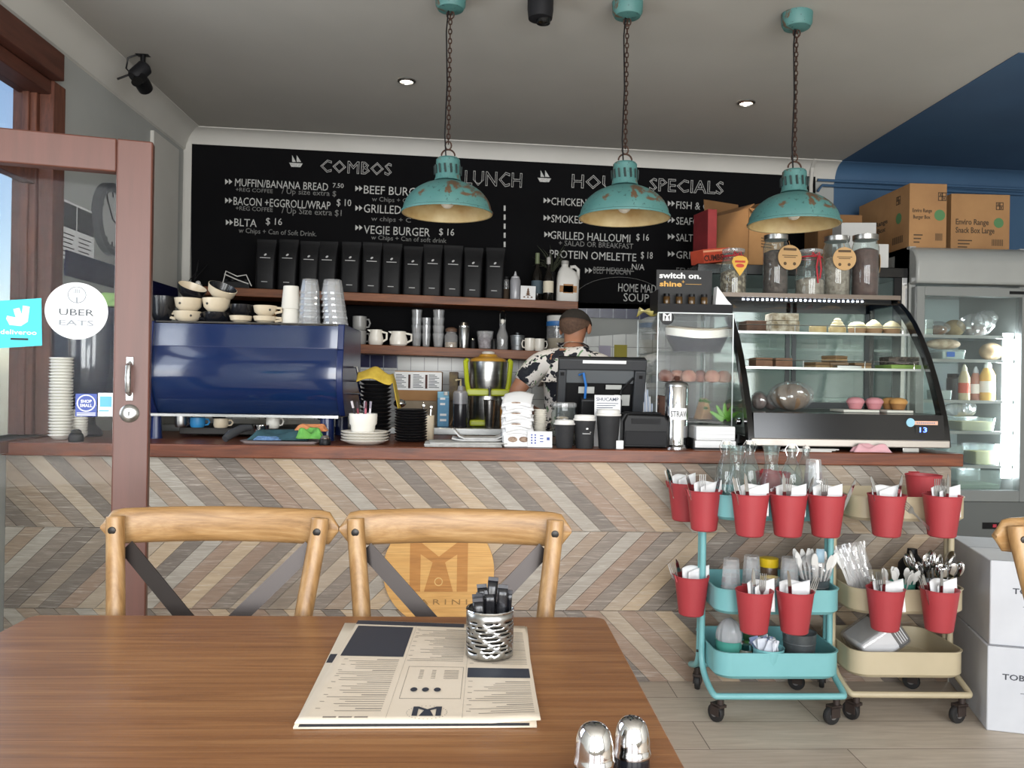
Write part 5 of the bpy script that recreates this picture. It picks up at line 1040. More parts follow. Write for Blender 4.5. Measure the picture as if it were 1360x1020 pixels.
MB().prism([(dw - .072, .04), (dw, .04), (dw - .02, .06), (dw - .066, .12)], .0, .05).build('white_side_flap', PAPER, d)
q = MB(); q.text('switch on.', .024, Tm(-dw + .018, .049, hz - .036) @ FRONT, .185, bold=.03); q.build('lettering', INKW, d, smooth=0)
q = MB(); q.text('shine', .022, Tm(-dw + .020, .049, hz - .072) @ FRONT, .098, bold=.03); q.box(-dw + .118, -dw + .130, .048, .05, hz - .052, hz - .050); q.box(-dw + .123, -dw + .125, .048, .05, hz - .057, hz - .045); q.box(-dw + .135, -dw + .205, .0485, .05, hz - .062, hz - .0605); q.build('lettering', pm('gold_print', 'd3a04a', .6), d, smooth=0)
for i in range(4):
    o = thing('sample_jar', 'small brown glass jar, %s in the black display box' % ('nearest the window end', 'second along', 'third along', 'nearest the cake case')[i], 'jar', tp + Vector((-dw + .045 + i * .055, .02, .0405)), 0, 'sample jars in the display box')
    MB().lathe([(.014, 0), (.015, .003), (.015, .03), (.012, .034)], seg=16).build('body', pm('amber_glass', '3d2a16', .15, col2='57401f', scale=20), o); MB().lathe([(.0135, .033), (.0135, .045)], seg=16).build('lid', BLACK, o)
q = MB(); q.sheet(lambda a, b_: ((a - .5) * .13, (b_ - .5) * .10, .012 + .02 * math.sin(6 * a + 2) * math.sin(5 * b_) + .07 * math.exp(-((a - .8) ** 2) * 60 - (b_ - .5) ** 2 * 30)), 16, 12)
tag(q.build('crumpled_tissue', pm('pale_yellow_tissue', 'd8cf9c', .9, col2='c9b84f', scale=12), loc=Vector((xat(866, 412, 3.62), 3.60, CT + az1 + .002)), solid=.002, smooth=1.2), 'crumpled pale yellow tissue on the corner of the acrylic cabinet', 'tissue')
t = thing('document_bundle', 'bundle of loose white papers standing between the till and the acrylic cabinet', 'papers', Vector((.752, 3.66, CT + .0005)), 0); rnd = random.Random(8)
for i in range(7):
    a_ = -.30 + i * .07; q = MB(); hh = .36 - .03 * i; q.sheet(lambda a, b_: ((a - .5) * .012 + .008 * b_ - .03 * (b_ ** 2) * (1 - i / 7), -.012 * i + .16 * (a - .5), hh * b_), 4, 8, Tm(-.014 + .004 * i, 0, .001)); q.build('sheet', PAPER if i % 2 else pm('bluish_paper', 'b9c3d3', .8), t, solid=.0015, smooth=.9)
# ---------------------------------------------------------------- curved glass cake case
kY = 3.28; kx0, kx1 = xat(998, 590, kY), xat(1260, 592, kY); kw = kx1 - kx0
kz0 = CT + .022
ck = thing('cake_case', 'black framed cake display case with curved glass front on the counter', 'cake display case', (kx0, kY, CT))
prof = [(0, .022), (.012, .09), (.03, .15), (.062, .225), (.105, .312), (.155, .40), (.215, .485), (.275, .555), (.335, .61), (.40, .655), (.44, .672)]
zt_ = .680; dk = .70
def dense(pr, n_=3):
    out = []
    for i in range(len(pr) - 1):
        for k_ in range(n_): t = k_ / n_; out.append((pr[i][0] * (1 - t) + pr[i + 1][0] * t, pr[i][1] * (1 - t) + pr[i + 1][1] * t))
    return out + [pr[-1]]
for x0 in (-.012, kw - .014):
    q = MB(); outer = prof + [(.445, zt_), (dk, zt_), (dk, .022)]
    inner = [(y + .046, z - (.016 if z > .4 else 0)) for y, z in prof[:-1]] + [(.452, zt_ - .03), (.46, zt_ - .03), (dk - .03, zt_ - .03), (dk - .03, .06)]
    inner[0] = (.048, .06)
    q.rings([[(x0 + dx, y, z) for y, z in pts] for dx, pts in ((0, outer), (.026, outer), (.026, inner), (0, inner), (0, outer))], False, False); q.build('side_frame', GLOSSBLK, ck, bevel=.003, smooth=.5)
    q = MB(); q.prism([(0, 0)] * 0 or inner, 0, .004, Matrix(((0, 1, 0, x0 + .010), (1, 0, 0, 0), (0, 0, 1, 0), (0, 0, 0, 1)))); q.build('side_glass', glass('case_side_glass', (.93, .97, .95), .01, .5, .02, .015), ck)
q = MB(); pr = [p for p in prof if p[1] > .14]; q.sheet(lambda a, t: (.014 + (kw - .028) * a, ) + (lambda i, f: (pr[i][0] * (1 - f) + pr[i + 1][0] * f + .006, pr[i][1] * (1 - f) + pr[i + 1][1] * f))(min(int(t * (len(pr) - 1)), len(pr) - 2), t * (len(pr) - 1) - min(int(t * (len(pr) - 1)), len(pr) - 2)), 6, len(pr) * 3 - 3)
q.build('front_glass', glass('case_front_glass', (.95, .98, .97), .014, .5, .01), ck, smooth=1.2)
q = MB(); q.rings([[(x, y, z) for y, z in ((.004, .05), (.02, .155), (.07, .158), (.07, .05))] for x in (.013, kw - .013)]); q.box(.013, kw - .013, .06, dk, .05, .062); q.build('lower_panel', GLOSSBLK, ck)
q = MB(); q.box(-.002, kw + .002, -.008, .03, .020, .052); q.build('silver_trim', pm('satin_aluminium', 'b3aca4', .4, .7), ck, bevel=.004)
MB().box(.014, kw - .014, .07, dk - .02, .150, .158).build('deck', pm('dark_grey_deck', '3c3a39', .5), ck)
q = MB(); q.box(-.012, kw + .012, .432, dk, zt_, zt_ + .014); q.build('top_panel', pm('black_top', '2b2826', .5), ck, bevel=.002)
q = MB(); q.box(-.012, kw + .012, .424, .432, zt_ - .004, zt_ + .016); q.build('top_trim', pm('bronze_trim', '6a5f55', .4, .4), ck)
q = MB(); q.box(.02, kw - .02, .450, .475, zt_ - .022, zt_ - .002); q.build('light_housing', SATIN, ck)
LED = pm('cool_led', 'dfe9ff', .5, emit=14); q = MB()
for i in range(26): q.box(.10 + i * .0225, .108 + i * .0225, .446, .4505, zt_ - .016, zt_ - .009)
q.build('led_strip', LED, ck)
l = bpy.data.lights.new('case_light', 'AREA'); l.shape = 'RECTANGLE'; l.size = kw * .85; l.size_y = .03; l.energy = 1.6; l.color = (.88, .94, 1); o = bpy.data.objects.new('case_light', l); C.objects.link(o); o.location = (kx0 + kw / 2, kY + .445, CT + zt_ - .03); o.rotation_euler = (-.15, 0, 0)
q = MB()
for x in (.014, kw / 2 - .02, kw / 2 + .012, kw - .034): q.box(x, x + .02, dk - .03, dk - .015, .16, zt_)
q.box(.014, kw - .014, dk - .03, dk - .015, .16, .19); q.box(.014, kw - .014, dk - .03, dk - .015, zt_ - .05, zt_); q.build('rear_door_frame', DG, ck)
MB().box(.014, kw - .014, dk - .022, dk - .018, .19, zt_ - .05).build('rear_glass', glass('case_rear_glass', (.85, .9, .88), .08, .5, .05, .25, (150, 165, 160)), ck)
for x in (.05, kw - .10): MB().lathe([(.035, 0), (.035, .03)], c=(x, .12, -.0), seg=16).build('foot', BLACK, ck)
for x in (.05, kw - .10): MB().lathe([(.035, 0), (.035, .03)], c=(x, .58, -.0), seg=16).build('foot', BLACK, ck)
MB().box(.02, kw - .02, .05, .6, .026, .05).build('underside', BLACK, ck)
MB().lathe([(.014, 0), (.014, .02), (.006, .024)], seg=14, mx=Tm(-.013, .10, .115) @ R(-PI / 2, 'Y')).build('side_knob', CHROME, ck)
# set temperature read-out and maker's strip
lx0 = xat(1207, 562, kY) - kx0; q = MB(); mmf = Tm(0, .0045, 0); z_ = zat(1230, 562, kY) - CT; yq = .0045 + .016 * (z_ - .05) / .105 - .002
q.box(lx0 + .02, lx0 + .13, yq - .001, yq, z_ - .008, z_ + .008); q.build('maker_strip', pm('peach_strip', 'd8a890', .6), ck, bevel=.004); q = MB(); disc(q, lx0 + .014, z_ + .001, .018, yq - .002, yq - .0002, 24); q.build('maker_disc', pm('pale_blue_disc', '8fc0d4', .6), ck, smooth=0)
q = MB()
for i in range(9): q.box(lx0 + .04 + i * .009, lx0 + .045 + i * .009, yq - .0016, yq - .001, z_ - .003, z_ + .003)
q.build('maker_lettering', pm('grey_blue_print', '6f7f95', .7), ck)
BLED = pm('blue_led_digits', '4b6cff', .5, emit=6); z_ = zat(1230, 571, kY) - CT; xx = xat(1219, 571, kY) - kx0; MB().box(xx - .006, xx + .058, yq - .006, yq - .003, z_ - .016, z_ + .014).build('readout_window', GLOSSBLK, ck)
q = MB(); q.text('13', .020, Tm(xx + .012, yq - .0066, z_ - .010) @ FRONT, .030); q.build('readout_digits', BLED, ck, smooth=0)
# glass shelves with wire rails
zs1, zs2 = zat(1090, 443, kY + .36) - CT, zat(1100, 489, kY + .25) - CT
for nm, z, y0 in (('top', zs1, .285), ('lower', zs2, .185)):
    s = MB().box(.02, kw - .02, y0, dk - .05, z - .007, z).build('glass_shelf', glass('shelf_glass', (.9, .95, .94), .10, .6, .05, .12, (170, 185, 185)), ck)
    q = MB(); q.box(.02, kw - .02, y0 - .003, y0, z - .009, z + .001); q.build('shelf_edge', STEEL, s)
    q = MB(); hR = .030; xs_ = [.03, kw * .35, kw * .68, kw - .045]; q.tube([(xs_[0], y0 + .008, z), (xs_[0], y0 + .008, z + hR - .006), (xs_[0] + .006, y0 + .008, z + hR), (xs_[-1] - .006, y0 + .008, z + hR), (xs_[-1], y0 + .008, z + hR - .006), (xs_[-1], y0 + .008, z)], .0022, 6)
    for x in xs_[1:-1]: q.tube([(x, y0 + .008, z), (x, y0 + .008, z + hR)], .0022, 6)
    q.build('wire_rail', CHROME, s)
def in_k(px, py, z, y): return Vector((xat(px, py, kY + y), kY + y, CT + z + .0006))
COCO = pm('coconut_cake', 'c7bfae', .9, col2='7a6a52', scale=30, bmp=.6, bscale=50); CREAM = pm('whipped_cream', 'dccfa9', .7, col2='cfbd8c', scale=20); SPONGE = pm('pale_sponge', 'cdb88c', .8, col2='b79c68', scale=20); CHOC = pm('chocolate_cake', '4a3226', .8, col2='5c4030', scale=25)
def cake(name, label, p, parts, cat, rz=0, group=None):
    t = thing(name, label, cat, p, rz, group)
    for nm, q, mt in parts: q.build(nm, mt, t, bevel=.0025 if nm in ('sponge', 'base', 'slice', 'tray') else 0, smooth=.9)
    return t
cake('cake_slice', 'tall coconut covered cake slice on the top shelf of the cake case', in_k(1038, 440, zs1, .42), [('base', MB().box(-.065, .065, -.05, .05, 0, .055), COCO), ('slice', MB().box(-.062, .062, -.048, .048, .057, .09), COCO)], 'cake')
cake('cake_slice', 'dark chocolate cake behind the coconut cake on the top shelf', in_k(1000, 440, zs1, .50), [('slice', MB().box(-.05, .05, -.06, .06, 0, .06), CHOC)], 'cake')
def swirl(q, r, z0, n_=3):
    for i in range(n_): q.lathe([(r * (1 - i * .26), z0 + i * r * .42), (r * (1.06 - i * .26), z0 + i * r * .42 + r * .2), (r * (.8 - i * .26), z0 + i * r * .42 + r * .44)], seg=16)
    return q
cake('cheesecake', 'small plain round cheesecake on the top shelf of the cake case', in_k(1086, 440, zs1, .40), [('sponge', MB().lathe([(.036, 0), (.038, .002), (.038, .034), (.034, .037)], seg=24), SPONGE)], 'cheesecake')
cake('cream_tart', 'round cheesecake with a tall cream swirl beside the plain cheesecake', in_k(1112, 440, zs1, .40), [('sponge', MB().lathe([(.036, 0), (.038, .002), (.038, .032)], seg=24), SPONGE), ('cream_swirl', swirl(MB(), .032, .033), CREAM)], 'cheesecake')
for i, (px, s) in enumerate(((1138, .9), (1160, 1.05), (1184, 1))):
    cake('cream_pie', ('low cream topped pie beside the tall cream swirl', 'cream topped pie in the middle of the three cream pies', 'cream topped pie at the fridge end of the top shelf')[i], in_k(px, 440, zs1, .44), [('base', MB().lathe([(.034, 0), (.040, .03), (.036, .032)], seg=20), pm('pie_crust', '9c7a5a', .8)), ('cream_top', MB().lathe([(.04, .032), (.041, .042), (.028, .058), (.008, .070 * s)], seg=18), CREAM)], 'pie', 0, 'cream pies on the top shelf')
for i, px in enumerate((1010, 1036)):
    cake('brownie_slice', ('reddish brown slice at the counter end of the lower glass shelf', 'reddish brown slice beside the first one on the lower glass shelf')[i], in_k(px, 487, zs2, .33), [('slice', MB().box(-.038, .038, -.05, .05, 0, .042), pm('brown_slice', '6b4a38', .85, col2='7d5a44', scale=30, bmp=.4))], 'slice', 0, 'brown slices on the lower shelf')
for i, (px, dz, rz) in enumerate(((1085, 0, .3), (1112, 0, -.2), (1140, 0, .1), (1108, .03, .5))):
    cake('caramel_slice', ('tan caramel slice nearest the brown slices', 'tan caramel slice second along the lower shelf', 'tan caramel slice nearest the sprinkled slice', 'tan caramel slice resting on top of the others')[i], in_k(px, 487, zs2, .34) + Vector((0, 0, dz)), [('slice', MB().box(-.040, .040, -.04, .04, 0, .014), pm('caramel_base', '8f7350', .8, col2='a58862', scale=30)), ('base', MB().box(-.040, .040, -.04, .04, .0145, .028), pm('caramel_top', '6e553a', .6))], 'slice', rz, 'caramel slices on the lower shelf')
cake('sprinkled_slice', 'dark sprinkled slice in a clear folded wrap on the lower glass shelf', in_k(1194, 482, zs2, .36) + Vector((0, 0, .022)), [('slice', MB().box(-.07, .07, -.045, .045, 0, .036), pm('choc_sprinkles', '2f2722', .8, col2='5a4f48', scale=70, lo=.45, hi=.6, bmp=.6, bscale=120)), ('wrap', MB().prism([(-.074, .012), (0, .004), (.074, .016), (.074, .018), (0, .006), (-.074, .014)], -.05, -.046), pm('grey_pink_wrap', 'a08f90', .6))], 'slice')
cake('green_tray', 'long bright green mint slice under the sprinkled slice', in_k(1196, 487, zs2, .30), [('tray', MB().box(-.068, .068, -.05, .10, 0, .020), pm('mint_green', '7f9a45', .6, col2='6c8838', scale=12))], 'slice')
cake('silver_tray', 'flat silver cake board in the middle of the lower glass shelf', in_k(1125, 487, zs2, .25), [('tray', MB().box(-.055, .055, -.025, .025, 0, .012), STEEL)], 'cake board')
zd = .159
lo_ = thing('wrapped_loaf', 'large round loaf in crinkled clear film on the case floor', 'loaf', in_k(1050, 540, zd, .22)); 
def blob(r, n_, m_, k_, seed):
    rnd = random.Random(seed); ph = [rnd.uniform(0, 6) for _ in range(4)]
    return lambda a, b_: (lambda th, fi, rr: (r[0] * rr * math.cos(th) * math.sin(fi), r[1] * rr * math.sin(th) * math.sin(fi), r[2] * (1 - math.cos(fi)) * (1 + .0 * rr) * .5))(2 * PI * a, PI * b_, 1 + k_ * math.sin(5 * 2 * PI * a + ph[0]) * math.sin(7 * b_ + ph[1]) + k_ * .6 * math.sin(11 * 2 * PI * a + ph[2] + 5 * b_))
MB().sheet(blob((.082, .07, .118), 24, 14, .02, 1), 28, 16).build('loaf', pm('brown_loaf', '57402e', .8, col2='7a5f46', scale=16, bmp=.4, bscale=30), lo_, smooth=1.4)
MB().sheet(blob((.092, .078, .130), 24, 14, .11, 2), 56, 26).build('film', WRAP, lo_, smooth=.3)
for i, (px, s) in enumerate(((1008, .9), (1024, .8))):
    t = thing('wrapped_bread', ('dark wrapped bread roll at the acrylic cabinet end of the case floor', 'dark wrapped bread roll against the large wrapped loaf')[i], 'bread roll', in_k(px, 540, zd, .30)); MB().sheet(blob((.03, .05, .085 * s), 16, 10, .03, 5 + i), 20, 12).build('roll', pm('dark_red_bread', '5a3a34', .8, col2='6f4c42', scale=20), t, smooth=1.4); MB().sheet(blob((.033, .055, .092 * s), 16, 10, .07, 8 + i), 26, 14).build('film', WRAP, t, smooth=.3)
for i, (px, lb, c_) in enumerate(((1136, 'pink iced cupcake nearest the wrapped loaf', 'c07f86'), (1161, 'pink iced cupcake next to the orange muffins', 'c07f86'), (1181, 'small orange muffin half hidden behind its neighbour', 'a8763f'), (1193, 'large orange muffin on the case floor', 'b8864a'))):
    y_ = .17 + (.05 if i == 2 else 0); s = .9 if i == 2 else 1
    cake('cupcake', lb, in_k(px, 538, zd + .012, y_), [('base', MB().lathe([(.024 * s, 0), (.034 * s, .026)], seg=20), pm('paper_case_%d' % i, ('b9767c', 'b9767c', '8f6234', '8f6234')[i], .8)), ('icing', MB().lathe([(.036 * s, .026), (.038 * s, .034), (.03 * s, .046), (.012 * s, .052)], seg=18), pm('icing_%d' % i, c_, .7, bmp=.5, bscale=40))], 'cupcake', 0, 'cupcakes on the case floor')
for i, (px, w_) in enumerate(((1140, .115), (1186, .085))): cake('white_board', ('long white cake board under the pink cupcakes', 'short white cake board under the orange muffins')[i], in_k(px + i * 4, 540, zd, .15), [('tray', MB().box(-w_ * .75, w_ * .6, -.05, .09, 0, .011), pm('white_board', 'c9c4bb', .7))], 'cake board')
# ---------------------------------------------------------------- jars along the top of the case
tz = CT + zt_ + .0145
def topjar(name, label, px, Y, wpx, py_top, fill, lidm, shape, contents, extra=None):
    k_ = M(1, Y); r = wpx * k_ / 2; h_ = zat(px, py_top, Y) - tz; t = thing(name, label, 'jar', (xat(px, 350, Y), Y, tz))
    pr = [(r * .92, 0), (r, .008), (r, h_ * .80), (r * .86, h_ * .88), (r * .86, h_ * .92)] if shape == 'tall' else [(r * .86, 0), (r * .95, .006), (r, h_ * .35), (r * .94, h_ * .62), (r * .72, h_ * .82), (r * .72, h_ * .9)]
    MB().lathe(pr, seg=32).build('glass_body', GLASSB, t, smooth=.6)
    MB().lathe([(r * .88, .006), (r * .94, .012), (r * (.94 if shape == 'tall' else .9), h_ * fill), (r * .5, h_ * fill + .012)], seg=28).build('contents', contents, t, smooth=.6)
    MB().lathe([(r * (.92 if shape == 'tall' else .8), h_ * .91), (r * (.94 if shape == 'tall' else .82), h_ * .92), (r * (.94 if shape == 'tall' else .82), h_ * .99), (r * .7, h_)], seg=32).build('lid', lidm, t)
    if extra: extra(t, r, h_)
    return t
KRAFT = pm('kraft_tag', 'b99668', .8); REDR = pm('red_ribbon', 'a8242f', .6); NUT = pm('nut_clusters', '5c4a3a', .9, col2='a3927c', scale=60, lo=.45, hi=.6, bmp=.9, bscale=70); DKNUT = pm('dark_clusters', '3a2b26', .9, col2='5a4740', scale=50, bmp=.9, bscale=60); PALE = pm('pale_clusters', '7d6d60', .9, col2='a99a8c', scale=55, bmp=.9, bscale=60); PLUM = pm('dark_plum_cookies', '4a2f2a', .85, col2='5e3f38', scale=40, bmp=.8, bscale=45)
def roundtag(dx, dz, rt, yaw):
    def f(t, r, h_):
        mm = Tm(dx * r, -r - .006, h_ * dz) @ R(yaw, 'Z'); g = disc(MB(), 0, 0, rt, -.001, .001, 28); g.v = [tuple(mm @ Vector(p)) for p in g.v]; tg = g.build('kraft_tag', KRAFT, t, smooth=0)
        q = MB(); q.text('TRUFFLE' if False else 'TASTY', .010, mm @ Tm(0, -.0014, rt * .40) @ FRONT, rt * 1.0, 'CENTER', bold=.01) if False else None
        for i, (w_, z_) in enumerate(((.55, .55), (.65, .12), (.5, -.02))): q.box(-rt * w_, rt * w_, -.0016, -.001, rt * z_, rt * (z_ + (.2 if i == 0 else .06)), mm)
        for s_ in (-1, 1): q.ball((s_ * rt * .4, -.001, -rt * .5), (rt * .14, .0008, rt * .14), 8, 5, mm)
        q.build('tag_print', pm('brown_tag_print', '54422e', .8), tg, smooth=0); MB().tube([mm @ Vector((0, 0, rt)), mm @ Vector((-.004, .004, rt + .02))], .0012, 4).build('tag_string', CARD, tg)
    return f
def hearttag(t, r, h_):
    mm = Tm(.15 * r, -r - .006, h_ * .62); k_ = r * .85
    g = MB().prism([(k_ * x, k_ * z) for x, z in ((0, -1.0), (.55, -.2), (.72, .25), (.55, .62), (.2, .75), (-.2, .75), (-.55, .62), (-.72, .25), (-.55, -.2))], -.001, .001, mm); tg = g.build('yellow_tag', pm('golden_tag', 'd3a545', .7), t, smooth=0)
    q = MB(); q.ball((0, -.0012, -.1 * k_), (k_ * .38, .0008, k_ * .17), 12, 6, mm); q.box(-.45 * k_, .45 * k_, -.0016, -.001, .16 * k_, .34 * k_, mm); q.build('tag_print', pm('red_tag_print', 'b8402f', .7), tg, smooth=0); ribbon(t, r, h_)
def ribbon(t, r, h_):
    q = MB(); rr = r * .78; q.tube([(rr * math.cos(a), rr * math.sin(a), h_ * .83) for a in [2 * PI * k / 20 for k in range(20)]], .004, 5, closed=True); q.tube([(0, -rr - .003, h_ * .84), (-.015, -rr - .014, h_ * .90), (-.02, -rr - .01, h_ * .82), (0, -rr - .004, h_ * .84), (.015, -rr - .014, h_ * .90), (.02, -rr - .01, h_ * .80)], .0035, 5); q.build('ribbon', REDR, t)
def ribbon_long(t, r, h_):
    ribbon(t, r, h_); q = MB(); q.tube([(.01, -r - .004, h_ * .84), (.0, -r - .006, h_ * .6), (.008, -r - .006, h_ * .25)], .004, 5); q.tube([(.014, -r - .004, h_ * .84), (.022, -r - .006, h_ * .55), (.016, -r - .006, h_ * .35)], .004, 5); q.build('ribbon_tails', REDR, t)
topjar('gift_jar', 'squat clip top jar with golden heart tag and red ribbon', 974, 3.80, 36, 331, .48, GLASST, 'squat', NUT, hearttag)
topjar('cookie_jar', 'tall glass jar of dark clusters with round kraft tag on its shoulder', 1030, 3.80, 33, 312, .70, STEEL, 'tall', DKNUT, roundtag(.75, .60, M(16.5, 3.8), .1))
topjar('gift_jar', 'squat clip top jar with long red ribbon tails', 1076, 3.80, 39, 332, .34, GLASST, 'squat', PALE, ribbon_long)
topjar('cookie_jar', 'tall glass jar of pale clusters with round kraft tag in front', 1111, 3.82, 35, 314, .62, STEEL, 'tall', PALE, roundtag(.12, .60, M(15.5, 3.8), -.05))
topjar('cookie_jar', 'tall glass jar of plum brown cookies nearest the fridge', 1149, 3.82, 35, 312, .74, STEEL, 'tall', PLUM, lambda t, r, h_: disc(MB(), 0, 0, M(13, 3.8), -.001, .001, 24).build('kraft_tag', KRAFT, t, loc=(r + .006, .0, h_ * .55), rot=(0, 0, 1.25), smooth=0))
# things under the case at the counter edge
STRIPE = None
m, N, L, b = new('pink_checked_cotton'); wv = N.new('ShaderNodeTexWave'); wv.inputs['Scale'].default_value = 55; wv.inputs['Distortion'].default_value = 1.5; L.new(coords(N, L, (1, 1, 1), (.4, .5, .6)), wv.inputs[0]); L.new(ramp(N, L, wv.outputs['Fac'], [(.35, lin('d9c3c6')), (.6, lin('c2707c'))]), b.inputs['Base Color']); b.inputs['Roughness'].default_value = .95
cloth('tea_towel', 'folded pink checked tea towel tucked under the cake case', onct(1157, 3.266) + Vector((0, 0, 0)), .15, .045, .034, m, 12)
q = MB(); q.box(-.10, .10, -.02, .02, 0, .004); q.box(-.09, .12, -.018, .022, .0045, .008, R(.06, 'Z')); q.box(-.05, .13, -.016, .020, .0085, .012, R(-.05, 'Z'))
tag(q.build('paper_bags', pm('white_bag_paper', 'c9c7c2', .8), loc=onct(1070, 3.268)), 'flat white paper bags at the counter edge under the cake case', 'paper bags')
t = carton('cash_tray', 'grey metal tray under the fridge end of the cake case', onct(1205, 3.31), .07, .06, .02, STEEL, 0, cat='tray')
# ---------------------------------------------------------------- low display fridge behind the case
fY = 4.34; fx0, fx1 = xat(927, 360, fY), xat(1204, 360, fY); fz = zat(1060, 353, fY)
fr = thing('display_fridge', 'black topped glass display fridge behind the cake case', 'display fridge', (fx0, fY, 0)); fw = fx1 - fx0
q = MB(); q.box(0, fw, .0, .6, 0, .9); q.box(0, .02, 0, .6, .9, fz); q.box(fw - .012, fw, 0, .6, .9, fz); q.box(0, fw, .58, .6, .9, fz); q.build('cabinet', pm('pale_grey_cabinet', 'a9aaa8', .5), fr)
q = MB(); q.box(-.005, fw + .005, -.01, .6, fz - .055, fz); q.build('black_header', GLOSSBLK, fr, bevel=.004)
q = MB(); q.text('x90', .022, Tm(xat(1021, 361, fY) - fx0, -.0115, fz - .042) @ FRONT); q.build('lettering', INKW, fr, smooth=0)
q = MB(); q.box(.02, fw - .05, .0, .004, .9, fz - .055); q.build('glass_front', glass('fridge_glass', (.88, .94, .93), .012, .5, .04, .08, (120, 135, 135)), fr)
q = MB(); q.box(fw - .07, fw - .03, -.006, .012, .88, fz - .05); q.build('door_stile', BLACK, fr); q = MB(); q.box(fw - .028, fw, -.008, .012, .88, fz - .01); q.build('side_post', CHROME, fr)
for z in (1.15, 1.42): MB().box(.02, fw - .02, .03, .57, z - .012, z).build('shelf', STEEL, fr)
rnd = random.Random(9)
for i in range(7):
    o = MB().box(-.05, .05, -.05, .05, 0, rnd.uniform(.06, .10)).build('food_tub', pm('tub_%d' % i, ('8f6a5c', '6f5a4c', '5f7f6c', '9a8a74', '7a4a3c', 'a8a49a', '4f5f5c')[i], .6), loc=(fx0 + .12 + i * .14, fY + .2, 1.4205), bevel=.006); tag(o, '%s food tub on the upper shelf of the low display fridge' % ('rosy brown', 'brown', 'sage green', 'tan', 'rust red', 'pale grey', 'slate')[i], 'tub', 'food tubs in the low fridge')
# ---------------------------------------------------------------- upright glass door fridge
gY = 4.30; gx0, gx1 = xat(1211, 400, gY), xat(1362, 400, gY) + .02; gw = gx1 - gx0; gz = zat(1260, 327, gY); gd = .62
G = thing('upright_fridge', 'tall grey upright fridge with glass door at the end of the counter', 'fridge', (gx0, gY, 0))
GREYF = pm('grey_fridge_enamel', '9b9d9a', .3, col2='949693', scale=3)
zd1, zd0, zb_ = zat(1280, 382, gY), zat(1280, 665, gY), zat(1280, 694, gY)
q = MB(); q.box(0, .035, .03, gd, .1, gz); q.box(gw - .035, gw, .03, gd, .1, gz); q.box(.035, gw - .035, gd - .03, gd, .1, gz); q.box(.035, gw - .035, .03, gd, .1, zd0); q.box(0, gw, .06, gd, gz - .03, gz); q.build('cabinet', GREYF, G)
zl = zd1 + .012
q = MB(); q.rings([[(x, y, z) for y, z in [(.03, zl)] + [(-.045 + .0 * a, zl + .004) for a in (0,)] + [(-.05 + .11 * (1 - math.cos(a)), zl + (gz - zl - .10) + .10 * math.sin(a)) for a in (0, .4, .8, 1.2, PI / 2)] + [(.2, gz)] + [(.2, zl)]] for x in (0, gw)]); q.build('header', GREYF, G, bevel=.012, smooth=.6)
q = MB(); q.box(.0, gw, -.01, .03, .10, zd0 - .004); q.build('base_panel', pm('dark_grey_panel', '5f6260', .45), G); q = MB(); q.box(gw * .62, gw * .62 + .10, -.014, -.01, zd0 - .15, zd0 - .115); q.build('switch_panel', BLACK, G)
q = MB(); q.box(gw * .62 + .055, gw * .62 + .075, -.017, -.014, zd0 - .14, zd0 - .124); q.build('red_switch', pm('red_switch', 'b03040', .4), G); MB().box(.02, gw - .02, .0, .3, 0, .1).build('plinth', BLACK, G)
dr = MB(); fr_w = .045
dr.box(.012, .012 + fr_w, -.03, .028, zd0, zd1); dr.box(gw - .012 - fr_w, gw - .012, -.03, .028, zd0, zd1); dr.box(.012 + fr_w, gw - .012 - fr_w, -.03, .028, zd1 - .05, zd1); dr.box(.012 + fr_w, gw - .012 - fr_w, -.03, .028, zd0, zd0 + .06)
D = dr.build('door', pm('grey_door_frame', '7b7e7c', .35), G, bevel=.003)
MB().box(.05, gw - .05, -.004, .002, zd0 + .05, zd1 - .045).build('door_glass', glass('fridge_door_glass', (.93, .97, .96), .01, .5, .02, .02), D)
q = MB(); q.box(gw - .13, gw - .05, -.034, -.03, zd1 - .034, zd1 - .018); q.build('hinge_plate', BLACK, D); MB().box(gw - .03, gw - .022, -.036, -.03, zd0 + .05, zd1 - .06).build('pull', CHROME, D)
MB().box(.036, gw - .036, gd - .035, gd - .031, zd0, zd1).build('liner', pm('pale_liner', 'a9b3b3', .5), G)
LEDW = pm('white_fridge_tube', 'f4f8ff', .5, emit=16); q = MB(); q.box(gw - .105, gw - .062, .035, .06, zd0 + .12, zd1 - .24); q.build('light_tube', LEDW, G)
l = bpy.data.lights.new('fridge_light', 'AREA'); l.shape = 'RECTANGLE'; l.size = .04; l.size_y = zd1 - zd0 - .4; l.energy = 7; l.color = (.92, .96, 1); o = bpy.data.objects.new('fridge_light', l); C.objects.link(o); o.location = (gx0 + gw - .11, gY + .07, (zd0 + zd1) / 2); o.rotation_euler = (PI / 2, 0, PI / 2 + .5)
zsh = [zat(1290, py, gY + .06) for py in (446, 478, 532, 573, 618)]
for z in zsh:
    s = MB().box(.037, gw - .037, .05, gd - .06, z - .006, z).build('wire_shelf', glass('fridge_shelf_glass', (.9, .95, .95), .15, .6, .05, .2, (190, 200, 200)), G); MB().box(.037, gw - .037, .042, .05, z - .014, z + .002).build('shelf_edge', STEEL, s)
def in_f(px, i, y=.14): return Vector((xat(px, 480, gY + y), gY + y, (zsh + [zd0 + .001])[i] + .0008))
TUBC = glass('clear_tub_plastic', (.93, .96, .96), .10, .7, .1, .16, (205, 215, 212))
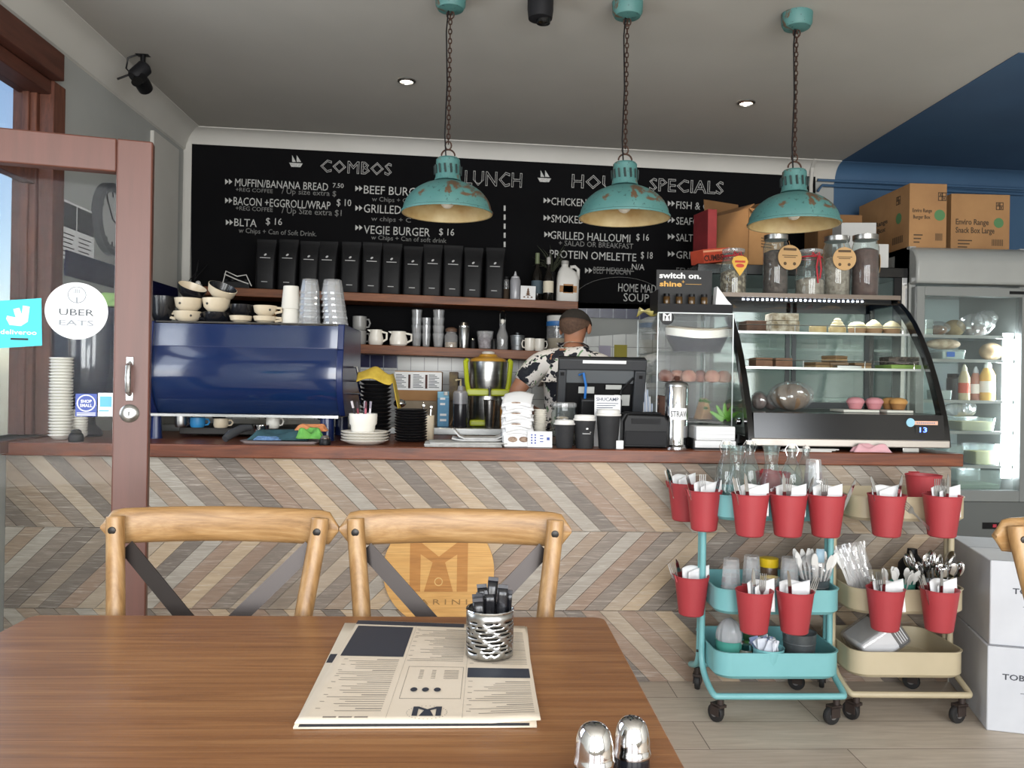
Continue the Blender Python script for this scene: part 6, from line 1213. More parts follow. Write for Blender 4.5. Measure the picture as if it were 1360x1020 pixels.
def tub(label, px, i, w_, d_, h_, fill, c_, lid=None, y=.14):
    t = thing('food_container', label, 'food container', in_f(px, i, y)); MB().rings([rrect(w_ * .9, d_ * .9, .012, 0), rrect(w_, d_, .015, h_), rrect(w_ - .004, d_ - .004, .013, h_), rrect(w_ * .9 - .004, d_ * .9 - .004, .01, .003)]).build('tub', TUBC, t, smooth=.6)
    if fill: MB().rings([rrect(w_ * .86, d_ * .86, .010, .004), rrect(w_ * .92, d_ * .92, .012, h_ * fill)]).build('contents', pm('food_' + c_, c_, .7, scale=30, col2=c_, bmp=.3), t, smooth=.6)
    if lid: MB().rings([rrect(w_ + .004, d_ + .004, .016, h_), rrect(w_ + .004, d_ + .004, .016, h_ + .010)]).build('lid', lid, t)
    return t
k = M(1, gY)
tub('clear square tub at the case side of the top fridge shelf', 1226, 0, .06, .12, .085, .4, 'a9ae9a'); 
t = thing('bread_bag', 'wrapped brown bread on the top fridge shelf', 'bread', in_f(1243, 0)); MB().sheet(blob((.045, .08, .06), 16, 10, .03, 3), 20, 12).build('bread', pm('toast_brown', '7a4f30', .8, col2='94683f', scale=20), t, smooth=1.4); MB().sheet(blob((.055, .09, .082), 16, 10, .08, 4), 30, 16).build('film', WRAP, t, smooth=.3)
t = thing('bread_bag', 'sliced tan loaf on the top fridge shelf', 'bread', in_f(1266, 0, .2)); MB().sheet(blob((.048, .08, .098), 16, 10, .02, 6), 20, 12).build('bread', pm('tan_loaf', '8f7a58', .8, col2='a58f6a', scale=20), t, smooth=1.4)
t = thing('plastic_bag', 'shiny crumpled clear plastic bag on the top fridge shelf', 'plastic bag', in_f(1296, 0, .12)); MB().sheet(blob((.085, .07, .13), 16, 10, .16, 7), 44, 24).build('bag', WRAP, t, smooth=.25); MB().sheet(blob((.05, .05, .06), 16, 10, .05, 9), 20, 12).build('contents', pm('grey_pink_food', '9a8a84', .8), t, smooth=1.4); MB().sheet(blob((.05, .05, .09), 16, 10, .2, 17), 30, 16).build('knot', WRAP, t, loc=(.07, .02, .06), smooth=.25)
t = tub('white tub with a blue label on the second fridge shelf', 1258, 1, .14, .14, .055, .8, 'c8ccc6'); MB().box(-.045, .0, -.0725, -.071, .015, .042).build('blue_label', pm('blue_food_label', '2f5fae', .6), t)
for i, (px, c_, lb) in enumerate(((1252, 'c9b59c', 'pale wrapped wrap lying on the labelled tub'), (1316, 'a98a6a', 'brown wrapped roll at the lamp side of the second fridge shelf'))):
    t = thing('wrapped_wrap', lb, 'wrap', in_f(px, 1) + Vector((0, 0, .058 if i == 0 else 0))); MB().sheet(blob((.095 if i == 0 else .06, .06, .06 if i == 0 else .10), 16, 10, .03, 21 + i), 20, 12).build('wrap', pm('wrap_%d' % i, c_, .8, col2='8f7a62', scale=18), t, smooth=1.4)
tub('low white tub beside the sauce bottles on the third fridge shelf', 1248, 2, .09, .12, .055, .9, 'b9bdb8', None, .12)
def sauce(label, px, c_, capc, h_, r, y=.12):
    bottle('sauce_bottle', label, 'bottle', in_f(px, 2, y), [(r * .9, 0), (r, .006), (r, h_ * .62), (r * .6, h_ * .78), (r * .45, h_ * .82)], pm('sauce_' + c_, c_, .35), [('cap', [(r * .5, h_ * .80), (r * .5, h_ * .88), (r * .15, h_)], pm('cap_' + capc, capc, .4)), ('label', [(r * 1.02, h_ * .2), (r * 1.02, h_ * .48)], pm('label_' + capc, ('b8503c' if px < 1290 else 'd8d4cc'), .6))])
sauce('cream sauce bottle with red label on the third fridge shelf', 1281, 'b5a384', 'b9b09a', .20, .030); sauce('pinkish sauce bottle between the cream and amber bottles', 1296, '9a6a5c', 'a9a9ac', .19, .030, .16); sauce('tall amber juice bottle with white cap nearest the fridge lamp', 1312, 'd0a45e', 'd9d9d4', .225, .040)
bottle('dark_jar', 'dark squat jar at the back of the third fridge shelf', 'jar', in_f(1268, 2, .30), [(.04, 0), (.042, .006), (.042, .12), (.035, .13)], pm('dark_jar', '3a3536', .4), [('lid', [(.037, .128), (.037, .15)], SATIN)])
t = thing('plastic_bag', 'knotted clear plastic bag on the fourth fridge shelf', 'plastic bag', in_f(1272, 3, .14) + Vector((0, 0, .078))); MB().sheet(blob((.08, .06, .075), 16, 10, .14, 31), 36, 20).build('bag', WRAP, t, smooth=.25); MB().sheet(blob((.035, .03, .085), 16, 10, .16, 37), 24, 14).build('knot', WRAP, t, loc=(.06, -.02, .005), smooth=.25)
tub('wide clear tub of sliced yellow cheese on the fourth fridge shelf', 1290, 3, .20, .16, .075, .7, 'c9b673')
tub('clear tub of grated cheese on the fifth fridge shelf', 1305, 4, .15, .14, .105, .7, 'd3bd62', TUBC); tub('frosted tub with greens on the fifth fridge shelf', 1262, 4, .10, .14, .10, .5, '9aa58c', TUBC, .16)
tub('large clear tub of green leaves on the fridge floor', 1290, 5, .26, .20, .16, .5, '7a8f72')
# ---------------------------------------------------------------- cartons stored on top of the fridges
def carton_rz(name, label, p, w_, d_, h_, rz, faces, **k): return carton(name, label, p, w_, d_, h_, CARD, rz, faces, **k)
GRN = pm('green_print', '4f7a4f', .8); BRN = pm('dark_brown_print', '4a3a2a', .8)
def box_print(w_, d_, h_, lines, side=False):
    """lettering, round badge and bar code on the long face (front) of a carton"""
    q = MB(); y = -d_ / 2 - .0006
    for s, x, z, hh, ww in lines: q.text(s, hh, Tm(x, y, z) @ FRONT, ww, bold=.015)
    for i in range(3): q.box(-w_ * .38, -w_ * .38 + w_ * (.24 - .04 * i), y - .0004, y, h_ * (.20 - .055 * i), h_ * (.22 - .055 * i))
    for i in range(9): q.box(w_ * .20 + i * w_ * .022, w_ * .20 + i * w_ * .022 + w_ * .011, y - .0004, y, h_ * .13, h_ * .24)
    x0, z0, s0 = w_ * .26, h_ * .74, h_ * .13
    for a_ in ((0, .1, 0, 1), (.9, 1, 0, 1), (0, 1, 0, .1), (0, 1, .9, 1), (.42, .58, 0, 1), (.1, .9, .45, .58), (.2, .36, .6, .85), (.64, .8, .15, .4)): q.box(x0 + a_[0] * s0, x0 + a_[1] * s0, y - .0004, y, z0 + a_[2] * s0, z0 + a_[3] * s0)
    g = disc(MB(), w_ * .31, h_ * .52, h_ * .085, y - .0005, y, 24); return q, g
def print_box(name, label, p, w_, d_, h_, rz, front, side=None):
    a, g = box_print(w_, d_, h_, front); fs = [('print', a, BRN), ('green_badge', g, GRN)]
    if side:
        a2, g2 = box_print(d_, w_, h_, side); mm = R(-PI / 2, 'Z'); a2.v = [tuple(mm @ Vector(v)) for v in a2.v]; g2.v = [tuple(mm @ Vector(v)) for v in g2.v]; fs += [('side_print', a2, BRN), ('side_badge', g2, GRN)]
    t = carton(name, label, p, w_, d_, h_, CARD, rz, fs, group=None); q = MB(); q.box(-w_ / 2, w_ / 2, -.004, .004, h_, h_ + .0015); q.build('top_flap_seam', BRN, t); return t
bz1 = gz + .0006
# the nearer carton: its corner edge stands at pixel 1208
cxn, cyn = xat(1207, 320, 4.38), 4.38; w1, d1, h1 = M(52, 4.38) * 1.0, .60, zat(1207, 242, 4.38) - gz
rzb = math.radians(14)
cc = Vector((cxn, cyn, bz1)) + Vector((math.cos(-.02) * w1 / 2 + .02, d1 / 2, 0))
print_box('storage_carton', 'brown carton with Enviro Range Burger Box print on the upright fridge', Vector((cxn + w1 / 2 + .012, 4.70, bz1)), w1, d1, h1, 0.0, [('Enviro Range', -w1 * .42, h1 * .56, .020, w1 * .52), ('Burger Box', -w1 * .40, h1 * .46, .020, w1 * .46)], [('Enviro Range', -d1 * .42, h1 * .52, .028, d1 * .52), ('Burger Box', -d1 * .40, h1 * .40, .028, d1 * .46)])
w2, h2 = M(82, 4.5), zat(1300, 258, 4.5) - gz
print_box('storage_carton', 'brown carton with Enviro Range Snack Box Large print at the end of the upright fridge', Vector((xat(1341, 300, 4.5) - w2 / 2, 4.66, bz1)), w2, .32, h2, 0, [('Enviro Range', -w2 * .42, h2 * .48, .032, w2 * .56), ('Snack Box Large', -w2 * .42, h2 * .34, .032, w2 * .66)])
# open carton and smaller packs on the low fridge
ftop = fz + .0006
t = thing('open_carton', 'open brown carton with raised flaps on the low display fridge', 'carton', (xat(990, 330, 4.62), 4.66, ftop), .45); w_, d_, h_ = .27, .36, zat(990, 285, 4.6) - fz
q = MB(); q.box(-w_ / 2, w_ / 2, -d_ / 2, -d_ / 2 + .004, 0, h_); q.box(-w_ / 2, w_ / 2, d_ / 2 - .004, d_ / 2, 0, h_); q.box(-w_ / 2, -w_ / 2 + .004, -d_ / 2, d_ / 2, 0, h_); q.box(w_ / 2 - .004, w_ / 2, -d_ / 2, d_ / 2, 0, h_); q.box(-w_ / 2, w_ / 2, -d_ / 2, d_ / 2, 0, .004); q.build('carton', CARD, t)
for mm, bx_ in ((Tm(-w_ / 2, 0, h_) @ R(.9, 'Y'), (0, .004, -d_ / 2, d_ / 2, 0, .05)), (Tm(w_ / 2, 0, h_) @ R(-.9, 'Y'), (-.004, 0, -d_ / 2, d_ / 2, 0, .11)), (Tm(0, d_ / 2, h_) @ R(-.1, 'X'), (-w_ / 2, w_ / 2, -.004, 0, 0, .12)), (Tm(0, -d_ / 2, h_) @ R(2.3, 'X'), (-w_ / 2, w_ / 2, 0, .004, 0, .04))): MB().box(*bx_, mm).build('flap', CARDI, t)
q = MB(); q.prism([(-.05, h_ * .62), (0, h_ * .74), (.05, h_ * .62), (.04, h_ * .62), (0, h_ * .71), (-.04, h_ * .62)], -d_ / 2 - .001, -d_ / 2); q.build('red_print', pm('dull_red_print', '8a4a38', .8), t); q = MB()
for i in range(4): q.box(-.04, .04, -d_ / 2 - .001, -d_ / 2, h_ * (.52 - .05 * i), h_ * (.535 - .05 * i))
for i in range(8): q.box(.05 + i * .006, .053 + i * .006, -d_ / 2 - .001, -d_ / 2, h_ * .08, h_ * .2)
q.build('brown_print', BRN, t)
carton('red_carton', 'tall dark red packet against the chalkboard beside the open carton', (xat(934.5, 330, 4.62), 4.60, ftop), .055, .18, zat(939, 292, 4.8) - fz, pm('deep_red_card', '7d2026', .7, col2='6c1a20', scale=8), .2)
ORB = pm('orange_red_card', 'b8452a', .7, col2='a33a24', scale=10)
t = carton('orange_carton', 'slanted orange red packet with dark lettering behind the black display box', (xat(946, 340, 4.40), 4.42, ftop), .20, .10, .075, ORB, .0); t.rotation_euler = (0, -.16, .5); t.location.z += .015
q = MB(); q.text('CUMBERLAND' if False else 'CUMBERS', .03, Tm(-.10, -.0508, .012) @ FRONT, .19, bold=.02); q.build('lettering', pm('dark_lettering', '3a1a16', .8), t, smooth=0); q = MB(); q.box(-.10, .10, -.0506, -.05, .058, .068); q.box(-.09, .08, -.04, .03, .0752, .0756); q.build('pale_print', pm('peach_print', 'd89a7a', .7), t)
carton('white_carton', 'small white carton standing behind the heart tag jar', (xat(957, 370, 4.44), 4.465, CT + .0) if False else (xat(1167, 345, 4.56), 4.60, ftop), .07, .14, .05, PAPER, 0) if False else None
carton('brown_carton', 'plain brown carton behind the third pendant lamp on the low fridge', (xat(1102, 320, 4.84), 4.80, ftop), M(58, 4.9), .2, zat(1102, 292, 4.85) - fz, CARDI, .0)
q = MB(); 
for i in range(3): q.box(-.03, .05, -.0806, -.08, .085 + .0 * i, .092); q.box(.07, .095, -.0806, -.08, .08, .095)
t = carton('white_carton', 'white printed carton beside the brown carton on the low fridge', (xat(1137, 330, 4.42), 4.45, ftop), M(44, 4.56), .16, zat(1137, 303, 4.52) - fz, pm('white_card', 'b5b5b3', .75), -.12, (('print', q, GREYI),))
carton('white_carton', 'narrow white carton at the upright fridge end of the low fridge', (xat(1169, 340, 4.40), 4.43, ftop), M(18, 4.54), .10, zat(1169, 331, 4.54) - fz, pm('white_card_b', 'c2c2bf', .75), 0)
# ---------------------------------------------------------------- dining table in front
TZ = .74
tR, tL, tN = onz(805, 822, TZ), onz(48, 814, TZ), onz(905, 1020, TZ)
tx0, tx1, ty1 = tL.x, (tR.x + tN.x) / 2 + .002, (tR.y + tL.y) / 2; ty0 = .70
tb_ = thing('dining_table', 'walnut topped dining table nearest the viewer', 'table', ((tx0 + tx1) / 2, (ty0 + ty1) / 2, 0))
tw, td = tx1 - tx0, ty1 - ty0
q = MB(); q.rings([rrect(tw - .004, td - .004, .02, TZ - .036), rrect(tw, td, .022, TZ - .032), rrect(tw, td, .022, TZ - .003), rrect(tw - .005, td - .005, .02, TZ)]); q.build('table_top', TABLEW, tb_, smooth=.5)
MB().lathe([(.05, .03), (.045, .06), (.04, TZ - .05), (.12, TZ - .036)], seg=20).build('column', BLACK, tb_); q = MB()
for a in (0, PI / 2): q.cbox((0, 0, .02), (.08, .52, .04), R(a + PI / 4, 'Z'))
q.build('foot_cross', BLACK, tb_, bevel=.006)
# ---------------------------------------------------------------- cross-back chairs
def smoothpts(p, n_=2, closed=False):
    p = [Vector(x) for x in p]
    for _ in range(n_):
        o = [p[0]]
        for i in range(len(p) - 1): o += [p[i] * .75 + p[i + 1] * .25, p[i] * .25 + p[i + 1] * .75]
        p = o + [p[-1]]
    return p
def chair():
    t = thing('cross_back_chair', 'x', 'chair', (0, 0, 0), 0, 'oak cross-back chairs')
    rl = []                               # local: back posts' tops at y = 0, seat towards -y
    for i in range(25):
        s = -1 + i / 12; x = .247 * s; y = .024 + .03 * (1 - s * s); e = max(0, abs(s) - .86) / .14; h_ = .038 * math.sqrt(max(0.02, 1 - e * e)); z = .886 + .004 * (1 - s * s); th = .0135 * (1 - .3 * e)
        rl.append([(x + 0 * a, y + th * math.cos(a), z + h_ * math.sin(a)) for a in [2 * PI * k / 14 for k in range(14)]])
    q = MB(); q.rings(rl); q.build('top_rail', OAKX, t, smooth=1.2)
    for s in (-1, 1):
        pts = smoothpts([(s * .211, .004, .912), (s * .209, .0, .88), (s * .183, -.05, .68), (s * .166, -.10, .46), (s * .176, -.06, .24), (s * .195, .0, 0)])
        MB().tube(pts, [.0175] + [.0185] * (len(pts) - 2) + [.015], 14).build('back_post', OAK, t, smooth=.9)
        q = MB(); q.lathe([(.008, 0), (.008, .003), (.004, .005)], seg=12, mx=Tm(s * .2085, -.0165, .886) @ R(PI / 2 + .1, 'X')); q.build('bolt', DKMETAL, t)
        MB().tube(smoothpts([(s * .172, -.10, .445), (s * .185, -.13, .43), (s * .19, -.46, .44), (s * .182, -.48, .40), (s * .195, -.50, 0)]), .015, 10).build('front_leg', OAK, t, smooth=.9)
        a, b_ = Vector((s * .190, .012, .848)), Vector((-s * .158, -.09, .50)); dv = (b_ - a).normalized(); u_ = Vector((dv.z, 0, -dv.x)).normalized() * .0165; n_ = dv.cross(u_).normalized() * .003; q = MB()
        o_ = Vector((0, .004 * s, 0)); q.slab(a - u_ + o_, a + u_ + o_, b_ + u_ + o_, b_ - u_ + o_, n_); q.build('cross_strap', pm('dark_strap_steel', '3a3533', .38, .7), t)
    q = MB(); q.rings([rrect(.40, .40, .06, .445, 6, 0, -.29), rrect(.42, .42, .07, .455, 6, 0, -.29), rrect(.42, .42, .07, .468, 6, 0, -.29), rrect(.40, .40, .06, .474, 6, 0, -.29)]); q.build('seat', OAKX, t, smooth=.6)
    q = MB()
    for s in (-1, 1): q.tube([(s * .19, -.48, .22), (s * .18, -.06, .22)], .009, 8)
    q.tube([(-.19, -.48, .28), (.19, -.48, .28)], .009, 8); q.build('stretcher', OAK, t); return t
chY = 1.72; c0 = chair(); c0.location = (xat(289, 700, chY), chY, 0); c0['label'] = 'oak cross-back chair at the table with its back against the door'
dup(c0, 'oak cross-back chair at the table in front of the round wooden sign', (xat(605.5, 700, chY), chY, 0), 0)
dup(c0, 'oak cross-back chair mostly out of the picture near the white cartons', (xat(1327, 710, 1.70) + .252, 1.70, 0), 0)
# ---------------------------------------------------------------- menus on the table
mz = TZ + .0005
def menu(label, px, z, th, mats):
    """sheet whose four corners are sight lines' hits on the table; gives the frame for its print"""
    cs = [onz(x, y, z) for x, y in px]; t = thing('paper_menu', label, 'menu', cs[0]); f = lambda a, b_: (cs[0] * (1 - a) + cs[1] * a) * (1 - b_) + (cs[3] * (1 - a) + cs[2] * a) * b_ - cs[0]
    return t, f
t, f = menu('lower paper menu peeking out beneath the printed one', ((458, 829), (700, 834), (713, 967), (389, 969)), mz, .003, None)
MB().sheet(lambda a, b_: f(a, b_) + Vector((0, 0, .0015)), 8, 8).build('sheet', pm('cream_menu_paper', 'd3c6b2', .6), t, solid=.002)
q = MB(); q.sheet(lambda a, b_: f(.02 + .95 * a, .978 + .020 * b_) + Vector((0, 0, .003)), 4, 1); q.sheet(lambda a, b_: f(.005 + .05 * a, .38 + .09 * b_) + Vector((0, 0, .003)), 2, 2); q.build('dark_border', pm('navy_border_ink', '2b303c', .6), t)
INKN = pm('navy_menu_ink', '2b303c', .6)
zz = mz + .0065
t2, f2 = menu('top paper menu with navy blocks, small print and a dark M emblem', ((476, 827), (697, 835), (718, 964), (391, 966)), mz, .003, None)
def curl(a, b_): return .0042 + .004 * max(0, a - .8) * 5 * max(0, b_ - .75) * 4 + .001 * max(0, b_ - .85) * 6 * (1 - a)
MB().sheet(lambda a, b_: f2(a, b_) + Vector((0, 0, curl(a, b_))), 20, 20).build('sheet', pm('white_menu_paper', 'ddd0be', .5, col2='d8cab6', scale=5), t2, solid=.0015, smooth=1.2)
def blk(q, a0, a1, b0, b1, n_=4):
    return q.sheet(lambda a, b_: f2(a0 + (a1 - a0) * a, b0 + (b1 - b0) * b_) + Vector((0, 0, curl(a0 + (a1 - a0) * a, b0 + (b1 - b0) * b_) + .0012)), n_, n_)
q = MB(); blk(q, .0, .64, .005, .055); blk(q, .02, .345, .075, .43); blk(q, .683, .985, .53, .625); 
q.build('block_print', INKN, t2, smooth=1.2); INKG = pm('grey_menu_ink', '8f867c', .7); rnd = random.Random(3); q = MB(); LW = .004
for (a0, a1, b0, b1, n_) in ((.05, .33, .46, .93, 26), (.37, .655, .09, .48, 22), (.69, .98, .10, .50, 22), (.69, .98, .66, .95, 17)):
    for i in range(n_):
        b_ = b0 + (b1 - b0) * i / n_; hd2 = i % 6 == 0; s_ = rnd.uniform(0, .45) if not hd2 else .6
        blk(q, a1 - (a1 - a0) * (1 - s_), a1, b_, b_ + (LW * 1.7 if hd2 else LW), 1)
        if i % 3 == 0: blk(q, a0, a0 + .02, b_, b_ + LW, 1)
for b_ in (.56, .575, .59, .605, .62, .635):
    blk(q, .45, .47, b_, b_ + .005, 1); blk(q, .51, .53, b_, b_ + .005, 1); blk(q, .57, .64, b_, b_ + .005, 1)
for a0, a1, b0, b1 in ((.39, .662, .525, .528), (.39, .662, .815, .818), (.39, .392, .525, .818), (.66, .662, .525, .818), (.36, .361, .06, .97), (.675, .676, .06, .97)): blk(q, a0, a1, b0, b1, 2)
for k_ in range(30):                     # thin ring round the emblem
    a_ = 2 * PI * k_ / 30; blk(q, .525 + .085 * math.cos(a_) - .002, .525 + .085 * math.cos(a_) + .002, .925 + .05 * math.sin(a_), .929 + .05 * math.sin(a_), 1)
q.build('small_print', INKG, t2, smooth=0)
q = MB()
for a in (.445, .498, .552): q.sheet(lambda u_, v_: f2(a + .016 * v_ * math.cos(2 * PI * u_), .745 + .018 * v_ * math.sin(2 * PI * u_)) + Vector((0, 0, .0062)), 14, 1)
def mpt(x, z): return f2(.525 - x * .0016, .925 - z * .0011) + Vector((0, 0, curl(.525 - x * .0016, .925 - z * .0011) + .0016))
for sg_ in (1, -1):
    pl = [(sg_ * a, b_) for a, b_ in ((-38, -27), (-38, 38), (-24, 38), (0, 19), (0, 6), (-24, 22), (-24, -27))]; q.add([mpt(*p) for p in pl], [(0, 1, 2, 5, 6) if sg_ > 0 else (6, 5, 2, 1, 0), (2, 3, 4, 5) if sg_ > 0 else (5, 4, 3, 2)])
q.add([mpt(*p) for p in ((-8, 12), (0, 6), (8, 12), (19, -27), (-19, -27))], [(0, 1, 2, 3, 4)]); q.build('emblem', INKN, t2, smooth=0)
for k_, (a0, a1) in enumerate(((.10, .155), (.165, .22), (.23, .285))): q = blk(MB(), a0, a1, .955, .966, 1); q.build('print_tab', INKG, t2, smooth=0)
# ---------------------------------------------------------------- metal caddy with black sugar sachets
cz = mz + .008; cp = onz(650, 868, cz); cr = M(31, cp.y); chh = zat(650, 808, cp.y) - cz
cd = thing('sugar_caddy', 'perforated steel cup standing on the paper menus', 'caddy', cp)
rows_ = 9; segs = 56; q = MB(); zs_ = [0, .009]
for i in range(rows_): z = .009 + (chh - .020) * i / rows_; zs_ += [z + (chh - .020) / rows_ * .42, z + (chh - .020) / rows_]
zs_ += [chh]; nz = len(zs_); keep = []
for j in range(nz - 1):
    for k_ in range(segs):
        if j >= 1 and j < nz - 2 and j % 2 == 1 and (k_ + 2 * (j // 2)) % 8 < 5 and (k_ * 7 + j * 3) % 11: continue
        keep.append((j * segs + k_, j * segs + (k_ + 1) % segs, (j + 1) * segs + (k_ + 1) % segs, (j + 1) * segs + k_))
q.add([(cr * math.cos(2 * PI * k_ / segs), cr * math.sin(2 * PI * k_ / segs), z) for z in zs_ for k_ in range(segs)], keep)
q.build('perforated_wall', STEEL, cd, solid=.0012, smooth=1.2); MB().lathe([(cr, .0), (cr, .003), (.001, .003)], seg=32).build('base', CHROME, cd); MB().tube([(cr * math.cos(2 * PI * k / 40), cr * math.sin(2 * PI * k / 40), chh) for k in range(40)], .0018, 6, closed=True).build('rim', CHROME, cd)
rnd = random.Random(4); SACH = pm('glossy_black_sachet', '17171a', .22); place = ('nearest the rim by the window', 'tallest, standing up straight', 'leaning to the trolley side', 'short one at the front', 'twisted one at the front', 'tucked behind the tallest', 'at the back of the bunch', 'lying against the far rim', 'half hidden in the middle', 'bent one by the near rim')
for i in range(10):
    a_ = i * 2.4; rr = .006 + .0022 * i; hh = (.092, .118, .096, .088, .092, .108, .10, .09, .098, .088)[i]
    o = thing('sugar_sachet', 'black sugar sachet in the steel cup, ' + place[i], 'sachet', cp + Vector((rr * math.cos(a_), rr * math.sin(a_), .004)), 0, 'black sugar sachets in the steel cup'); o.rotation_euler = (rnd.uniform(-.13, .13), rnd.uniform(-.13, .13), a_ * 1.3)
    MB().sheet(lambda a, b_: ((a - .5) * .017, .0035 * math.sin(PI * a) * (1 - abs(2 * b_ - 1)) + .002 * math.sin(9 * b_ + i), hh * b_), 4, 8).build('packet', SACH, o, solid=.0022, smooth=1.2)
    MB().box(-.0085, .0085, -.001, .001, hh, hh + .006).build('crimp', pm('sachet_crimp', '3a3a3e', .4), o)
# ---------------------------------------------------------------- salt and pepper shakers
for i, (px, py, lb) in enumerate(((789, 959, 'salt shaker with a single-hole steel dome at the table edge'), (839, 951, 'pepper shaker with a many-holed steel dome at the table edge'))):
    Y = .925 if i == 0 else .965; zt_ = zat(px, py + 2, Y) - TZ; r = M(26.5 if i == 0 else 24.5, Y)
    t = thing('shaker', lb, 'shaker', (xat(px, 990, Y), Y, TZ + .0004)); zd_ = zt_ - r * 1.9
    MB().lathe([(r * .96, 0), (r, .004), (r * .98, zd_ * .7), (r * .94, zd_)], seg=32).build('body', pm('black_shaker_glass', '15161b', .12), t)
    MB().lathe([(r * 1.05, zd_ - .002), (r * 1.07, zd_ + .002), (r * 1.0, zd_ + .005)] + [(r * math.cos(a) ** .55 if a < PI / 2 else .001, zd_ + .006 + (zt_ - zd_ - .006) * math.sin(a) ** 1.05) for a in [PI / 2 * k / 14 for k in range(1, 14)]] + [(.0005, zt_)], seg=40).build('dome', CHROME, t, smooth=.9)
    q = MB()
    for k_ in range(1 if i == 0 else 9): a_ = k_ * 2.4; rr = 0 if i == 0 else .0028 * math.sqrt(k_); q.lathe([(.0011, 0), (.0011, .0012)], c=(rr * math.cos(a_), rr * math.sin(a_), zt_ - .0006 - rr * rr * 9), seg=8)
    q.build('holes', BLACK, t)
# ---------------------------------------------------------------- the two trolleys
def trolley(label, X, Y, rz, paint, wd):
    fx = wd / 2 + .015
    t = thing('utility_trolley', label, 'trolley', (X, Y, 0), rz)
    for z0, z1, nm in ((.160, .255, 'bottom tray'), (.390, .480, 'middle tray'), (.725, .815, 'top tray')):
        q = MB(); w_, d_, r = wd, .325, .06
        q.rings([rrect(w_ - .02, d_ - .02, r, z0, 8), rrect(w_, d_, r, z0 + .012, 8), rrect(w_, d_, r, z1 - .004, 8), rrect(w_ + .006, d_ + .006, r, z1 - .003, 8), rrect(w_ + .006, d_ + .006, r, z1, 8), rrect(w_ - .006, d_ - .006, r, z1, 8), rrect(w_ - .008, d_ - .008, r, z0 + .014, 8), rrect(w_ - .03, d_ - .03, r, z0 + .006, 8)]); q.build('tray', paint, t, smooth=.5)
    for s in (-1, 1):
        pts = smoothpts([(-fx, s * .014, .80), (-fx, s * .014, .27), (-fx, s * .02, .15), (-fx + .002, s * .165, .103), (-fx + .027, s * .168, .103), (fx - .027, s * .168, .103), (fx - .002, s * .165, .103), (fx, s * .02, .15), (fx, s * .014, .27), (fx, s * .014, .80)], 3)
        MB().tube(pts, .0115, 10).build('tube_frame', paint, t, smooth=1.2)
    q = MB()
    for sx_ in (-1, 1):
        for z in (.21, .435, .77): q.tube([(sx_ * (fx - .01), 0, z), (sx_ * (fx + .015), 0, z)], .005, 8)
    q.build('bolts', DKMETAL, t)
    for k_, (sx_, sy_) in enumerate(((-1, -1), (1, -1), (-1, 1), (1, 1))):
        a_ = (.5, 1.9, -.4, .9)[k_]; mm = Tm(sx_ * (fx - .032), sy_ * .155, 0) @ R(a_, 'Z')
        c = MB().tube([mm @ Vector((0, 0, .095)), mm @ Vector((0, 0, .068))], .012, 10).box(-.016, .016, -.014, .034, .060, .070, mm).box(-.016, -.012, -.004, .034, .028, .066, mm).box(.012, .016, -.004, .034, .028, .066, mm).build('caster', pm('caster_bracket', '3a302c', .5, .3), t)
        MB().lathe([(.022, -.010), (.031, -.009), (.033, -.004), (.033, .004), (.031, .009), (.022, .010)], seg=24, mx=mm @ Tm(0, .022, .0335) @ R(PI / 2, 'Y')).build('wheel', pm('black_rubber', '1d1c1c', .6), c); MB().lathe([(.013, -.0125), (.013, .0125)], seg=14, mx=mm @ Tm(0, .022, .0335) @ R(PI / 2, 'Y')).build('hub', pm('grey_hub', '6b6866', .5), c)
    return t
A_X, A_Y, B_X, B_Y = 1.092, 3.02, 1.580, 3.035
trolley('turquoise three tier trolley holding bottles and glasses', A_X, A_Y, 0, TEALP, .455); trolley('cream three tier trolley beside the white cartons', B_X, B_Y, -.02, CREAMP, .42)
# red pots hooked over the trays
def pot(): 
    t = thing('red_pot', 'x', 'pot', (0, 0, 0), 0, 'red cutlery pots hooked on the trolleys'); rt, rb, h_ = .064, .046, .145
    MB().lathe([(rb * .9, 0), (rb, .004), (rt, h_), (rt - .003, h_), (rb - .003, .008), (.001, .006)], seg=36, cap1=False).build('pot_wall', REDP, t, smooth=.6)
    MB().tube([(rt * math.cos(2 * PI * k / 36), rt * math.sin(2 * PI * k / 36), h_) for k in range(36)], .0022, 6, closed=True).build('rim', REDP, t)
    MB().tube([(-.02, rt - .004, h_ - .02), (-.02, rt + .004, h_ + .004), (.02, rt + .004, h_ + .004), (.02, rt - .004, h_ - .02)], .003, 6).build('hook', REDP, t); return t
def fork():
    t = thing('fork', 'x', 'fork'); q = MB(); q.prism([(-.004, 0), (.004, 0), (.0055, .02), (.003, .10), (.004, .12), (.012, .135), (.012, .145), (-.012, .145), (-.012, .135), (-.004, .12), (-.003, .10), (-.0055, .02)], -.001, .001)
    for k_ in range(4): x = -.0105 + k_ * .007; q.prism([(x - .0017, .144), (x + .0017, .144), (x + .0010, .19), (x - .0010, .19)], -.001, .001)
    q.build('fork_body', STEEL, t, smooth=0); return t
def knife():
    t = thing('knife', 'x', 'knife'); MB().prism([(-.006, 0), (.006, 0), (.006, .09), (-.006, .09)], -.0025, .0025).build('handle', STEEL, t, bevel=.001); MB().prism([(-.006, .09), (.007, .09), (.009, .15), (.006, .195), (-.002, .21), (-.006, .19)], -.0008, .0008).build('blade', CHROME, t, smooth=0); return t
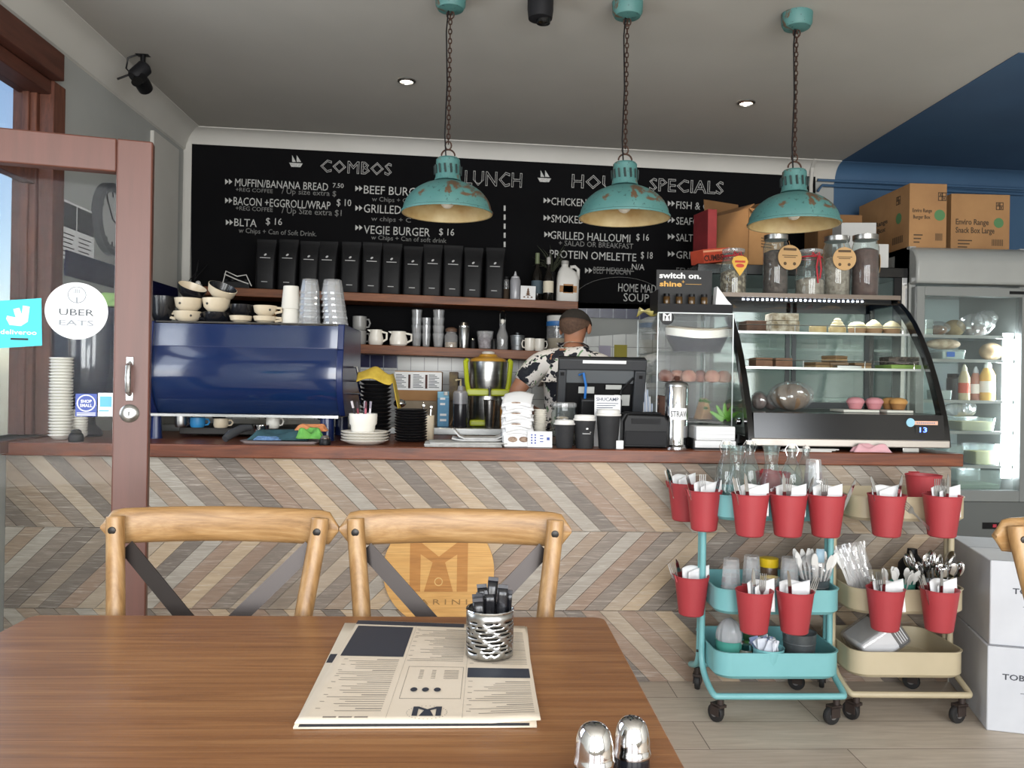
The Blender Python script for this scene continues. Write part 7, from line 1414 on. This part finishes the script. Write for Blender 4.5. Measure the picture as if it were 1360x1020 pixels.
def napkin():
    t = thing('paper_napkin', 'x', 'napkin'); MB().sheet(lambda a, b_: ((a - .5) * .098, .014 * math.sin(PI * a) + .010 * b_ * b_, .098 * b_ + .014 * a * b_ + .006 * math.sin(5 * a) * b_), 8, 8).build('folded_paper', PAPER, t, solid=.004, smooth=1.2)
    MB().sheet(lambda a, b_: ((a - .5) * .08 + .01, .012 * math.sin(PI * a) - .008, .085 * b_ + .03 * a * b_), 8, 8).build('folded_corner', PAPER, t, solid=.003, smooth=1.2); return t
P0, F0, K0, N0 = pot(), fork(), knife(), napkin(); used = {}
def put(src, label, loc, rot, group):
    if src.name not in used: used[src.name] = 1; o = src; o.location = loc; o.rotation_euler = rot; o['label'] = label; o['group'] = group; return o
    return dup(src, label, loc, rot, group)
fy = A_Y - .1655 - .068; zr = .145
def pot_full(nm, x, y, zrim, rz, items, seed):
    """one red pot and what stands in it; items: (kind, x lean, y lean, turn)"""
    put(P0, 'red pot ' + nm, (x, y, zrim - zr), (0, 0, rz), 'red cutlery pots hooked on the trolleys'); cnt = {}
    for kd, ax, ay, tz_, dx, dy in items:
        cnt[kd] = cnt.get(kd, 0) + 1; src = {'fork': F0, 'knife': K0, 'napkin': N0}[kd]; z = zrim - zr + .012 + (.058 if kd == 'napkin' else .0)
        tot = sum(1 for it in items if it[0] == kd); o_ = '' if tot == 1 else ('first ', 'second ', 'third ')[cnt[kd] - 1]
        put(src, '%s%s in red pot %s' % (o_, {'fork': 'fork', 'knife': 'knife', 'napkin': 'white napkin'}[kd], nm), (x + dx, y + dy, z), (ay, ax, tz_), {'fork': 'forks in the red pots', 'knife': 'knives in the red pots', 'napkin': 'napkins in the red pots'}[kd])
k1 = lambda ax, ay=.05, dx=0: ('knife', ax, ay, .4, dx, -.01)
f1 = lambda ax, dx=0, ay=-.05: ('fork', ax, ay, .1, dx, .0)
n1 = lambda dx=.01, tz=.1, ay=-.12, dy=.0: ('napkin', .05, ay, tz, dx, dy)
zT, zMi = .832, .497
pot_full('at the counter side of the turquoise top tray end', A_X - .285, A_Y + .105, zT - .005, PI / 2, [f1(-.28, -.015), k1(-.35, .05, -.02), n1(0, .4)], 1)
pot_full('at the near end of the turquoise top tray', A_X - .262, A_Y - .09, zT - .008, PI / 2, [f1(.02, -.008), k1(.28, .0, .01), k1(-.3, .0, -.02), n1(.012, .1)], 2)
px_ = lambda p: xat(p, 690, fy)
pot_full('on the turquoise top tray below the clear carafe', px_(996), fy, zT, 0, [k1(-.34, .05, -.015), k1(-.14, 0, .0), f1(-.22, -.01), n1(.014)], 3)
pot_full('in the middle of the turquoise top tray', px_(1046.5), fy, zT, 0, [k1(.40, .05, .015), k1(-.08, 0, -.01), f1(.0, -.005, .05), n1(.008, -.1)], 4)
pot_full('at the far end of the turquoise top tray front', px_(1097), fy, zT, 0, [f1(-.05, -.005, .06), k1(.42, .1, .02), n1(.005, .05)], 5)
pot_full('hooked on the end of the turquoise middle tray', A_X - .285, A_Y - .02, zMi, PI / 2, [k1(-.25, .0, -.02), f1(-.32, -.02), n1(.014, .1)], 6)
pot_full('on the turquoise middle tray below the carafe pot', px_(1003.5), fy, zMi, 0, [k1(.02, -.08, .0), f1(.08, .02), n1(.026, .3)], 7)
pot_full('on the turquoise middle tray next to the tin bucket', px_(1057.5), fy, zMi, 0, [k1(-.12, 0, -.01), f1(.35, .02), n1(-.004, -.2, -.2)], 8)
fy2 = B_Y - .1655 - .068; px2 = lambda p: xat(p, 690, fy2)
pot_full('in the middle of the cream top tray', px2(1177.5), fy2, zT, 0, [k1(.20, .05, .01), k1(-.28, 0, -.02), n1(.0, .05)], 9)
pot_full('at the carton end of the cream top tray', px2(1251), fy2, zT, 0, [f1(.0, -.012), f1(.1, -.004), k1(.06, 0, .006), ('fork', -.9, .1, .2, -.03, 0), n1(.016, .1)], 10)
pot_full('on the cream middle tray in front of the plastic spoons', px2(1177.5), fy2, zMi + .006, 0, [f1(-.05, -.01), k1(.0, 0, -.012), n1(.008, -.1, -.35, -.02)], 11)
pot_full('on the cream middle tray in front of the metal spoons', px2(1249.5), fy2, zMi + .004, 0, [k1(-.38, 0, -.015), k1(.0, .0, .0), f1(-.3, -.01), n1(.016, .2, -.1)], 12)
put(P0, 'empty red pot standing inside the turquoise top tray', (xat(1026, 660, 3.055), 3.055, .7335), (0, 0, 0), 'red cutlery pots hooked on the trolleys'); put(P0, 'empty red pot standing inside the cream top tray', (xat(1226, 660, 3.03), 3.03, .7335), (0, 0, 0), 'red cutlery pots hooked on the trolleys')
# ---------------------------------------------------------------- glassware on the turquoise trolley
lv = {'t': .7325, 'm': .3975, 'b': .1675}
def on_t(px, Y, l): return Vector((xat(px, 700, Y), Y, lv[l]))
WATER = glass('still_water', (.93, .97, .97), .04, .4)
def swing(label, px, Y, h_):
    t = bottle('swing_top_bottle', label, 'bottle', on_t(px, Y, 't'), [(.036, 0), (.040, .005), (.040, h_ * .52), (.034, h_ * .64), (.018, h_ * .78), (.0145, h_ * .86), (.0145, h_ * .92), (.017, h_ * .93), (.017, h_ * .95)], GLASSB, [('stopper', [(.012, h_ * .95), (.014, h_ * .97), (.008, h_)], CERAM)], 'swing top bottles on the turquoise trolley')
    MB().tube([(-.017, 0, h_ * .84), (-.026, .0, h_ * .93), (-.014, 0, h_ * 1.0), (.014, 0, h_ * 1.0), (.026, 0, h_ * .93), (.017, 0, h_ * .84)], .0016, 5).build('wire_bail', CHROME, t); return t
swing('swing top bottle nearest the end of the turquoise top tray', 963, 2.97, .27); swing('swing top bottle behind the two clear carafes', 994, 3.0, .27); swing('swing top bottle beside the tall carafe on the turquoise tray', 1050, 2.96, .26); swing('leaning swing top bottle next to the tumblers', 1064, 3.08, .25).rotation_euler = (0, .16, .8)
def carafe(label, px, Y, h_, r):
    bottle('water_carafe', label, 'carafe', on_t(px, Y, 't'), [(r * .85, 0), (r * .95, .006), (r, h_ * .22), (r * .92, h_ * .42), (r * .5, h_ * .64), (r * .42, h_ * .74), (r * .48, h_ * .88), (r * .60, h_), (r * .57, h_), (r * .44, h_ * .88)], GLASSB, [('water', [(r * .8, .004), (r * .93, h_ * .2), (r * .9, h_ * .34), (.001, h_ * .34)], WATER)], 'clear carafes on the turquoise trolley', 28)
carafe('wide necked water carafe at the end of the turquoise tray', 977, 2.925, .255, .052); carafe('wide necked water carafe in the middle of the turquoise tray', 1023, 2.93, .258, .054)
def tum(nm, label, px, Y, l, r, h_, dz=0): upturned(label, on_t(px, Y, l) + Vector((0, 0, dz)), r, 0, h_, group='upturned tumblers on the turquoise trolley')
for i in range(3): tum('', 'upturned tumbler, %s in the tall stack on the turquoise top tray' % ('lowest', 'second up', 'topmost')[i], 1079, 3.03, 't', .036, .10, i * .05)
for i in range(2): tum('', 'upturned tumbler, %s in the front stack on the turquoise top tray' % ('lower one', 'upper one')[i], 1084, 2.935, 't', .037, .105, i * .03)
for px, Y, n_, lb in ((972, 2.95, 2, 'nearest the trolley end'), (999, 3.0, 2, 'second along'), (1026, 2.92, 1, 'in front of the yellow lidded jar'), (1049, 2.98, 2, 'beside the plastic forks')):
    for i in range(n_): tum('', 'upturned tumbler, %s in the middle tray, %s' % (('only one', 'lower one')[n_ > 1] if i == 0 else 'upper one', lb), px, Y, 'm', .037, .115, i * .06)
bottle('honey_jar', 'brown jar with bright yellow lid on the turquoise middle tray', 'jar', on_t(1022, 3.08, 'm'), [(.03, 0), (.033, .004), (.033, .115), (.03, .125)], pm('brown_jar', '5a4636', .25), [('lid', [(.035, .118), (.036, .121), (.036, .150), (.03, .152)], pm('bright_yellow_lid', 'd8b51e', .4)), ('yellow_label', [(.0337, .06), (.0337, .085)], pm('yellow_label', 'c9a82e', .6))])
def cutlery_bunch(label, p, n_, hh, spread, seed, name='plastic_fork'):
    rnd = random.Random(seed); WPL = pm('white_cutlery_plastic', 'd5d3ce', .4) if 'white_cutlery_plastic' not in bpy.data.materials else bpy.data.materials['white_cutlery_plastic']; pr = None
    for i in range(n_):
        a_ = i * 2.4; rr = spread * math.sqrt((i + .5) / n_); rot = (rnd.uniform(-.22, .22) - .3 * rr * math.sin(a_) / spread, .35 * rr * math.cos(a_) / spread, rnd.uniform(-.5, .5)); l_ = p + Vector((rr * .5 * math.cos(a_), rr * .5 * math.sin(a_), 0))
        if pr is None:
            q = MB(); q.prism([(-.004, 0), (.004, 0), (.003, .5 * hh), (.004, .68 * hh), (.011, .80 * hh), (.010, .92 * hh), (.004, hh), (-.004, hh), (-.010, .92 * hh), (-.011, .80 * hh), (-.004, .68 * hh), (-.003, .5 * hh)], -.0015, .0015); pr = q.build(name, WPL, bevel=.001); o = pr; tag(o, None, name.split('_')[1], None)
        else: o = pr.copy(); C.objects.link(o)
        o.location = l_; o.rotation_euler = rot; o['label'] = label; o['group'] = label
def bucket(label, p, r0, r1, h_, mat, ribs=True, name='tin_bucket'):
    t = thing(name, label, 'bucket', p); MB().lathe([(r0, 0), (r1, h_), (r1 + .002, h_ + .003), (r1 - .003, h_), (r0 - .003, .006), (.001, .005)], seg=32, cap1=False).build('bucket_wall', mat, t, smooth=.6)
    if ribs:
        for z in (.3, .75): rr = r0 + (r1 - r0) * z; MB().tube([(rr * math.cos(2 * PI * k / 28), rr * math.sin(2 * PI * k / 28), h_ * z) for k in range(28)], .002, 5, closed=True).build('rib', mat, t)
    return t
p = on_t(1082, 2.98, 'm'); bucket('tin bucket of bagged plastic forks on the turquoise middle tray', p, .044, .056, .095, TIN); cutlery_bunch('white plastic fork in the bag in the tin bucket', p + Vector((0, 0, .008)), 16, .195, .05, 1)
t = thing('plastic_bag', 'crinkled clear bag around the plastic forks in the tin bucket', 'plastic bag', p + Vector((0, 0, .075))); MB().sheet(blob((.062, .052, .115), 20, 12, .10, 41), 40, 20).build('bag', WRAP, t, smooth=.25); MB().sheet(lambda a, b_: ((a - .5) * .03, -.01, .05 * b_), 2, 2).build('blue_tag', pm('pale_blue_tag', '9ab5c4', .6), t, loc=(.004, -.035, .09), solid=.001)
TEALB = pm('green_enamel_bucket', '4f9a8c', .4)
p = on_t(971, 2.97, 'b'); bucket('sea green bucket at the end of the turquoise bottom tray', p, .042, .050, .10, TEALB, False, 'enamel_bucket'); t = thing('plastic_bag', 'cloudy plastic bag bulging out of the sea green bucket', 'plastic bag', p + Vector((0, 0, .05))); MB().sheet(blob((.046, .046, .13), 20, 12, .06, 43), 36, 20).build('bag', glass('cloudy_bag', (.95, .95, .95), .08, .6, .15, .45, (205, 205, 208)), t, smooth=.3)
bottle('spice_shaker', 'small shaker with silver cap and white label on the turquoise bottom tray', 'shaker', on_t(993, 2.93, 'b'), [(.021, 0), (.023, .003), (.023, .07), (.019, .08)], pm('shaker_glass', '6b6a5c', .3), [('cap', [(.022, .078), (.023, .08), (.023, .10), (.018, .104)], CHROME), ('label', [(.0236, .03), (.0236, .062)], JUG)])
bottle('green_bottle', 'dark green tin behind the little shaker', 'tin', on_t(1000, 3.04, 'b'), [(.03, 0), (.03, .12), (.026, .13)], pm('dark_green_tin', '2c5a36', .4), [('lid', [(.027, .128), (.027, .14)], pm('green_tin_lid', '3f7a3f', .4))])
p = on_t(1023, 2.91, 'b'); t = thing('sachet_bowl', 'turquoise enamel bowl of paper sachets on the bottom tray', 'bowl', p); MB().lathe([(.044, .0), (.05, .004), (.056, .092), (.058, .094), (.054, .092), (.046, .008), (.001, .006)], seg=32, cap1=False).build('bowl_wall', TEALP, t, smooth=.6)
rnd = random.Random(6); SP = pm('pale_sachet_paper', 'd5d8e0', .7)
for i in range(12):
    a_ = i * 2.4; rr = .011 * math.sqrt(i); o = MB().sheet(lambda a, b_: ((a - .5) * .035, .003 * math.sin(PI * a), .06 * b_), 4, 4).build('paper_sachet', SP if i % 3 else pm('blue_sachet_paper', '8f9cbf', .7), loc=p + Vector((rr * math.cos(a_), rr * math.sin(a_), .066)), rot=(rnd.uniform(-.5, .3), rnd.uniform(-.5, .5), rnd.uniform(-1, 1)), solid=.003, smooth=1.2); tag(o, 'pale paper sachet standing in the turquoise enamel bowl', 'sachet', 'paper sachets in the turquoise bowl')
bucket('ribbed tin bucket on the turquoise bottom tray', on_t(1064, 2.95, 'b'), .050, .060, .135, TIN)
# ---------------------------------------------------------------- what the cream trolley carries
for i in range(5):
    o = thing('cutlery_pack', 'white plastic cutlery pack in clear film, %s in the fan on the cream trolley' % ('first', 'second', 'third', 'fourth', 'last')[i], 'cutlery pack', on_t(1143 + i * 5, 2.95 + .012 * i, 'm') + Vector((0, 0, .006)), 0, 'plastic cutlery packs on the cream trolley'); o.rotation_euler = (-.25, -.25 + .05 * i, .15 * i)
    for k_ in range(3): MB().prism([(-.006, 0), (.006, 0), (.005, .13), (.011, .16), (.009, .20), (0, .21), (-.009, .20), (-.011, .16), (-.005, .13)], -.001, .001, Tm((k_ - 1) * .008, k_ * .004, .005) @ R((k_ - 1) * .06, 'Y')).build('cutlery', bpy.data.materials['white_cutlery_plastic'], o, smooth=0)
    MB().sheet(lambda a, b_: ((a - .5) * (.044 + .008 * math.sin(8 * b_ + i)), -.006 + .004 * math.sin(14 * a + 9 * b_), .225 * b_), 10, 14).build('film', WRAP, o, smooth=.3)
t = thing('menu_leaflet', 'large white folded sheet lying across the cream middle tray', 'sheet', on_t(1160, 2.935, 'm')); t.rotation_euler = (0, .55, .1); MB().sheet(lambda a, b_: (.15 * a - .07, -.05 + .07 * b_, .085 + .012 * math.sin(PI * a)), 8, 6).build('paper', PAPER, t, solid=.002, smooth=1.2)
p = on_t(1200, 2.97, 'm'); bucket('sea green pot of white plastic spoons on the cream middle tray', p, .036, .044, .085, TEALB, False, 'enamel_bucket'); cutlery_bunch('white plastic spoon in the sea green pot', p + Vector((0, 0, .008)), 10, .13, .05, 2, 'plastic_spoon')
rnd = random.Random(12); SPN = None; p = on_t(1245, 2.97, 'm'); bucket('tin bucket packed with metal spoons on the cream middle tray', p, .055, .066, .085, TIN)
for i in range(18):
    a_ = i * 2.4; rr = .05 * math.sqrt((i + .3) / 18); hh = rnd.uniform(.15, .20)
    if SPN is None:
        SPN = thing('metal_spoon', 'x', 'spoon', (0, 0, 0), 0); MB().prism([(-.004, 0), (.004, 0), (.0025, .07), (.003, .11), (-.003, .11), (-.0025, .07)], -.001, .001).build('handle', STEEL, SPN); MB().ball((0, .001, .132), (.019, .007, .028), 14, 10).build('bowl', CHROME, SPN); o = SPN
    else: o = dup(SPN, None, (0, 0, 0))
    o.location = p + Vector((rr * .55 * math.cos(a_), rr * .55 * math.sin(a_), .008)); s_ = hh / .15; o.scale = (1, 1, s_); o.rotation_euler = (-.45 * rr / .05 * math.sin(a_), .48 * rr / .05 * math.cos(a_), rnd.uniform(-1.2, 1.2)); o['label'] = 'metal teaspoon in the tin bucket on the cream middle tray'; o['group'] = 'metal spoons in the tin bucket'
bottle('black_pouch', 'dark packet at the back of the cream middle tray', 'packet', on_t(1212, 3.13, 'm'), [(.05, 0), (.055, .01), (.05, .12), (.02, .16)], SATIN, [('fold', [(.02, .158), (.018, .18)], BLACK)])
t = thing('napkin_pack', 'film wrapped white napkin pack with a black label on the cream bottom tray', 'napkin pack', Vector((xat(1180, 850, 3.01), 3.01, .1675))); mm = Tm(0, 0, .020) @ R(-.62, 'Y')
MB().box(-.08, .085, -.085, .085, .05, .14, mm).build('napkin_block', PAPER, t, bevel=.012); MB().box(.035, .087, -.087, .087, .048, .142, mm).build('black_label', pm('black_label', '26282c', .5), t, bevel=.010); MB().box(-.088, .092, -.092, .092, .044, .148, mm).build('film', WRAP, t, bevel=.016)
q = MB()
for i in range(4): q.box(.05 + .009 * i, .053 + .009 * i, -.0885, -.087, .065, .13, mm)
q.build('lettering', INKW, t, smooth=0)
# ---------------------------------------------------------------- white cartons on the floor
fl = onz(1310, 970, 0); rz = math.radians(-17); WC = pm('white_carton_board', 'c6c8cc', .75, col2='bcbec3', scale=4); NAVI = pm('dark_text_print', '3a3c44', .7)
for i in range(2):
    hb = .30; o = thing('wine_carton', ('white carton lettered TOB, the lower one of the stack on the floor', 'white carton lettered TOB, the upper one of the stack beside the cream trolley')[i], 'carton', (fl.x + (.012 if i else 0), fl.y + (.01 if i else 0), i * (hb + .001)), rz + (.02 if i else 0), 'white cartons beside the trolley')
    MB().box(0, .36, 0, .50, 0, hb).build('carton', WC, o, bevel=.004); q = MB(); q.box(.0, .36, .246, .254, hb - .0004, hb + .0006); q.box(.002, .358, .002, .008, hb - .0004, hb + .0004); q.build('flap_seam', pm('seam_grey', '8e8f94', .8), o)
    q = MB(); q.text('TOB', .020, Tm(.048 if i == 0 else .072, -.0006, hb * .62) @ FRONT, .070, bold=.01); q.box(.105, .16, -.001, 0, hb * .47, hb * .475); q.build('lettering', NAVI, o, smooth=0)
